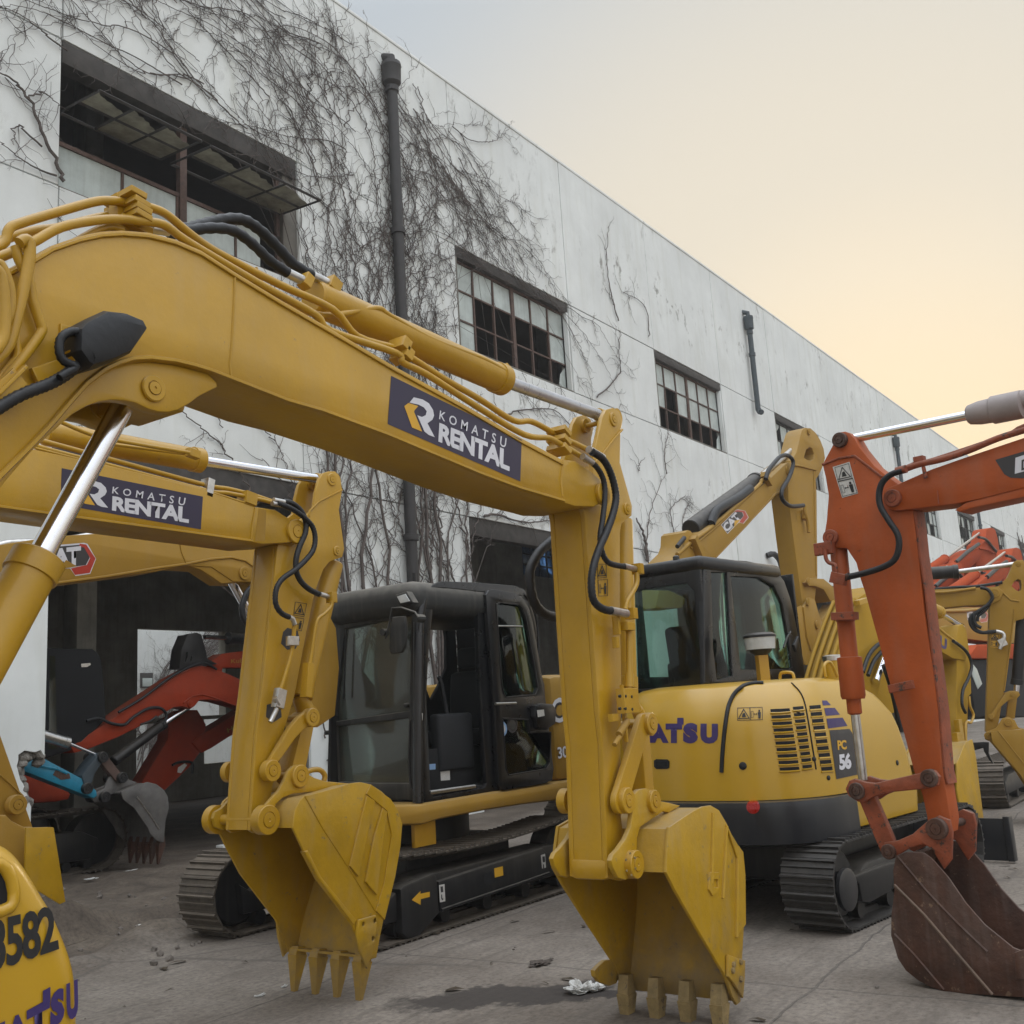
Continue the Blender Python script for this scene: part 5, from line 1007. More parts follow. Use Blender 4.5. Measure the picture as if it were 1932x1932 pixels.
def catdecal(surf,crop,f,root):
    g=lambda P: PX(crop,[f(*p) for p in P])
    decal('emblem',[g([(225,800),(480,778),(500,785),(548,870),(515,955),(430,968),(400,925),(300,930),(232,935)])],surf,'white_decal',root,.0012)
    decal('emblem',[g([(455,783),(492,788),(545,868),(512,950),(428,962),(405,925),(445,915),(495,905),(515,865),(480,805),(452,800)])],surf,'red_decal',root,.0022)
    decal('emblem',[g([(232,808),(452,790),(488,808),(512,862),(490,905),(440,912),(300,922),(236,928)])],surf,'charcoal_decal',root,.002)
    lettering('emblem_lettering','CAT',g([(225,822),(462,795),(462,905),(228,922)]),surf,'white_decal',root,.05,.9,c=.0035)
    decal('emblem',[g([(332,930),(378,876),(438,912)])],surf,'tan_paint' if root.name=='excavator.002' else 'yellow_decal',root,.0045)
catdecal(pCb,'c3',lambda x,y:(x,y),C_)
stc=[pCb.hit(*p) for p in [(-330,1230),(-300,1180),(-200,1180),(-90,1290),(-30,1330),(0,1371),(68,1564),(60,1590),(20,1590),(-30,1480),(-120,1420),(-260,1300)]]
plate('stick',pCb,stc,.24,'tan_paint',C_,c=-.03); tube('weld_seam',pCb.W3('m',[(0,605),(100,690),(220,810)],-.027),.007,'tan_paint',C_,6)
boss('link_pin',pCb,'m',(155,890),.062,'tan_paint',C_,c=.03,h=.03,back=.3)
plate('bucket_side_plate',pCb,pCb.t('m',[(-300,1000),(0,985),(60,1045),(175,1100),(240,1098),(350,1130),(400,1150),(435,1200),(442,1260),(380,1350),(383,1440),(345,1490),(200,1700),(-300,1800)]),.5,'tan_paint',C_,c=.08,bevel=.02)
boss('bucket_pin',pCb,'m',(385,1215),.055,'tan_paint',C_,c=.06,h=.04,back=.4)
pl_=Pl(W0,'y',6.4); sp_=plate('steel_plate',pl_,pl_.t('m',[(250,1108),(455,1102),(512,1105),(560,1400),(625,1812),(575,1835),(350,1700),(240,1500)]),.02,'yellow_bucket',None,bevel=.004); tag(sp_,'flat dark yellow steel plate standing upright left of the litter','steel plate')
# ================================================================ EXCAVATOR F (tail towards us)
FF=Fr(0,0,-7)
F_=empty('excavator',FF.p(8.6,4.7,0),'yellow excavator seen from its slatted tail with grey counterweight and glazed cab','excavator',EXG)
track(F_,FF,7.28,10.4,3.66,.42,.66,'track_dark',pitch=.115); track(F_,FF,7.28,10.4,5.3,.42,.66,'track_dark',pitch=.115)
box('undercarriage_frame',FF,8.0,9.8,4.05,5.35,.25,.55,'black_steel',F_,.04)
pT=Pl(FF,'y',3.66); plate('track_beam',pT,pT.t('c',[(660,850),(940,740),(990,740),(960,950),(800,1040),(745,1030),(720,900)]),.1,'black_steel',F_,bevel=.015)
lathe('idler_cover',pT.W3('c',[(612,940)],-.03)[0],pT.n,[(0,.15),(.03,.15),(.04,.12)],'grey_weight',F_,24)
pSd=Pl(FF,'y',3.78)
fx=[pSd.hit(*p) for p in [(1735,1486),(1724,1430),(1700,1345),(1682,1305),(1662,1285),(1640,1277)]]
fx=sorted(fx,key=lambda p:p[1])
def xmax(z):
    if z<=fx[0][1]: return fx[0][0]
    for a,b in zip(fx,fx[1:]):
        if a[1]<=z<=b[1]: return a[0]+(b[0]-a[0])*(z-a[1])/(b[1]-a[1])
    return fx[-1][0]
def plan(x0,x1,y0,y1,rt,rf,ins=0,bul=.0):
    P=[]; x0+=ins;x1-=ins;y0+=ins;y1-=ins; rt=max(.05,rt-ins*.4)
    def arc(cx,cy,r,a0,a1,n): 
        for k in range(n+1): t=R(a0+(a1-a0)*k/n); P.append((cx+r*math.cos(t),cy+r*math.sin(t)))
    for k in range(6): P.append((x1-rf-(x1-rf-x0-rt)*k/6*.999,y0))
    arc(x0+rt,y0+rt,rt,270,180,14)
    for k in range(1,8): P.append((x0-bul*math.sin(math.pi*k/8),y0+rt+(y1-y0-2*rt)*k/8))
    arc(x0+rt,y1-rt,rt,180,90,14); arc(x1-rf,y1-rf,rf,90,0,4); arc(x1-rf,y0+rf,rf,0,-90,4); return P
def loft(name,fr,levels,m,root,cap=True,ang=50):
    bm=bmesh.new(); RR=[[bm.verts.new(fr.p(x,y,z)) for x,y in P] for z,P in levels]
    for A,B in zip(RR,RR[1:]):
        n=len(A)
        for k in range(n): bm.faces.new((A[k],A[(k+1)%n],B[(k+1)%n],B[k]))
    if cap: bm.faces.new(RR[0][::-1]); bm.faces.new(RR[-1])
    return frombm(name,bm,m,root,ang=ang)
zt=max(p[1] for p in fx)+.02; zb_=.955; lv=[]
for z,i in ((zb_,0),(1.2,0.005),(1.4,.015),(1.52,.03),(1.62,.06),(1.69,.10),(zt-.05,.16),(zt-.02,.22),(zt,.32)): lv.append((z,plan(7.24,xmax(min(z,zt-.02))+ (0 if i<.1 else i*.4),3.78,5.8,.68,.12,i,.04)))
hood=loft('engine_hood',FF,lv,'yellow_gloss',F_); HS=bvh_surf(hood)
cw=loft('counterweight',FF,[(.60,plan(7.30,8.02,3.80,5.78,.60,.04,.05,.04)),(.64,plan(7.19,8.05,3.74,5.86,.62,.04,.0,.05)),(.90,plan(7.16,8.04,3.74,5.86,.62,.04,0,.05)),(.945,plan(7.16,8.0,3.74,5.86,.62,.04,.01,.05)),(.95,plan(7.16,8.0,3.74,5.86,.62,.04,.06,.05))],'grey_weight',F_); CS=bvh_surf(cw)
loft('side_skirt',FF,[(.62,plan(7.9,9.34,3.86,5.72,.1,.1,.06)),(.68,plan(7.9,9.36,3.79,5.8,.1,.1)),(.92,plan(7.9,9.36,3.77,5.8,.1,.1)),(.94,plan(7.9,9.36,3.79,5.8,.1,.1,.01))],'yellow_gloss',F_)
c=[(917+38*math.cos(t*.35),1610+38*math.sin(t*.35)) for t in range(18)]; decal('reflector',[PX('c8',c)],CS,'red_lens',F_,.006)
# louvres
S1=[];bmr=bmesh.new()
for j in range(10):
    y=1052+37.0*j; xs=[(1014+5.8*j,1124+6.0*j,y,y-5),(1142+6.0*j,1202+5.2*j,y-13,y-18)]
    for xa_,xb_,ya_,yb_ in xs:
        S1.append(PX('c8',[(xa_,ya_),(xb_,yb_),(xb_+3,yb_+20),(xa_+3,ya_+21)])); P=PX('c8',[(xa_,ya_+24),((xa_+xb_)/2,ya_+23),(xb_+4,yb_+23)]); btube(bmr,[HS(u,v,.004) for u,v in P],.008,6)
    y2=1032+39*j; xa_,xb_=1236+7.4*j,1300+7.4*j; S1.append(PX('c8',[(xa_,y2),(xb_,y2-5),(xb_+3,y2+18),(xa_+3,y2+23)])); btube(bmr,[HS(u,v,.004) for u,v in PX('c8',[(xa_+2,y2+27),(xb_+5,y2+22)])],.008,6)
decal('louvre_slot',S1,HS,'interior_dark',F_,.002); frombm('louvre_blade',bmr,'yellow_gloss',F_,ang=60)
def line_on(surf,crop,pts,r,m,nm,n=4):
    P=[(p.x,p.y) for p in cr([(a,b,0) for a,b in PX(crop,pts)],n)]; return tube(nm,[surf(u,v,r*.3) for u,v in P],r,m,F_,8)
line_on(HS,'c8',[(975,905),(920,906),(860,922),(812,962),(782,1020),(766,1090),(752,1200),(743,1300),(737,1412)],.017,'hose_rubber','hood_seal')
line_on(HS,'c8',[(1135,903),(1180,950),(1208,1010),(1228,1110),(1248,1230),(1275,1395)],.006,'interior_dark','hood_seam')
line_on(HS,'c8',[(1370,872),(1395,878),(1425,892)],.006,'interior_dark','hood_seam')
for ch,q_ in (('M',[(268,1135),(345,1135),(345,1243),(262,1242)]),('A',[(352,1134),(402,1134),(436,1244),(325,1243)]),('T',[(418,1134),(512,1134),(512,1245),(418,1245)]),('S',[(518,1130),(602,1131),(602,1247),(516,1246)]),('U',[(617,1134),(716,1135),(716,1249),(615,1247)])): lettering('hood_lettering',ch,PX('c8',q_),HS,'navy_letter',F_,.085,1,c=.003)
decal('hood_lettering',[PX('c8',[(484,1101),(520,1101),(520,1140),(484,1140)])],HS,'navy_letter',F_,.0032)
def grid_decal(nm,polys,surf,m,c): decal(nm,polys,surf,m,F_,c)
grid_decal('stripe_decal',[PX('c8',P) for P in ([(1308,1003),(1335,1003),(1358,1028),(1313,1031)],[(1320,1046),(1380,1044),(1410,1083),(1330,1090)],[(1333,1106),(1425,1100),(1453,1147),(1343,1162)])],HS,'navy_letter',.003)
grid_decal('number_panel',[PX('c8',[(1350,1172),(1464,1164),(1482,1190),(1495,1240),(1510,1425),(1390,1451)])],HS,'charcoal_decal',.003)
lettering('model_letters','PC',PX('c8',[(1392,1230),(1443,1227),(1447,1281),(1396,1285)]),HS,'yellow_decal',F_,.04,.9,c=.006); lettering('model_number','56',PX('c8',[(1400,1308),(1468,1298),(1475,1391),(1406,1400)]),HS,'white_decal',F_,.05,.9,c=.006)
warning(HS,PX('c8',[(828,1046),(897,1044),(900,1114),(828,1116)]),PX('c8',[(899,1044),(968,1042),(970,1112),(901,1114)]),F_,c=.003)
for p,r in (((858,1375),.030),((1263,1336),.018),((1345,1443),.018),((1737,1357),.022)): 
    q=HS(*PX('c8',[p])[0],0); q2=HS(PX('c8',[p])[0][0],PX('c8',[p])[0][1],.01); lathe('hood_plug',q,(q2-q),[(0,r),(.006,r),(.010,r*.6)],'hose_rubber',F_,14)
decal('latch',[PX('c8',[(352,1345),(365,1336),(430,1338),(442,1350),(440,1385),(428,1392),(365,1392),(353,1380)])],HS,'hose_rubber',F_,.005); decal('latch',[PX('c8',[(365,1350),(428,1350),(428,1378),(366,1378)])],HS,'interior_dark',F_,.008)
q=HS(*PX('c8',[(1112,882)])[0],0)
PZ=Pl(FF,'z',zt); A=PZ.W3('c8',[(978,892)])[0]; tube('lamp_post',[A,A+Vector((0,0,.22))],.06,'yellow_paint',F_,4); 
lathe('beacon_base',A+Vector((0,0,.22)),(0,0,1),[(0,.05),(.03,.09),(.05,.10)],'black_steel',F_,24); lathe('beacon_lens',A+Vector((0,0,.27)),(0,0,1),[(0,.125),(.10,.135)],'clear_lens',F_,28); lathe('beacon_cap',A+Vector((0,0,.37)),(0,0,1),[(0,.14),(.02,.14),(.04,.11)],'black_steel',F_,28)
pH2=Pl(FF,'x',(A-FF.o).dot(FF.ex)); tube('lifting_handle',pH2.W3('c8',[(1070,892),(1071,855),(1085,842),(1130,842),(1145,855),(1152,888)]),.014,'yellow_gloss',F_,8,0,2)
A=PZ.W3('c8',[(1385,868)])[0]; lathe('filler_neck',A,(0,0,1),[(-.05,.085),(.14,.085)],'yellow_gloss',F_,20); lathe('filler_cap',A+Vector((0,0,.14)),(0,0,1),[(0,.09),(.04,.09),(.05,.06)],'fitting_metal',F_,20)
A=PZ.W3('c8',[(1330,868)])[0]; tube('lifting_handle',[A,A+Vector((0,0,.1)),A+FF.ex*.12+Vector((0,0,.12)),A+FF.ex*.22],.013,'yellow_gloss',F_,8,0,3)
# cab of F
CX,CY=7.82,4.83; pr=Pl(FF,'x',CX); ps=Pl(FF,'y',CY)
so=ps.t('c8',[(640,905),(632,240),(650,205),(720,196),(880,205),(990,228),(1050,262),(1095,320),(1130,420),(1160,550),(1195,740),(1218,885),(720,912)])
h1=ps.t('c8',[(678,270),(768,270),(800,860),(712,885),(690,700)]); h2=ps.t('c8',[(790,292),(950,300),(1035,345),(1085,450),(1120,650),(1142,812),(1130,822),(848,825),(835,700),(800,400)])
cs=plate('cab_side',ps,so,.05,'cab_black',F_,holes=[h1,h2],bevel=.01)
plate('cab_glass',ps,h1,.008,'tinted_glass',cs,c=-.02,bevel=.001); plate('cab_glass',ps,h2,.008,'tinted_glass',cs,c=-.02,bevel=.001)
ps2=Pl(FF,'y',CY+.98); plate('cab_side',ps2,so,.04,'cab_black',F_,holes=[[((a-so[0][0])*1+so[0][0],b) for a,b in h] for h in (h1,h2)],bevel=.008)
ro=[(-(CY+.98),1.78),(-(CY+.01),1.78),(-(CY+.01),2.90),(-(CY+.98),2.90)]
rh=[(-(CY+.90),1.86),(-(CY+.09),1.86),(-(CY+.09),2.66),(-(CY+.16),2.74),(-(CY+.83),2.74),(-(CY+.90),2.66)]
cb=plate('cab_back',pr,ro,.05,'cab_black',F_,c=-.005,holes=[rh],bevel=.008); plate('cab_glass',pr,rh,.008,'tinted_glass',cb,c=-.02,bevel=.001)
xf=ps.t('c8',[(1150,480)])[0][0]-.1
bm=bmesh.new(); bbox(bm,FF,CX-.03,xf-.12,CY-.03,CY+1.01,2.84,2.965,.045); frombm('cab_roof',bm,'cab_black',F_,ang=60)
pfr=Pl(FF,'x',xf+.15); plate('cab_front',pfr,ro,.04,'cab_black',F_,holes=[rh],bevel=.008)
def fbox(name,x0,x1,y0,y1,z0,z1,m,r=.03,til=0):
    bm=bmesh.new(); bbox(bm,FF,x0,x1,y0,y1,z0,z1,r)
    if til:
        for v in bm.verts: v.co+=FF.ex*((v.co.z-z0)*til)
    return frombm(name,bm,m,F_,ang=60)
fbox('seat_back',8.35,8.5,CY+.28,CY+.76,1.8,2.42,'seat_fabric',.05,-.12); fbox('seat',8.45,8.95,CY+.28,CY+.76,1.8,1.95,'seat_fabric'); fbox('console',8.5,9.0,CY+.12,CY+.24,1.8,2.15,'seat_fabric'); fbox('console',8.5,9.0,CY+.8,CY+.9,1.8,2.1,'seat_fabric')
tube('control_lever',[FF.p(8.95,CY+.18,2.1),FF.p(9.0,CY+.18,2.35)],.02,'seat_fabric',F_,8)
fbox('cab_base',CX,xf+.1,CY+.0,CY+.97,1.5,1.80,'cab_black',.02)
tube('mirror_arm',ps.W3('c8',[(1090,700),(1110,640),(1130,610)],.1),.01,'cab_black',F_,6); plate('mirror',ps,ps.t('c8',[(1085,690),(1110,640),(1120,700),(1100,730)]),.03,'cab_black',F_,c=.12)
lathe('roof_hook',FF.p(CX+.02,CY+.25,2.95),(0,0,1),[(0,.03),(.04,.03),(.05,.015)],'cab_black',F_,10)
# front end of F
pb4=Pl(FF,'y',4.45); px=lambda L_,pl=pb4: [pl.hit(*p) for p in L_]
plate('boom',pb4,px([(1562,1310),(1580,1240),(1604,1168),(1620,1128),(1655,1105),(1700,1122),(1762,1179),(1797,1208),(1825,1230),(1822,1246),(1798,1242),(1767,1224),(1720,1210),(1690,1225),(1668,1262),(1650,1330),(1580,1345)]),.28,'yellow_matt',F_)
lf=px([(1561,1312),(1579,1242),(1603,1170),(1619,1130)])
for k in range(4):
    tube('hydraulic_pipe',cr([pb4.w(a-.03,b,-.03-.072*k) for a,b in lf],3),.020,'yellow_matt',F_,8)
plate('boom_foot',pb4,px([(1640,1240),(1690,1222),(1704,1290),(1694,1345),(1650,1345)]),.2,'yellow_matt',F_,c=-.04)
bm=bmesh.new(); blk(bm,'px',(1625,1135),.22,.05,.06,.06,10,pb4); frombm('pipe_clamp',bm,'yellow_paint',F_)
for o in (0,10): tube('hydraulic_hose',pb4.W3('px',[(1628+o,1268+o*.6),(1640+o,1235+o),(1662+o,1213+o),(1700,1200+o)],.1),.022,'hose_rubber',F_,8,.02,4)
tube('lift_cylinder_rod',pb4.W3('px',[(1652,1285),(1675,1222)],.05),.035,'chrome',F_,12)
tube('hydraulic_hose',pb4.W3('px',[(1668,1255),(1680,1290),(1690,1330),(1700,1380)],.12),.03,'hose_rubber',F_,8,0,3)
st=[px(a) for a in ([(1809,1249),(1806,1214),(1812,1180),(1820,1177),(1826,1186),(1834,1243),(1836,1308),(1830,1315),(1828,1420),(1812,1432),(1808,1375),(1808,1300)],)][0]
plate('stick',pb4,st,.24,'yellow_matt',F_,c=-.02)
pcc=Pl(FF,'y',4.58); A=[pcc.W3('px',[p])[0] for p in ((1700,1112),(1773,1156),(1815,1182))]; cylinder_set('arm',A[0],A[1],A[2],.07,.035,'yellow_paint',F_)
lettering('boom_lettering','KOMATSU',PX('px',[(1700,1150),(1787,1206),(1786,1228),(1699,1172)]),pb4,'navy_letter',F_,.05,.9)
tube('hydraulic_hose',pb4.W3('k',[(290,360),(400,440),(470,530),(500,650),(460,790),(400,920),(390,1080),(430,1180)],.04),.02,'hose_rubber',F_,8,.02,4)
tube('hydraulic_pipe',pb4.W3('k',[(470,990),(480,1100),(520,1200),(490,1290),(430,1300),(440,1600)],.03),.016,'yellow_paint',F_,8,0,3)
tube('hydraulic_pipe',pb4.W3('k',[(60,160),(200,280),(320,370)],.0),.016,'yellow_paint',F_,8)
bm=bmesh.new(); blk(bm,'k',(360,1410),.10,.30,.06,.04,0,pb4); blk(bm,'k',(345,1560),.13,.30,.06,.04,0,pb4); frombm('pipe_block',bm,'yellow_paint',F_)
pbb=Pl(FF,'y',4.25); bs_=pbb.t('px',[(1806,1440),(1822,1400),(1835,1395),(1842,1430),(1848,1480),(1857,1551),(1832,1551),(1813,1530),(1806,1490)])
bucket(F_,pbb,bs_,bs_[0:6],.62,'yellow_bucket',bs_[6],None,(-.2,-1),4,tip=.12)
plate('dozer_blade',Pl(FF,'x',11.05),[(-5.75,.02),(-3.68,.02),(-3.68,.42),(-5.75,.42)],.05,'grey_weight',F_,bevel=.01); box('blade_edge',FF,11.02,11.12,3.62,3.68,.02,.44,'grey_weight',F_); box('blade_arm',FF,10.2,11.05,4.2,4.3,.2,.3,'black_steel',F_); box('blade_arm',FF,10.2,11.05,5.1,5.2,.2,.3,'black_steel',F_)
# ================================================================ EXCAVATOR H (orange, right foreground)
FH=Fr(6.64,1.79,-99)
H_=empty('excavator',FH.p(0,.3,0),'worn orange excavator arm at right with a rusty brown bucket flat on the ground','excavator',EXG)
pb0=Pl(FH,'y',.06); ps1=Pl(FH,'y',.10); pc1=Pl(FH,'y',.17)
sh=PX('a',[(300,590),(318,520),(360,485),(400,480),(440,495),(480,540),(520,610),(640,760),(725,828),(832,908),(900,1000),(955,1120),(1000,1500),(1045,1932)])+PX('b',[(1110,700),(1160,1100),(1200,1600)])+PX('c',[(1340,100),(1388,420),(1380,520),(1300,560),(1225,480),(1215,400),(1180,240)])+PX('b',[(960,1590),(830,1100),(770,900),(690,600),(560,130)])+PX('a',[(530,1700),(490,1550),(412,1432),(320,1432),(240,1400),(228,1340),(250,1200),(265,1000),(240,850),(215,750)])
plate('stick',ps1,[ps1.hit(*p) for p in sh],.14,'orange_paint',H_,bevel=.008)
bh=PX('a',[(832,908),(1100,790),(1370,695),(1860,530),(2400,360),(2900,420),(3300,900),(3500,1500),(3200,1500),(2900,1050),(2500,830),(1860,940),(1500,1030),(1300,1070),(860,1122),(790,1125),(730,1085),(705,1010),(735,945)])
plate('boom',pb0,[pb0.hit(*p) for p in bh],.22,'orange_paint',H_,bevel=.008)
plate('boom_reinforcement',pb0,pb0.t('a',[(1290,1120),(1380,1060),(1860,930),(1860,1010),(1420,1105),(1330,1135)]),.20,'orange_paint',H_,c=-.008)
plate('stick_face',ps1,[(a+(.012 if i>7 else 0),b) for i,(a,b) in enumerate([ps1.hit(*p) for p in PX('b',[(1225,1700),(1200,1600),(1160,1100),(1110,700),(1045,130)])+PX('a',[(1000,1500),(975,1250),(955,1130)])+PX('a',[(955,1130),(975,1250),(1000,1500)])+PX('b',[(1045,130),(1110,700),(1160,1100),(1200,1600),(1225,1700)])])],.135,'orange_worn',H_,c=-.003,bevel=.001)
boss('boom_tip_boss',pb0,'a',(795,1025),.055,'orange_worn',H_,c=.001,h=.03); boss('stick_top_pin',ps1,'a',(368,553),.050,'rust_steel',H_,c=.001,h=.04,back=.16); boss('cylinder_pin',ps1,'a',(290,1345),.052,'orange_worn',H_,c=.001,h=.03,back=.16)
tube('weld_seam',ps1.W3('a',[(215,750),(350,700),(480,680),(560,740),(700,850)],.003),.008,'orange_worn',H_,6); tube('weld_seam',pb0.W3('a',[(1155,960),(1165,1070)],.001),.004,'orange_worn',H_,5)
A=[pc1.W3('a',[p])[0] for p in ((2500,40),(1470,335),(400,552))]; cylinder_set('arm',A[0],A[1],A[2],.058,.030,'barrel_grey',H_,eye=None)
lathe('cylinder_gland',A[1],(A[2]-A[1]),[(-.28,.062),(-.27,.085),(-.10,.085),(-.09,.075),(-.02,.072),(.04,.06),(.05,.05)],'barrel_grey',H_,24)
A=[pc1.W3('a',[(345,1400)])[0],pc1.W3('b',[(470,1005)])[0],pc1.W3('b',[(548,1665)])[0]]; cylinder_set('bucket',A[0],A[1],A[2],.056,.029,'orange_paint',H_,mr='fitting_metal')
d=(A[1]-A[0]).normalized(); lathe('cylinder_gland',A[1],d,[(-.27,.060),(-.265,.078),(-.02,.078),(0,.07),(.0,.046),(.09,.046),(.10,.03)],'orange_paint',H_,24); lathe('cylinder_band',A[0].lerp(A[1],.48),d,[(0,.060),(.025,.060)],'orange_worn',H_,20)
HT=lambda crop,pts,c,r,m='orange_worn',nm='hydraulic_pipe',corr=0,sm=4: tube(nm,pb0.W3(crop,pts,c),r,m,H_,10,corr,sm)
HT('a',[(870,800),(780,830),(710,890),(680,980),(690,1090),(760,1210),(830,1320),(840,1430),(800,1530),(700,1590),(560,1635),(420,1668)],.07,.020,'hose_rubber','hydraulic_hose')
HT('a',[(860,800),(1000,750),(1200,705),(1400,640),(1640,540),(1860,470),(2300,330)],.02,.020); HT('a',[(870,790),(1000,735),(1100,720),(1700,520),(1860,440),(2300,300)],-.05,.016)
HT('a',[(820,805),(900,785)],.06,.026,'orange_worn','hose_fitting',0,0); HT('a',[(1040,770),(1060,860)],.02,.012); 
HT('a',[(240,1440),(245,1510),(270,1550),(320,1570),(330,1640)],.06,.013); HT('a',[(385,1680),(440,1655)],.07,.022,'rust_steel','hose_fitting',0,0)
bm=bmesh.new(); blk(bm,'a',(235,1435),.13,.08,.05,.02,0,pb0); blk(bm,'a',(350,1680),.10,.07,.05,.07,-20,pb0); blk(bm,'a',(1010,712),.06,.04,.06,.0,0,pb0); blk(bm,'b',(400,330),.15,.05,.09,-.02,-4,pb0); blk(bm,'b',(860,905),.16,.05,.03,.05-.02,8,pb0); frombm('pipe_clamp',bm,'orange_worn',H_)
decal('sticker',[PX('a',[(300,770),(438,728),(508,985),(378,1022)])],ps1,'sticker_white',H_,.002)
warning(ps1,PX('a',[(318,775),(430,742),(460,865),(345,890)]),PX('a',[(345,885),(462,860),(500,980),(382,1010)]),H_,c=.003)
decal('name_panel',[PX('a',[(1625,712),(1800,660),(2300,510),(2300,770),(1850,862),(1750,858),(1700,830)])],pb0,'charcoal_decal',H_,.002); decal('name_panel',[PX('a',[(1790,695),(1990,630),(1990,770),(1785,826)])],pb0,'white_decal',H_,.003); lettering('boom_lettering','DOOSAN',PX('a',[(1840,712),(2250,590),(2250,690),(1838,800)]),pb0,'charcoal_decal',H_,.03,.95,c=.0045)
pk=Pl(FH,'y',.02); lk=[(400,1740),(430,1672),(475,1655),(560,1682),(640,1692),(1005,1610),(1060,1582),(1130,1588),(1172,1640),(1155,1710),(1090,1735),(720,1770),(620,1810),(560,1850),(500,1842),(430,1800)]
for cc in (0,-.20): plate('tipping_link',pk,pk.t('b',lk),.035,'orange_worn',H_,c=cc,bevel=.01)
for p in ((500,1755),(1090,1650)): boss('link_pin',pk,'b',p,.052,'rust_steel',H_,c=.001,h=.022,back=.24)
for cc in (-.03,-.17):
    bm=bmesh.new(); bar(bm,pk,'c',(760,240),(930,640),.055,.055,cc,.045); frombm('bucket_link',bm,'orange_worn',H_)
pbk=Pl(FH,'y',-.02)
bk=[pbk.hit(*p) for p in PX('c',[(1060,665),(985,692),(965,800),(975,950),(952,1130),(950,1280),(1000,1450),(1060,1540),(1150,1612),(1240,1660),(1340,1692),(1520,1712),(1700,1722),(1932,1738),(2200,1745),(2420,1740),(2440,1560),(2200,1480),(1932,1402),(1850,1370),(1640,1200),(1500,1040),(1370,850),(1250,712),(1190,670)])]
bucket(H_,pbk,bk,bk[0:16],.56,'rust_steel',bk[15],None,(1,.02),4,tw=.07,tip=.2,tm='rust_edge')
for P in ([(975,905),(1200,1130),(1480,1460),(1700,1715)],[(975,1270),(1120,1420),(1340,1680)],[(1000,700),(1210,950),(1440,1190),(1660,1400)]): tube('weld_seam',pbk.W3('c',P,.0),.009,'rust_edge' if P[0][0]==975 and P[0][1]==905 else 'rust_steel',H_,5)
pe=Pl(FH,'y',.035); er=[(885,640),(900,595),(1000,580),(1110,532),(1215,440),(1300,398),(1380,430),(1402,520),(1395,720),(1340,790),(1250,640),(1190,605),(1080,640),(1000,690),(930,722),(890,700)]
for cc in (0,-.36): plate('bucket_ear',pe,pe.t('c',er),.03,'orange_worn',H_,c=cc)
boss('bucket_pin',pe,'c',(1300,490),.062,'rust_steel',H_,c=0,h=.05,back=.42); boss('bucket_pin',pe,'c',(940,660),.045,'rust_steel',H_,c=0,h=.03,back=.42)
plate('side_cutter',pbk,pbk.t('c',[(1870,1400),(1960,1370),(2060,1420),(2060,1600),(1880,1600)]),.02,'rust_steel',H_,c=.02)
box('base_frame',FH,3.6,6.5,-.8,1.2,.45,1.0,'black_steel',H_,.03)
HAZE=.0018
# ================================================================ EXCAVATOR G (raised arm behind the glazed cab)
G_=empty('excavator',(11.5,6.1,0),'tan excavator behind the glazed cab with its arm raised against the wall','excavator',EXG)
pG=Pl(W0,'y',5.95); G=lambda crop,P: pG.t(crop,P)
plate('boom',pG,G('i',[(-150,1850),(0,1700),(60,1640),(85,1560),(90,1440),(120,1412),(150,1418),(180,1455),(240,1455),(480,1290),(870,980),(1000,880),(1180,710),(1260,640),(1300,640),(1325,700),(1320,780),(1290,850),(1210,960),(1130,1010),(440,1740),(250,1950),(50,2300),(-250,2300)]),.36,'tan_paint',G_)
tube('weld_bead',pG.W3('i',[(440,1725),(780,1370),(1110,1000),(1200,940)],.002),.012,'tan_paint',G_,6)
plate('stick',pG,G('i',[(1425,330),(1445,265),(1480,240),(1540,245),(1600,300),(1650,380),(1690,480),(1705,590),(1680,680),(1640,770),(1600,830),(1610,1000),(1615,1500),(1620,1932),(1560,2480),(1500,2500),(1470,2400),(1405,1932),(1340,1450),(1290,1050),(1285,870),(1330,700),(1330,610),(1380,520)]),.30,'tan_paint',G_,c=-.03,holes=[G('i',[(1465,580),(1490,490),(1530,460),(1560,475),(1580,540),(1575,600),(1545,620),(1500,605)])])
boss('stick_top_pin',pG,'i',(1497,290),.06,'tan_paint',G_,c=-.02,h=.02); boss('boom_tip_boss',pG,'i',(1255,735),.08,'tan_paint',G_,c=.001,h=.02)
tube('weld_seam',pG.W3('i',[(1335,670),(1400,680),(1580,725)],-.02),.02,'tan_paint',G_,6); tube('weld_seam',pG.W3('i',[(1560,740),(1570,1200),(1585,1932)],-.025),.015,'tan_paint',G_,6)
pGc=Pl(W0,'y',6.12); A=[pGc.W3('i',[p])[0] for p in ((150,1400),(900,850),(1455,370))]; cylinder_set('arm',A[0],A[1],A[2],.13,.05,'black_steel',G_,mr='fitting_metal')
tube('cylinder_guard',pG.W3('i',[(380,1340),(440,1200),(560,1120),(700,1040),(830,940)],-.02),.07,'hose_rubber',G_,10,0,4)
for P,c,r,m in (([(0,1690),(180,1530),(400,1370),(900,930),(960,850),(1010,790)],.0,.03,'tan_paint'),([(150,1620),(500,1320),(850,990)],.0,.02,'tan_paint'),([(1010,830),(1040,730),(1110,640),(1180,570),(1260,560),(1320,620),(1310,720),(1260,840),(1200,940),(1190,1030),(1230,1100),(1310,1140),(1440,1130)],.08,.035,'hose_rubber'),([(1455,1140),(1460,1230),(1490,1330),(1500,1440)],.05,.03,'tan_paint'),([(0,1600),(80,1500)],.0,.03,'hose_rubber')): tube('hydraulic_pipe' if m=='tan_paint' else 'hydraulic_hose',pG.W3('i',P,c),r,m,G_,8,0,4)
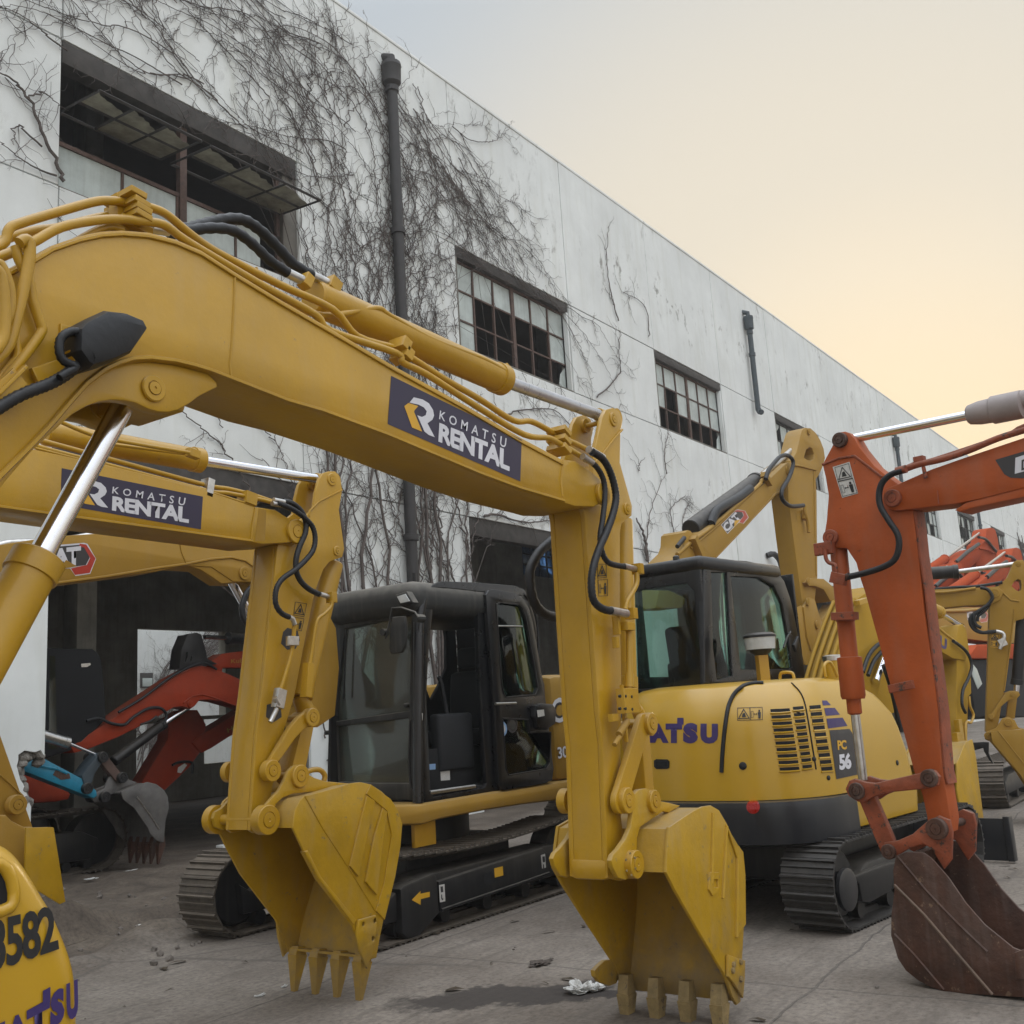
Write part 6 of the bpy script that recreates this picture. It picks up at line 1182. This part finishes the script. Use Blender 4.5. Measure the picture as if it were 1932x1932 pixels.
bm=bmesh.new(); blk(bm,'i',(220,1590),.28,.10,.1,.05,-50,pG); blk(bm,'i',(1020,830),.26,.09,.1,.03,-30,pG); blk(bm,'i',(1450,1240),.12,.16,.06,.02,-10,pG); frombm('pipe_clamp',bm,'tan_paint',G_)
decal('sticker',[PX('i',[(1355,1205),(1440,1200),(1448,1300),(1362,1310)])],pG,'tan_paint',G_,-.025)
Qc=[(225,800),(548,790),(548,960),(225,935)]
catdecal(pG,'i',hom([(225,790),(548,790),(548,965),(225,940)],[(495,1345),(720,1150),(850,1250),(570,1465)]),G_)
plate('bucket_link',pG,pG.t('c8',[(1205,330),(1240,305),(1310,310),(1370,360),(1385,430),(1350,440),(1310,370),(1260,350),(1220,350)]),.34,'tan_paint',G_,c=.03)
plate('bucket_link',pG,pG.t('c8',[(1270,600),(1380,450),(1400,480),(1330,590),(1290,640)]),.2,'tan_paint',G_,c=-.02)
for p in ((1228,325),(1225,440),(1278,570)): boss('link_pin',pG,'c8',p,.07,'tan_paint',G_,c=.04,h=.03)
gb=pG.t('c8',[(1145,480),(1190,460),(1230,500),(1262,600),(1270,660),(1345,660),(1350,720),(1300,790),(1215,800),(1200,750),(1150,600)])
bucket(G_,pG,gb,gb[5:10],.9,'tan_paint',gb[10],None,(-.5,.6),3,tip=.1)
plate('bucket_ear',pG,pG.t('c8',[(1195,470),(1230,415),(1260,430),(1285,520),(1320,600),(1345,660),(1240,720),(1215,640)]),.05,'tan_paint',G_,c=.03)
box('engine_house',W0,10.75,12.9,5.4,7.4,.95,1.72,'tan_paint',G_,.1); track(G_,W0,10.75,13.6,5.3,.4,.7,rolls=4,pitch=.19); track(G_,W0,10.75,13.6,6.9,.4,.7,rolls=4,pitch=.19)
# ================================================================ EXCAVATOR J (tan, right edge)
J_=empty('excavator',(13.5,2.7,0),'tan excavator at the right edge with coupled hoses looping beside its upright arm','excavator',EXG)
FJ=Fr(14.6,3.0,-75); pJ=Pl(FJ,'y',0); J=lambda P: pJ.t('px',P)
plate('stick',pJ,J([(1912,1061),(1918,1057),(1928,1056),(1948,1068),(1956,1150),(1930,1168),(1917,1171),(1912,1178),(1894,1305),(1883,1370),(1872,1382),(1860,1381),(1867,1150),(1868,1110),(1885,1105),(1900,1090),(1907,1075)]),.26,'tan_paint',J_,holes=[pJ.t('j',[(1715,1380),(1760,1290),(1820,1255),(1870,1270),(1890,1360),(1880,1440),(1840,1470),(1780,1440)])])
plate('boom',pJ,J([(1738,1165),(1738,1116),(1753,1113),(1850,1109),(1882,1107),(1893,1117),(1886,1132),(1868,1141),(1820,1143),(1760,1149)]),.30,'tan_paint',J_,c=.03)
boss('stick_top_pin',pJ,'j',(1828,985),.035,'tan_paint',J_,c=0,h=.01); boss('boom_tip_boss',pJ,'j',(1418,1500),.06,'tan_paint',J_,c=.03,h=.02)
pJc=Pl(FJ,'y',.13); A=[pJc.W3('j',[p])[0] for p in ((100,1165),(780,1120),(1800,985))]; cylinder_set('arm',A[0],A[1],A[2],.085,.030,'black_steel',J_,mr='fitting_metal')
for P,c,r,m in (([(270,1490),(600,1480),(900,1440),(1080,1415)],.06,.02,'tan_paint'),([(270,1440),(700,1400),(1100,1380),(1550,1310)],.0,.02,'hose_rubber'),([(1160,1405),(1280,1430),(1360,1520),(1370,1600),(1300,1700),(1200,1770),(1080,1860),(1050,1950),(1090,2060),(1180,2110)],.09,.022,'hose_rubber'),([(1330,1690),(1250,1800),(1130,1900),(1110,2000)],.07,.02,'hose_rubber')): tube('hydraulic_hose' if m!='tan_paint' else 'hydraulic_pipe',pJ.W3('j',P,c),r,m,J_,8,0,4)
for o in (0,22): tube('hydraulic_hose',pJ.W3('k',[(590+o,10),(500+o,70),(480+o,140),(520+o,220),(600+o,262),(700,262-o*.4),(780,248)],.06),.021,'hose_rubber',J_,8,0,4)
tube('hose_fitting',pJ.W3('k',[(780,248),(850,265),(870,310),(850,380),(820,450)],.06),.025,'fitting_metal',J_,8,0,2); bm=bmesh.new(); blk(bm,'k',(852,375),.09,.10,.06,.05,20,pJ); frombm('valve_block',bm,'fitting_metal',J_)
warning(pJ,PX('k',[(725,282),(805,285),(802,345),(722,342)]),PX('k',[(722,352),(802,355),(798,422),(718,418)]),J_,c=.003,bd=[PX('k',[(718,275),(818,285),(808,438),(712,428)])])
tube('weld_seam',pJ.W3('j',[(1340,1480),(1500,1440),(1700,1620),(1850,1645)],.003),.012,'tan_paint',J_,6); tube('weld_seam',pJ.W3('k',[(985,0),(980,100),(920,560),(870,930)],.002),.010,'tan_paint',J_,6)
pJ2=Pl(FJ,'y',-.04)
for cc in (0,-.30): plate('tipping_link',pJ2,pJ2.t('k',[(690,1235),(720,1195),(800,1075),(890,950),(960,925),(1035,935),(1052,975),(1020,1012),(930,1030),(860,1085),(800,1150),(772,1225),(740,1268),(700,1258)]),.03,'tan_paint',J_,c=cc)
plate('bucket_link',pJ2,pJ2.t('k',[(930,1010),(1030,990),(1000,1250),(900,1240)]),.12,'tan_paint',J_,c=-.1)
boss('link_pin',pJ2,'k',(722,1220),.035,'tan_paint',J_,c=0,h=.015); boss('link_pin',pJ2,'k',(975,968),.035,'tan_paint',J_,c=0,h=.015)
A=[pJc.W3('k',[p])[0] for p in ((1075,90),(1015,860),(1005,960))]; cylinder_set('bucket',A[0],A[1],A[2],.07,.035,'black_steel',J_)
pJ3=Pl(FJ,'y',-.22); jb=[pJ3.hit(*p) for p in [(1869,1380),(1930,1376),(1975,1385),(2005,1410),(2012,1450),(2005,1500),(1990,1540),(1968,1530),(1925,1462),(1872,1400)]]
bucket(J_,pJ3,jb,jb[0:7],.72,'tan_paint',jb[6],None,(-.2,-1),3,tip=.15); tube('weld_seam',pJ3.W3('k',[(800,1385),(1000,1640),(1130,1800)],.002),.008,'tan_paint',J_,5)
plate('bucket_ear',pJ2,pJ2.t('k',[(650,1430),(680,1390),(780,1350),(850,1240),(920,1225),(990,1260),(1030,1340),(1060,1360),(800,1400),(735,1480),(690,1500),(650,1480)]),.03,'tan_paint',J_,c=.0); boss('bucket_pin',pJ2,'k',(690,1440),.05,'tan_paint',J_,c=0,h=.03); boss('bucket_pin',pJ2,'k',(915,1285),.05,'tan_paint',J_,c=0,h=.03)
# ---- another tan boom behind it, lower
L_=empty('excavator',(17,4.3,0),'tan excavator arm lying low behind the glazed cab row with a red edged emblem','excavator',EXG)
pL=Pl(W0,'y',4.2); plate('boom',pL,[pL.hit(*p) for p in [(1740,1152),(1800,1146),(1900,1146),(1960,1160),(1960,1215),(1880,1212),(1800,1202),(1740,1200)]],.4,'tan_paint',L_)
catdecal(pL,'j',hom([(225,790),(548,790),(548,965),(225,940)],[(925,1790),(1310,1800),(1320,2020),(925,1980)]),L_)
tube('hydraulic_pipe',pL.W3('j',[(440,1820),(900,1810),(1300,1760)],.03),.025,'tan_paint',L_,8)
plate('bucket_link',pL,pL.t('k',[(170,240),(270,200),(290,200),(275,330),(200,260)]),.2,'tan_paint',L_,c=.05)
# ---- orange raised arms far right
def far_orange(label,dx,dy,s,Yp,word=True):
    o=empty('excavator',(28,Yp+.2,0),label,'excavator',EXG); p=Pl(W0,'y',Yp)
    def q(P): return [p.hit(1725+.10714*(x*s+dx),958.3+.10714*(y*s+dy)) for x,y in P]
    def w(P,c): return [p.w(a,b,c) for a,b in q(P)]
    plate('boom',p,q([(0,1650),(240,1300),(560,1050),(860,830),(1100,712),(1160,705),(1180,760),(1090,940),(570,1400),(100,1900),(-200,2300),(-600,2300)]),.5,'red_far',o,c=.05)
    plate('stick',p,q([(1270,400),(1295,365),(1350,348),(1405,365),(1432,400),(1470,540),(1510,800),(1530,1150),(1560,1500),(1620,2300),(1520,2320),(1470,1700),(1440,1190),(1390,1200),(1300,1330),(1150,1330),(1100,1100),(1090,940),(1180,740),(1180,640),(1250,580)]),.4,'red_far',o)
    A=[w([t],-.2)[0] for t in ((100,1300),(680,880),(1270,430))]; cylinder_set('arm',A[0],A[1],A[2],.11,.035,'red_far',o,mr='fitting_metal')
    tube('hydraulic_hose',w([(1100,520),(1230,560),(1350,700),(1490,870),(1400,940),(1290,1000)],.05),.04,'hose_rubber',o,8,0,4); tube('hydraulic_hose',w([(700,960),(900,780),(1100,640)],.05),.05,'hose_rubber',o,8)
    if word: lettering('boom_lettering','HITACHI',[(1725+.10714*(x*s+dx),958.3+.10714*(y*s+dy)) for x,y in ((355,1370),(800,1010),(850,1060),(400,1420))],p,'white_decal',o,.02,1,c=.056)
    tube('weld_seam',w([(1100,720),(1250,740),(1380,805)],.06),.03,'red_far',o,6); return o
far_orange('tall orange excavator arm at far right, lettered, highest of the orange booms',0,0,1,6.0)
far_orange('orange excavator arm cut by the right edge, its fork below the vine mass',640,400,.86,5.0,False)
far_orange('low orange excavator arm between the tall orange fork and the tan boom',330,760,.75,5.2,False)
far_orange('orange excavator boom lowest of the far row, half hidden by the tan boom',-160,720,.7,5.6,False)
# ---- dark cabbed machine in the gap at right
N_=empty('excavator',(17,3.0,0),'orange and black excavator glimpsed between the yellow and tan sticks','excavator',EXG)
pN=Pl(W0,'y',3.55); q=lambda P: pN.t('px',P)
plate('engine_house',pN,q([(1825,1243),(1845,1216),(1960,1214),(1960,1243)]),1.4,'red_far',N_,bevel=.03)
plate('cab',pN,q([(1834,1244),(1960,1243),(1960,1352),(1850,1352),(1842,1300)]),1.2,'interior_dark',N_,c=-.06,bevel=.03)
plate('windshield',pN,q([(1838,1246),(1850,1262),(1860,1290),(1852,1300),(1842,1275)]),.02,'dirty_glass',N_,c=-.05)
a=q([(1832,1400),(1930,1372)]); track(N_,W0,a[0][0],a[0][0]+3.2,3.2,.45,.65,rolls=4,pitch=.17); track(N_,W0,a[0][0],a[0][0]+3.2,4.4,.45,.65,rolls=4,pitch=.17)
pq=Pl(W0,'x',a[0][0]-.5); plate('dozer_blade',pq,pq.t('k',[(480,1520),(640,1510),(690,1515),(690,1640),(750,1765),(700,1720),(640,1620),(630,1580),(520,1610),(480,1600)]),.06,'black_steel',N_)
# ================================================================ MACHINES IN THE HALL
HG='excavators parked inside the dark hall'
E1=empty('excavator',(8.6,14.4,0),'red excavator in the dark hall with black cab and bent arm rising to the right','excavator',HG)
pe1=Pl(W0,'y',13.3); q=lambda P: pe1.t('l',P)
plate('boom',pe1,q([(400,960),(500,940),(560,880),(700,790),(900,650),(1100,520),(1250,420),(1400,340),(1480,320),(1560,335),(1700,390),(1830,450),(2000,560),(2000,740),(1800,655),(1640,610),(1540,595),(1460,600),(1420,650),(1390,670),(1320,650),(1250,660),(1000,800),(800,900),(700,940),(540,1005),(440,1030)]),.32,'red_paint',E1)
tube('weld_bead',pe1.W3('l',[(1330,625),(1400,570),(1480,555),(1560,575),(1800,660)],.003),.012,'red_paint',E1,6); boss('boom_pin',pe1,'l',(1385,632),.05,'red_paint',E1,c=.001,h=.02)
A=[Pl(W0,'y',13.45).W3('l',[p])[0] for p in ((760,1100),(1170,790),(1370,655))]; cylinder_set('lift',A[0],A[1],A[2],.075,.045,'black_steel',E1)
for P,r in (([(540,770),(640,750),(740,790),(850,800),(920,740),(1040,670),(1140,665),(1190,720),(1170,800)],.022),([(980,800),(1060,770),(1110,730)],.015),([(800,700),(1000,580),(1200,430),(1380,330),(1500,300),(1600,350)],.02)): tube('hydraulic_hose',pe1.W3('l',P,.05),r,'hose_rubber',E1,8,0,4)
plate('stick',pe1,q([(1330,340),(1350,180),(1400,60),(1440,55),(1470,45),(1510,60),(1540,170),(1560,260),(1640,300),(1500,330),(1400,340)]),.25,'black_steel',E1,c=-.1,holes=[q([(1378,280),(1385,210),(1400,200),(1400,240),(1385,285)]),q([(1420,270),(1430,230),(1436,250),(1428,280)])],bevel=.004)
plate('stick',pe1,q([(1590,290),(1700,215),(1900,190),(2000,200),(2000,330),(1700,330),(1690,400),(1620,370)]),.25,'red_paint',E1,c=-.15); lettering('boom_lettering','Kubota',PX('l',[(1718,268),(1905,250),(1905,290),(1718,300)]),pe1,'tan_paint',E1,.01,1,c=-.146)
A=[Pl(W0,'y',13.45).W3('l',[p])[0] for p in ((2000,110),(1690,95),(1500,85))]; cylinder_set('arm',A[0],A[1],A[2],.09,.035,'black_steel',E1)
plate('cab',pe1,q([(190,175),(600,182),(640,215),(665,260),(690,480),(705,760),(560,900),(420,1010),(200,1080),(150,1080)]),.95,'interior_dark',E1,c=.0,bevel=.04)
decal('cab_glass',[PX('l',[(495,305),(570,298),(575,312),(545,330),(500,332)])],pe1,'fitting_metal',E1,.003)
decal('cab_glass',[PX('l',[(240,240),(285,240),(300,1000),(232,1000)])],pe1,'tinted_glass',E1,.003)
plate('engine_house',pe1,q([(-200,1200),(30,1205),(150,1230),(350,1350),(330,1410),(230,1430),(80,1440),(-200,1450)]),1.3,'red_paint',E1,c=.2,bevel=.04)
pz=Pl(W0,'y',13.2); a=pz.t('l',[(60,1850),(800,1850)]); track(E1,W0,a[0][0]-.8,a[1][0],13.0,.5,.82,rolls=4,pitch=.17); track(E1,W0,a[0][0]-.8,a[1][0],14.6,.5,.82,rolls=4,pitch=.17)
E2=empty('excavator',(7.2,12.8,0),'blue excavator arm just inside the first doorway with a bare grey bucket','excavator',HG)
p2e=Pl(W0,'y',12.42); q=lambda P: p2e.t('l',P)
plate('stick',p2e,q([(-300,950),(60,1110),(160,1080),(200,1080),(520,1250),(620,1340),(625,1380),(600,1400),(480,1355),(60,1190),(-300,1060)]),.2,'blue_paint',E2)
tube('weld_seam',p2e.W3('l',[(90,1125),(300,1165),(380,1200)],.002),.015,'blue_paint',E2,5)
plate('tipping_link',p2e,q([(495,1215),(560,1130),(620,1060),(650,1030),(700,1040),(710,1090),(660,1110),(600,1200),(570,1290),(560,1350),(520,1350),(515,1290)]),.24,'pipe_blue',E2,c=.02)
bm=bmesh.new(); bar(bm,p2e,'l',(690,1090),(800,1225),.06,.06,0,.1); frombm('bucket_link',bm,'rusty_frame',E2)
A=[Pl(W0,'y',12.52).W3('l',[p])[0] for p in ((60,850),(390,950),(650,1060))]; cylinder_set('bucket',A[0],A[1],A[2],.07,.02,'fitting_metal',E2)
for p in ((672,1065),(545,1320),(688,1390),(832,1232)): boss('link_pin',p2e,'l',p,.07,'black_steel',E2,c=.03,h=.04,back=.3)
pbk2=Pl(W0,'y',12.3); bk=pbk2.t('l',[(820,1345),(870,1322),(960,1290),(1040,1268),(1110,1285),(1170,1330),(1205,1390),(1212,1480),(1185,1580),(1175,1700),(1170,1760),(1120,1750),(1060,1690),(1040,1640),(930,1480),(840,1410)])
bucket(E2,pbk2,bk,bk[0:11],.75,'bare_steel',bk[10],None,(-.15,-1),5,tip=.28,tw=.08,tm='rust_steel'); tube('weld_seam',pbk2.W3('l',[(950,1390),(1060,1540),(1130,1650)],.003),.012,'fitting_metal',E2,5)
plate('bucket_ear',pbk2,pbk2.t('l',[(640,1400),(660,1360),(740,1320),(780,1230),(830,1190),(880,1225),(1010,1270),(870,1325),(800,1370),(720,1430),(660,1430)]),.03,'bare_steel',E2,c=-.15)
decal('bolt_patch',[PX('l',[(265,1210),(300,1150),(340,1180),(400,1200),(410,1240),(330,1250),(300,1230)])],p2e,'rust_steel',E2,.004)
E3=empty('excavator',(13,15,0),'lettered red excavator in the dark hall folded down behind the second yellow stick','excavator',HG)
p3e=Pl(W0,'y',14.4); q=lambda P: p3e.t('l',P)
plate('boom',p3e,q([(1400,950),(1450,900),(1700,750),(2000,560),(2000,740),(1700,900),(1560,990),(1480,1030)]),.3,'red_paint',E3); lettering('boom_lettering','HITACHI',PX('l',[(1682,832),(1960,690),(1970,730),(1692,868)]),p3e,'tan_paint',E3,.02,1,c=.003)
plate('stick',p3e,q([(1220,760),(1340,680),(1450,680),(1520,800),(1490,1000),(1380,1150),(1190,1330),(1040,1350),(980,1300),(1100,1100),(1210,920)]),.28,'red_paint',E3,c=-.02)
decal('sticker',[PX('l',[(1285,1150),(1340,1115),(1360,1130),(1310,1195),(1280,1190)])],p3e,'sticker_white',E3,-.017)
tube('hydraulic_hose',p3e.W3('l',[(1240,1130),(1300,1105),(1400,1110),(1400,1200)],.02),.02,'hose_rubber',E3,8,0,3); box('engine_house',W0,13.6,16.5,14.2,16,.5,2.1,'interior_dark',E3,.1)
# junk heap on the hall floor
rnd=random.Random(4)
for nm,lab,cat,(x,y,z),r,m in (('tyre','old black tyre lying on the dirt floor of the dark hall','tyre',(11.9,13.3,.12),.42,'hose_rubber'),):
    bm=bmesh.new(); P=[(x+r*math.cos(t*.3),y+r*math.sin(t*.3),z) for t in range(22)]; btube(bm,P,.11,10); tag(frombm(nm,bm,m),lab,cat)
# ================================================================ SMALL THINGS ON THE GROUND
def crumple(name,crop,pt,rx,ry,rz,m,label,cat,seed,group=None):
    p=GP.W3(crop,[pt])[0]; bm=bmesh.new(); bmesh.ops.create_icosphere(bm,subdivisions=4,radius=1)
    for v in bm.verts:
        n_=noise.noise(v.co*1.9+Vector((seed,0,0)))*.9+noise.noise(v.co*5+Vector((seed,3,0)))*.45; k=1+n_
        v.co=Vector((v.co.x*k*rx,v.co.y*k*ry,max(0,(v.co.z*.5+.45)*k*rz)))+p
    o=frombm(name,bm,m,None,True,20); return tag(o,label,cat,group)
crumple('plastic_bag','px',(1095,1872),.075,.06,.05,'paper_white','crumpled white plastic bag on the oil stain by the near bucket','plastic bag',1)
crumple('plastic_bag','px',(1124,1869),.055,.04,.04,'paper_white','smaller torn scrap of white plastic right of the bag','plastic bag',5)
crumple('rag','px',(1020,1819),.09,.05,.018,'cloth_dark','flat dark rag on the concrete above the oil stain','rag',8)
crumple('rag','px',(1255,2000),.03,.03,.02,'cloth_dark','dark rag scrap','rag',9) if False else None
p=GP.W3('m',[(650,1500)])[0]; bm=bmesh.new(); btube(bm,[p+Vector((-.02,.10,.05)),p+Vector((.10,-.05,.05))],.05,14,cap=False); btube(bm,[p+Vector((-.02,.10,.05)),p+Vector((.10,-.05,.05))],.035,14,cap=False); bm2=frombm('paper_roll',bm,'paper_white'); tag(bm2,'dirty white cardboard tube lying on the dirt by the yellow plate','paper roll')
b_=GP.W3('px',[(427,1612)])[0]; bx=empty('carton',b_,'small blue and white carton on the ground behind the second bucket','carton'); box('carton_body',W0,b_.x-.12,b_.x+.12,b_.y-.08,b_.y+.08,0.0,.14,'paper_white',bx,.008); lathe('carton_cup',b_+Vector((.03,.02,.14)),(0,0,1),[(0,.05),(.09,.06)],'blue_glass',bx,14)
for i,(c,pt,rx,ry,lab) in enumerate((('c4',(550,1010),.07,.04,'torn white wrapper on the dirt left of the far steel track'),('c4',(555,945),.04,.03,'small red wrapper on the dirt beside the white tube'),('c4',(800,960),.09,.02,'thin strip of white paper on the dirt floor'),('c4',(945,1275),.10,.06,'crushed white paper scraps at the foot of the dirt ridge'),('c4',(860,1290),.05,.04,'single paper scrap left of the crushed paper on the ridge'),('c4',(1560,1715),.03,.015,'tiny white scrap on the concrete below the second bucket'),('c4',(1705,1660),.02,.012,'tiny bright scrap near the second bucket teeth'))):
    crumple('litter',c,pt,rx,ry,.015,'red_decal' if i==1 else 'paper_white',lab,'litter',20+i,'scraps of litter on the ground')
rnd=random.Random(9)
bm=bmesh.new()
for _ in range(330):
    x,y=rnd.uniform(1.5,13),rnd.uniform(-1,11)
    if rnd.random()<.72: y=rnd.uniform(7.2,12); x=rnd.uniform(2.5,7.5)
    s_=rnd.uniform(.005,.016)*(2.2 if y>7.2 else 1); ret=bmesh.ops.create_icosphere(bm,subdivisions=1,radius=s_,matrix=Matrix.Translation((x,y,s_*.3)))
    for v in ret['verts']: v.co+=Vector((rnd.uniform(-1,1),rnd.uniform(-1,1),rnd.uniform(-.5,.5)))*s_*.35
tag(frombm('gravel',bm,'pebble',None,False),kind='stuff')
bm=bmesh.new()
for _ in range(120):
    x,y=rnd.uniform(1.5,12),rnd.uniform(-.5,9); a=rnd.uniform(0,6.3); l=rnd.uniform(.02,.07); w_=l*rnd.uniform(.1,.5); c,s=math.cos(a),math.sin(a)
    vs=[bm.verts.new((x+u*c-v*s,y+u*s+v*c,.008+z)) for u,v,z in ((-l,-w_,0),(0,-w_,.008),(l,0,.002),(0,w_,.012),(-l,w_*.5,.0))]; bm.faces.new(vs)
tag(frombm('dead_leaves',bm,'leaf_dry',None,False),kind='stuff')
p=[GP.W3('k',[q_])[0]+Vector((0,0,.03)) for q_ in ((520,1900),(700,1790),(870,1720))]; tag(tube('steel_rod',p,.012,'dark_frame'),'thin dark rod on the ground right of the yellow stick','rod')
# ================================================================ EVENING HAZE
hm=bpy.data.materials.new('haze'); hm.use_nodes=True; t=hm.node_tree; t.nodes.clear(); ho=N(t,'ShaderNodeOutputMaterial'); pv=N(t,'ShaderNodeVolumePrincipled'); pv.inputs['Color'].default_value=(.93,.93,.92,1); pv.inputs['Density'].default_value=HAZE; pv.inputs['Anisotropy'].default_value=.35; L(t,pv.outputs[0],ho.inputs['Volume']); M['haze']=hm
if HAZE>0: tag(box('haze',W0,-40,130,-60,60,-1.2,16.5,'haze',None,0),kind='stuff')
# ---------------------------------------------------------------- separate pieces become parts of their own
def split_parts(o):
    bm=bmesh.new(); bm.from_mesh(o.data); bm.verts.ensure_lookup_table(); seen=set(); groups=[]
    for v in bm.verts:
        if v.index in seen: continue
        st=[v]; g=set()
        while st:
            a=st.pop()
            if a.index in g: continue
            g.add(a.index); st+=[e.other_vert(a) for e in a.link_edges]
        seen|=g; groups.append(g)
    if not 1<len(groups)<=60: bm.free(); return
    for g in groups:
        b2=bmesh.new(); mp={i:b2.verts.new(bm.verts[i].co) for i in g}
        for f in bm.faces:
            if f.verts[0].index in g:
                nf=b2.faces.new([mp[v.index] for v in f.verts]); nf.smooth=f.smooth
        for e in bm.edges:
            if not e.smooth and e.verts[0].index in g:
                e2=b2.edges.get((mp[e.verts[0].index],mp[e.verts[1].index]))
                if e2: e2.smooth=False
        me=bpy.data.meshes.new(o.name); b2.to_mesh(me); b2.free()
        for m in o.data.materials: me.materials.append(m)
        q=bpy.data.objects.new(o.name.split('.')[0].replace('rollers','roller'),me); COL.objects.link(q); q.parent=o.parent; q.location=o.location
    bm.free()
    if not o.children: bpy.data.objects.remove(o)
for o in list(bpy.data.objects):
    if o.type=='MESH' and o.parent and not o.children and o.name.split('.')[0] in ('pipe_block','pipe_clamp','weld_seam','track_rollers','pane','bolt','wear_bar','mirror_clamp','column','roof_stub','lamp_bracket','louvre_blade','louvre_slot','stripe_decal','weld_scorch'): split_parts(o)
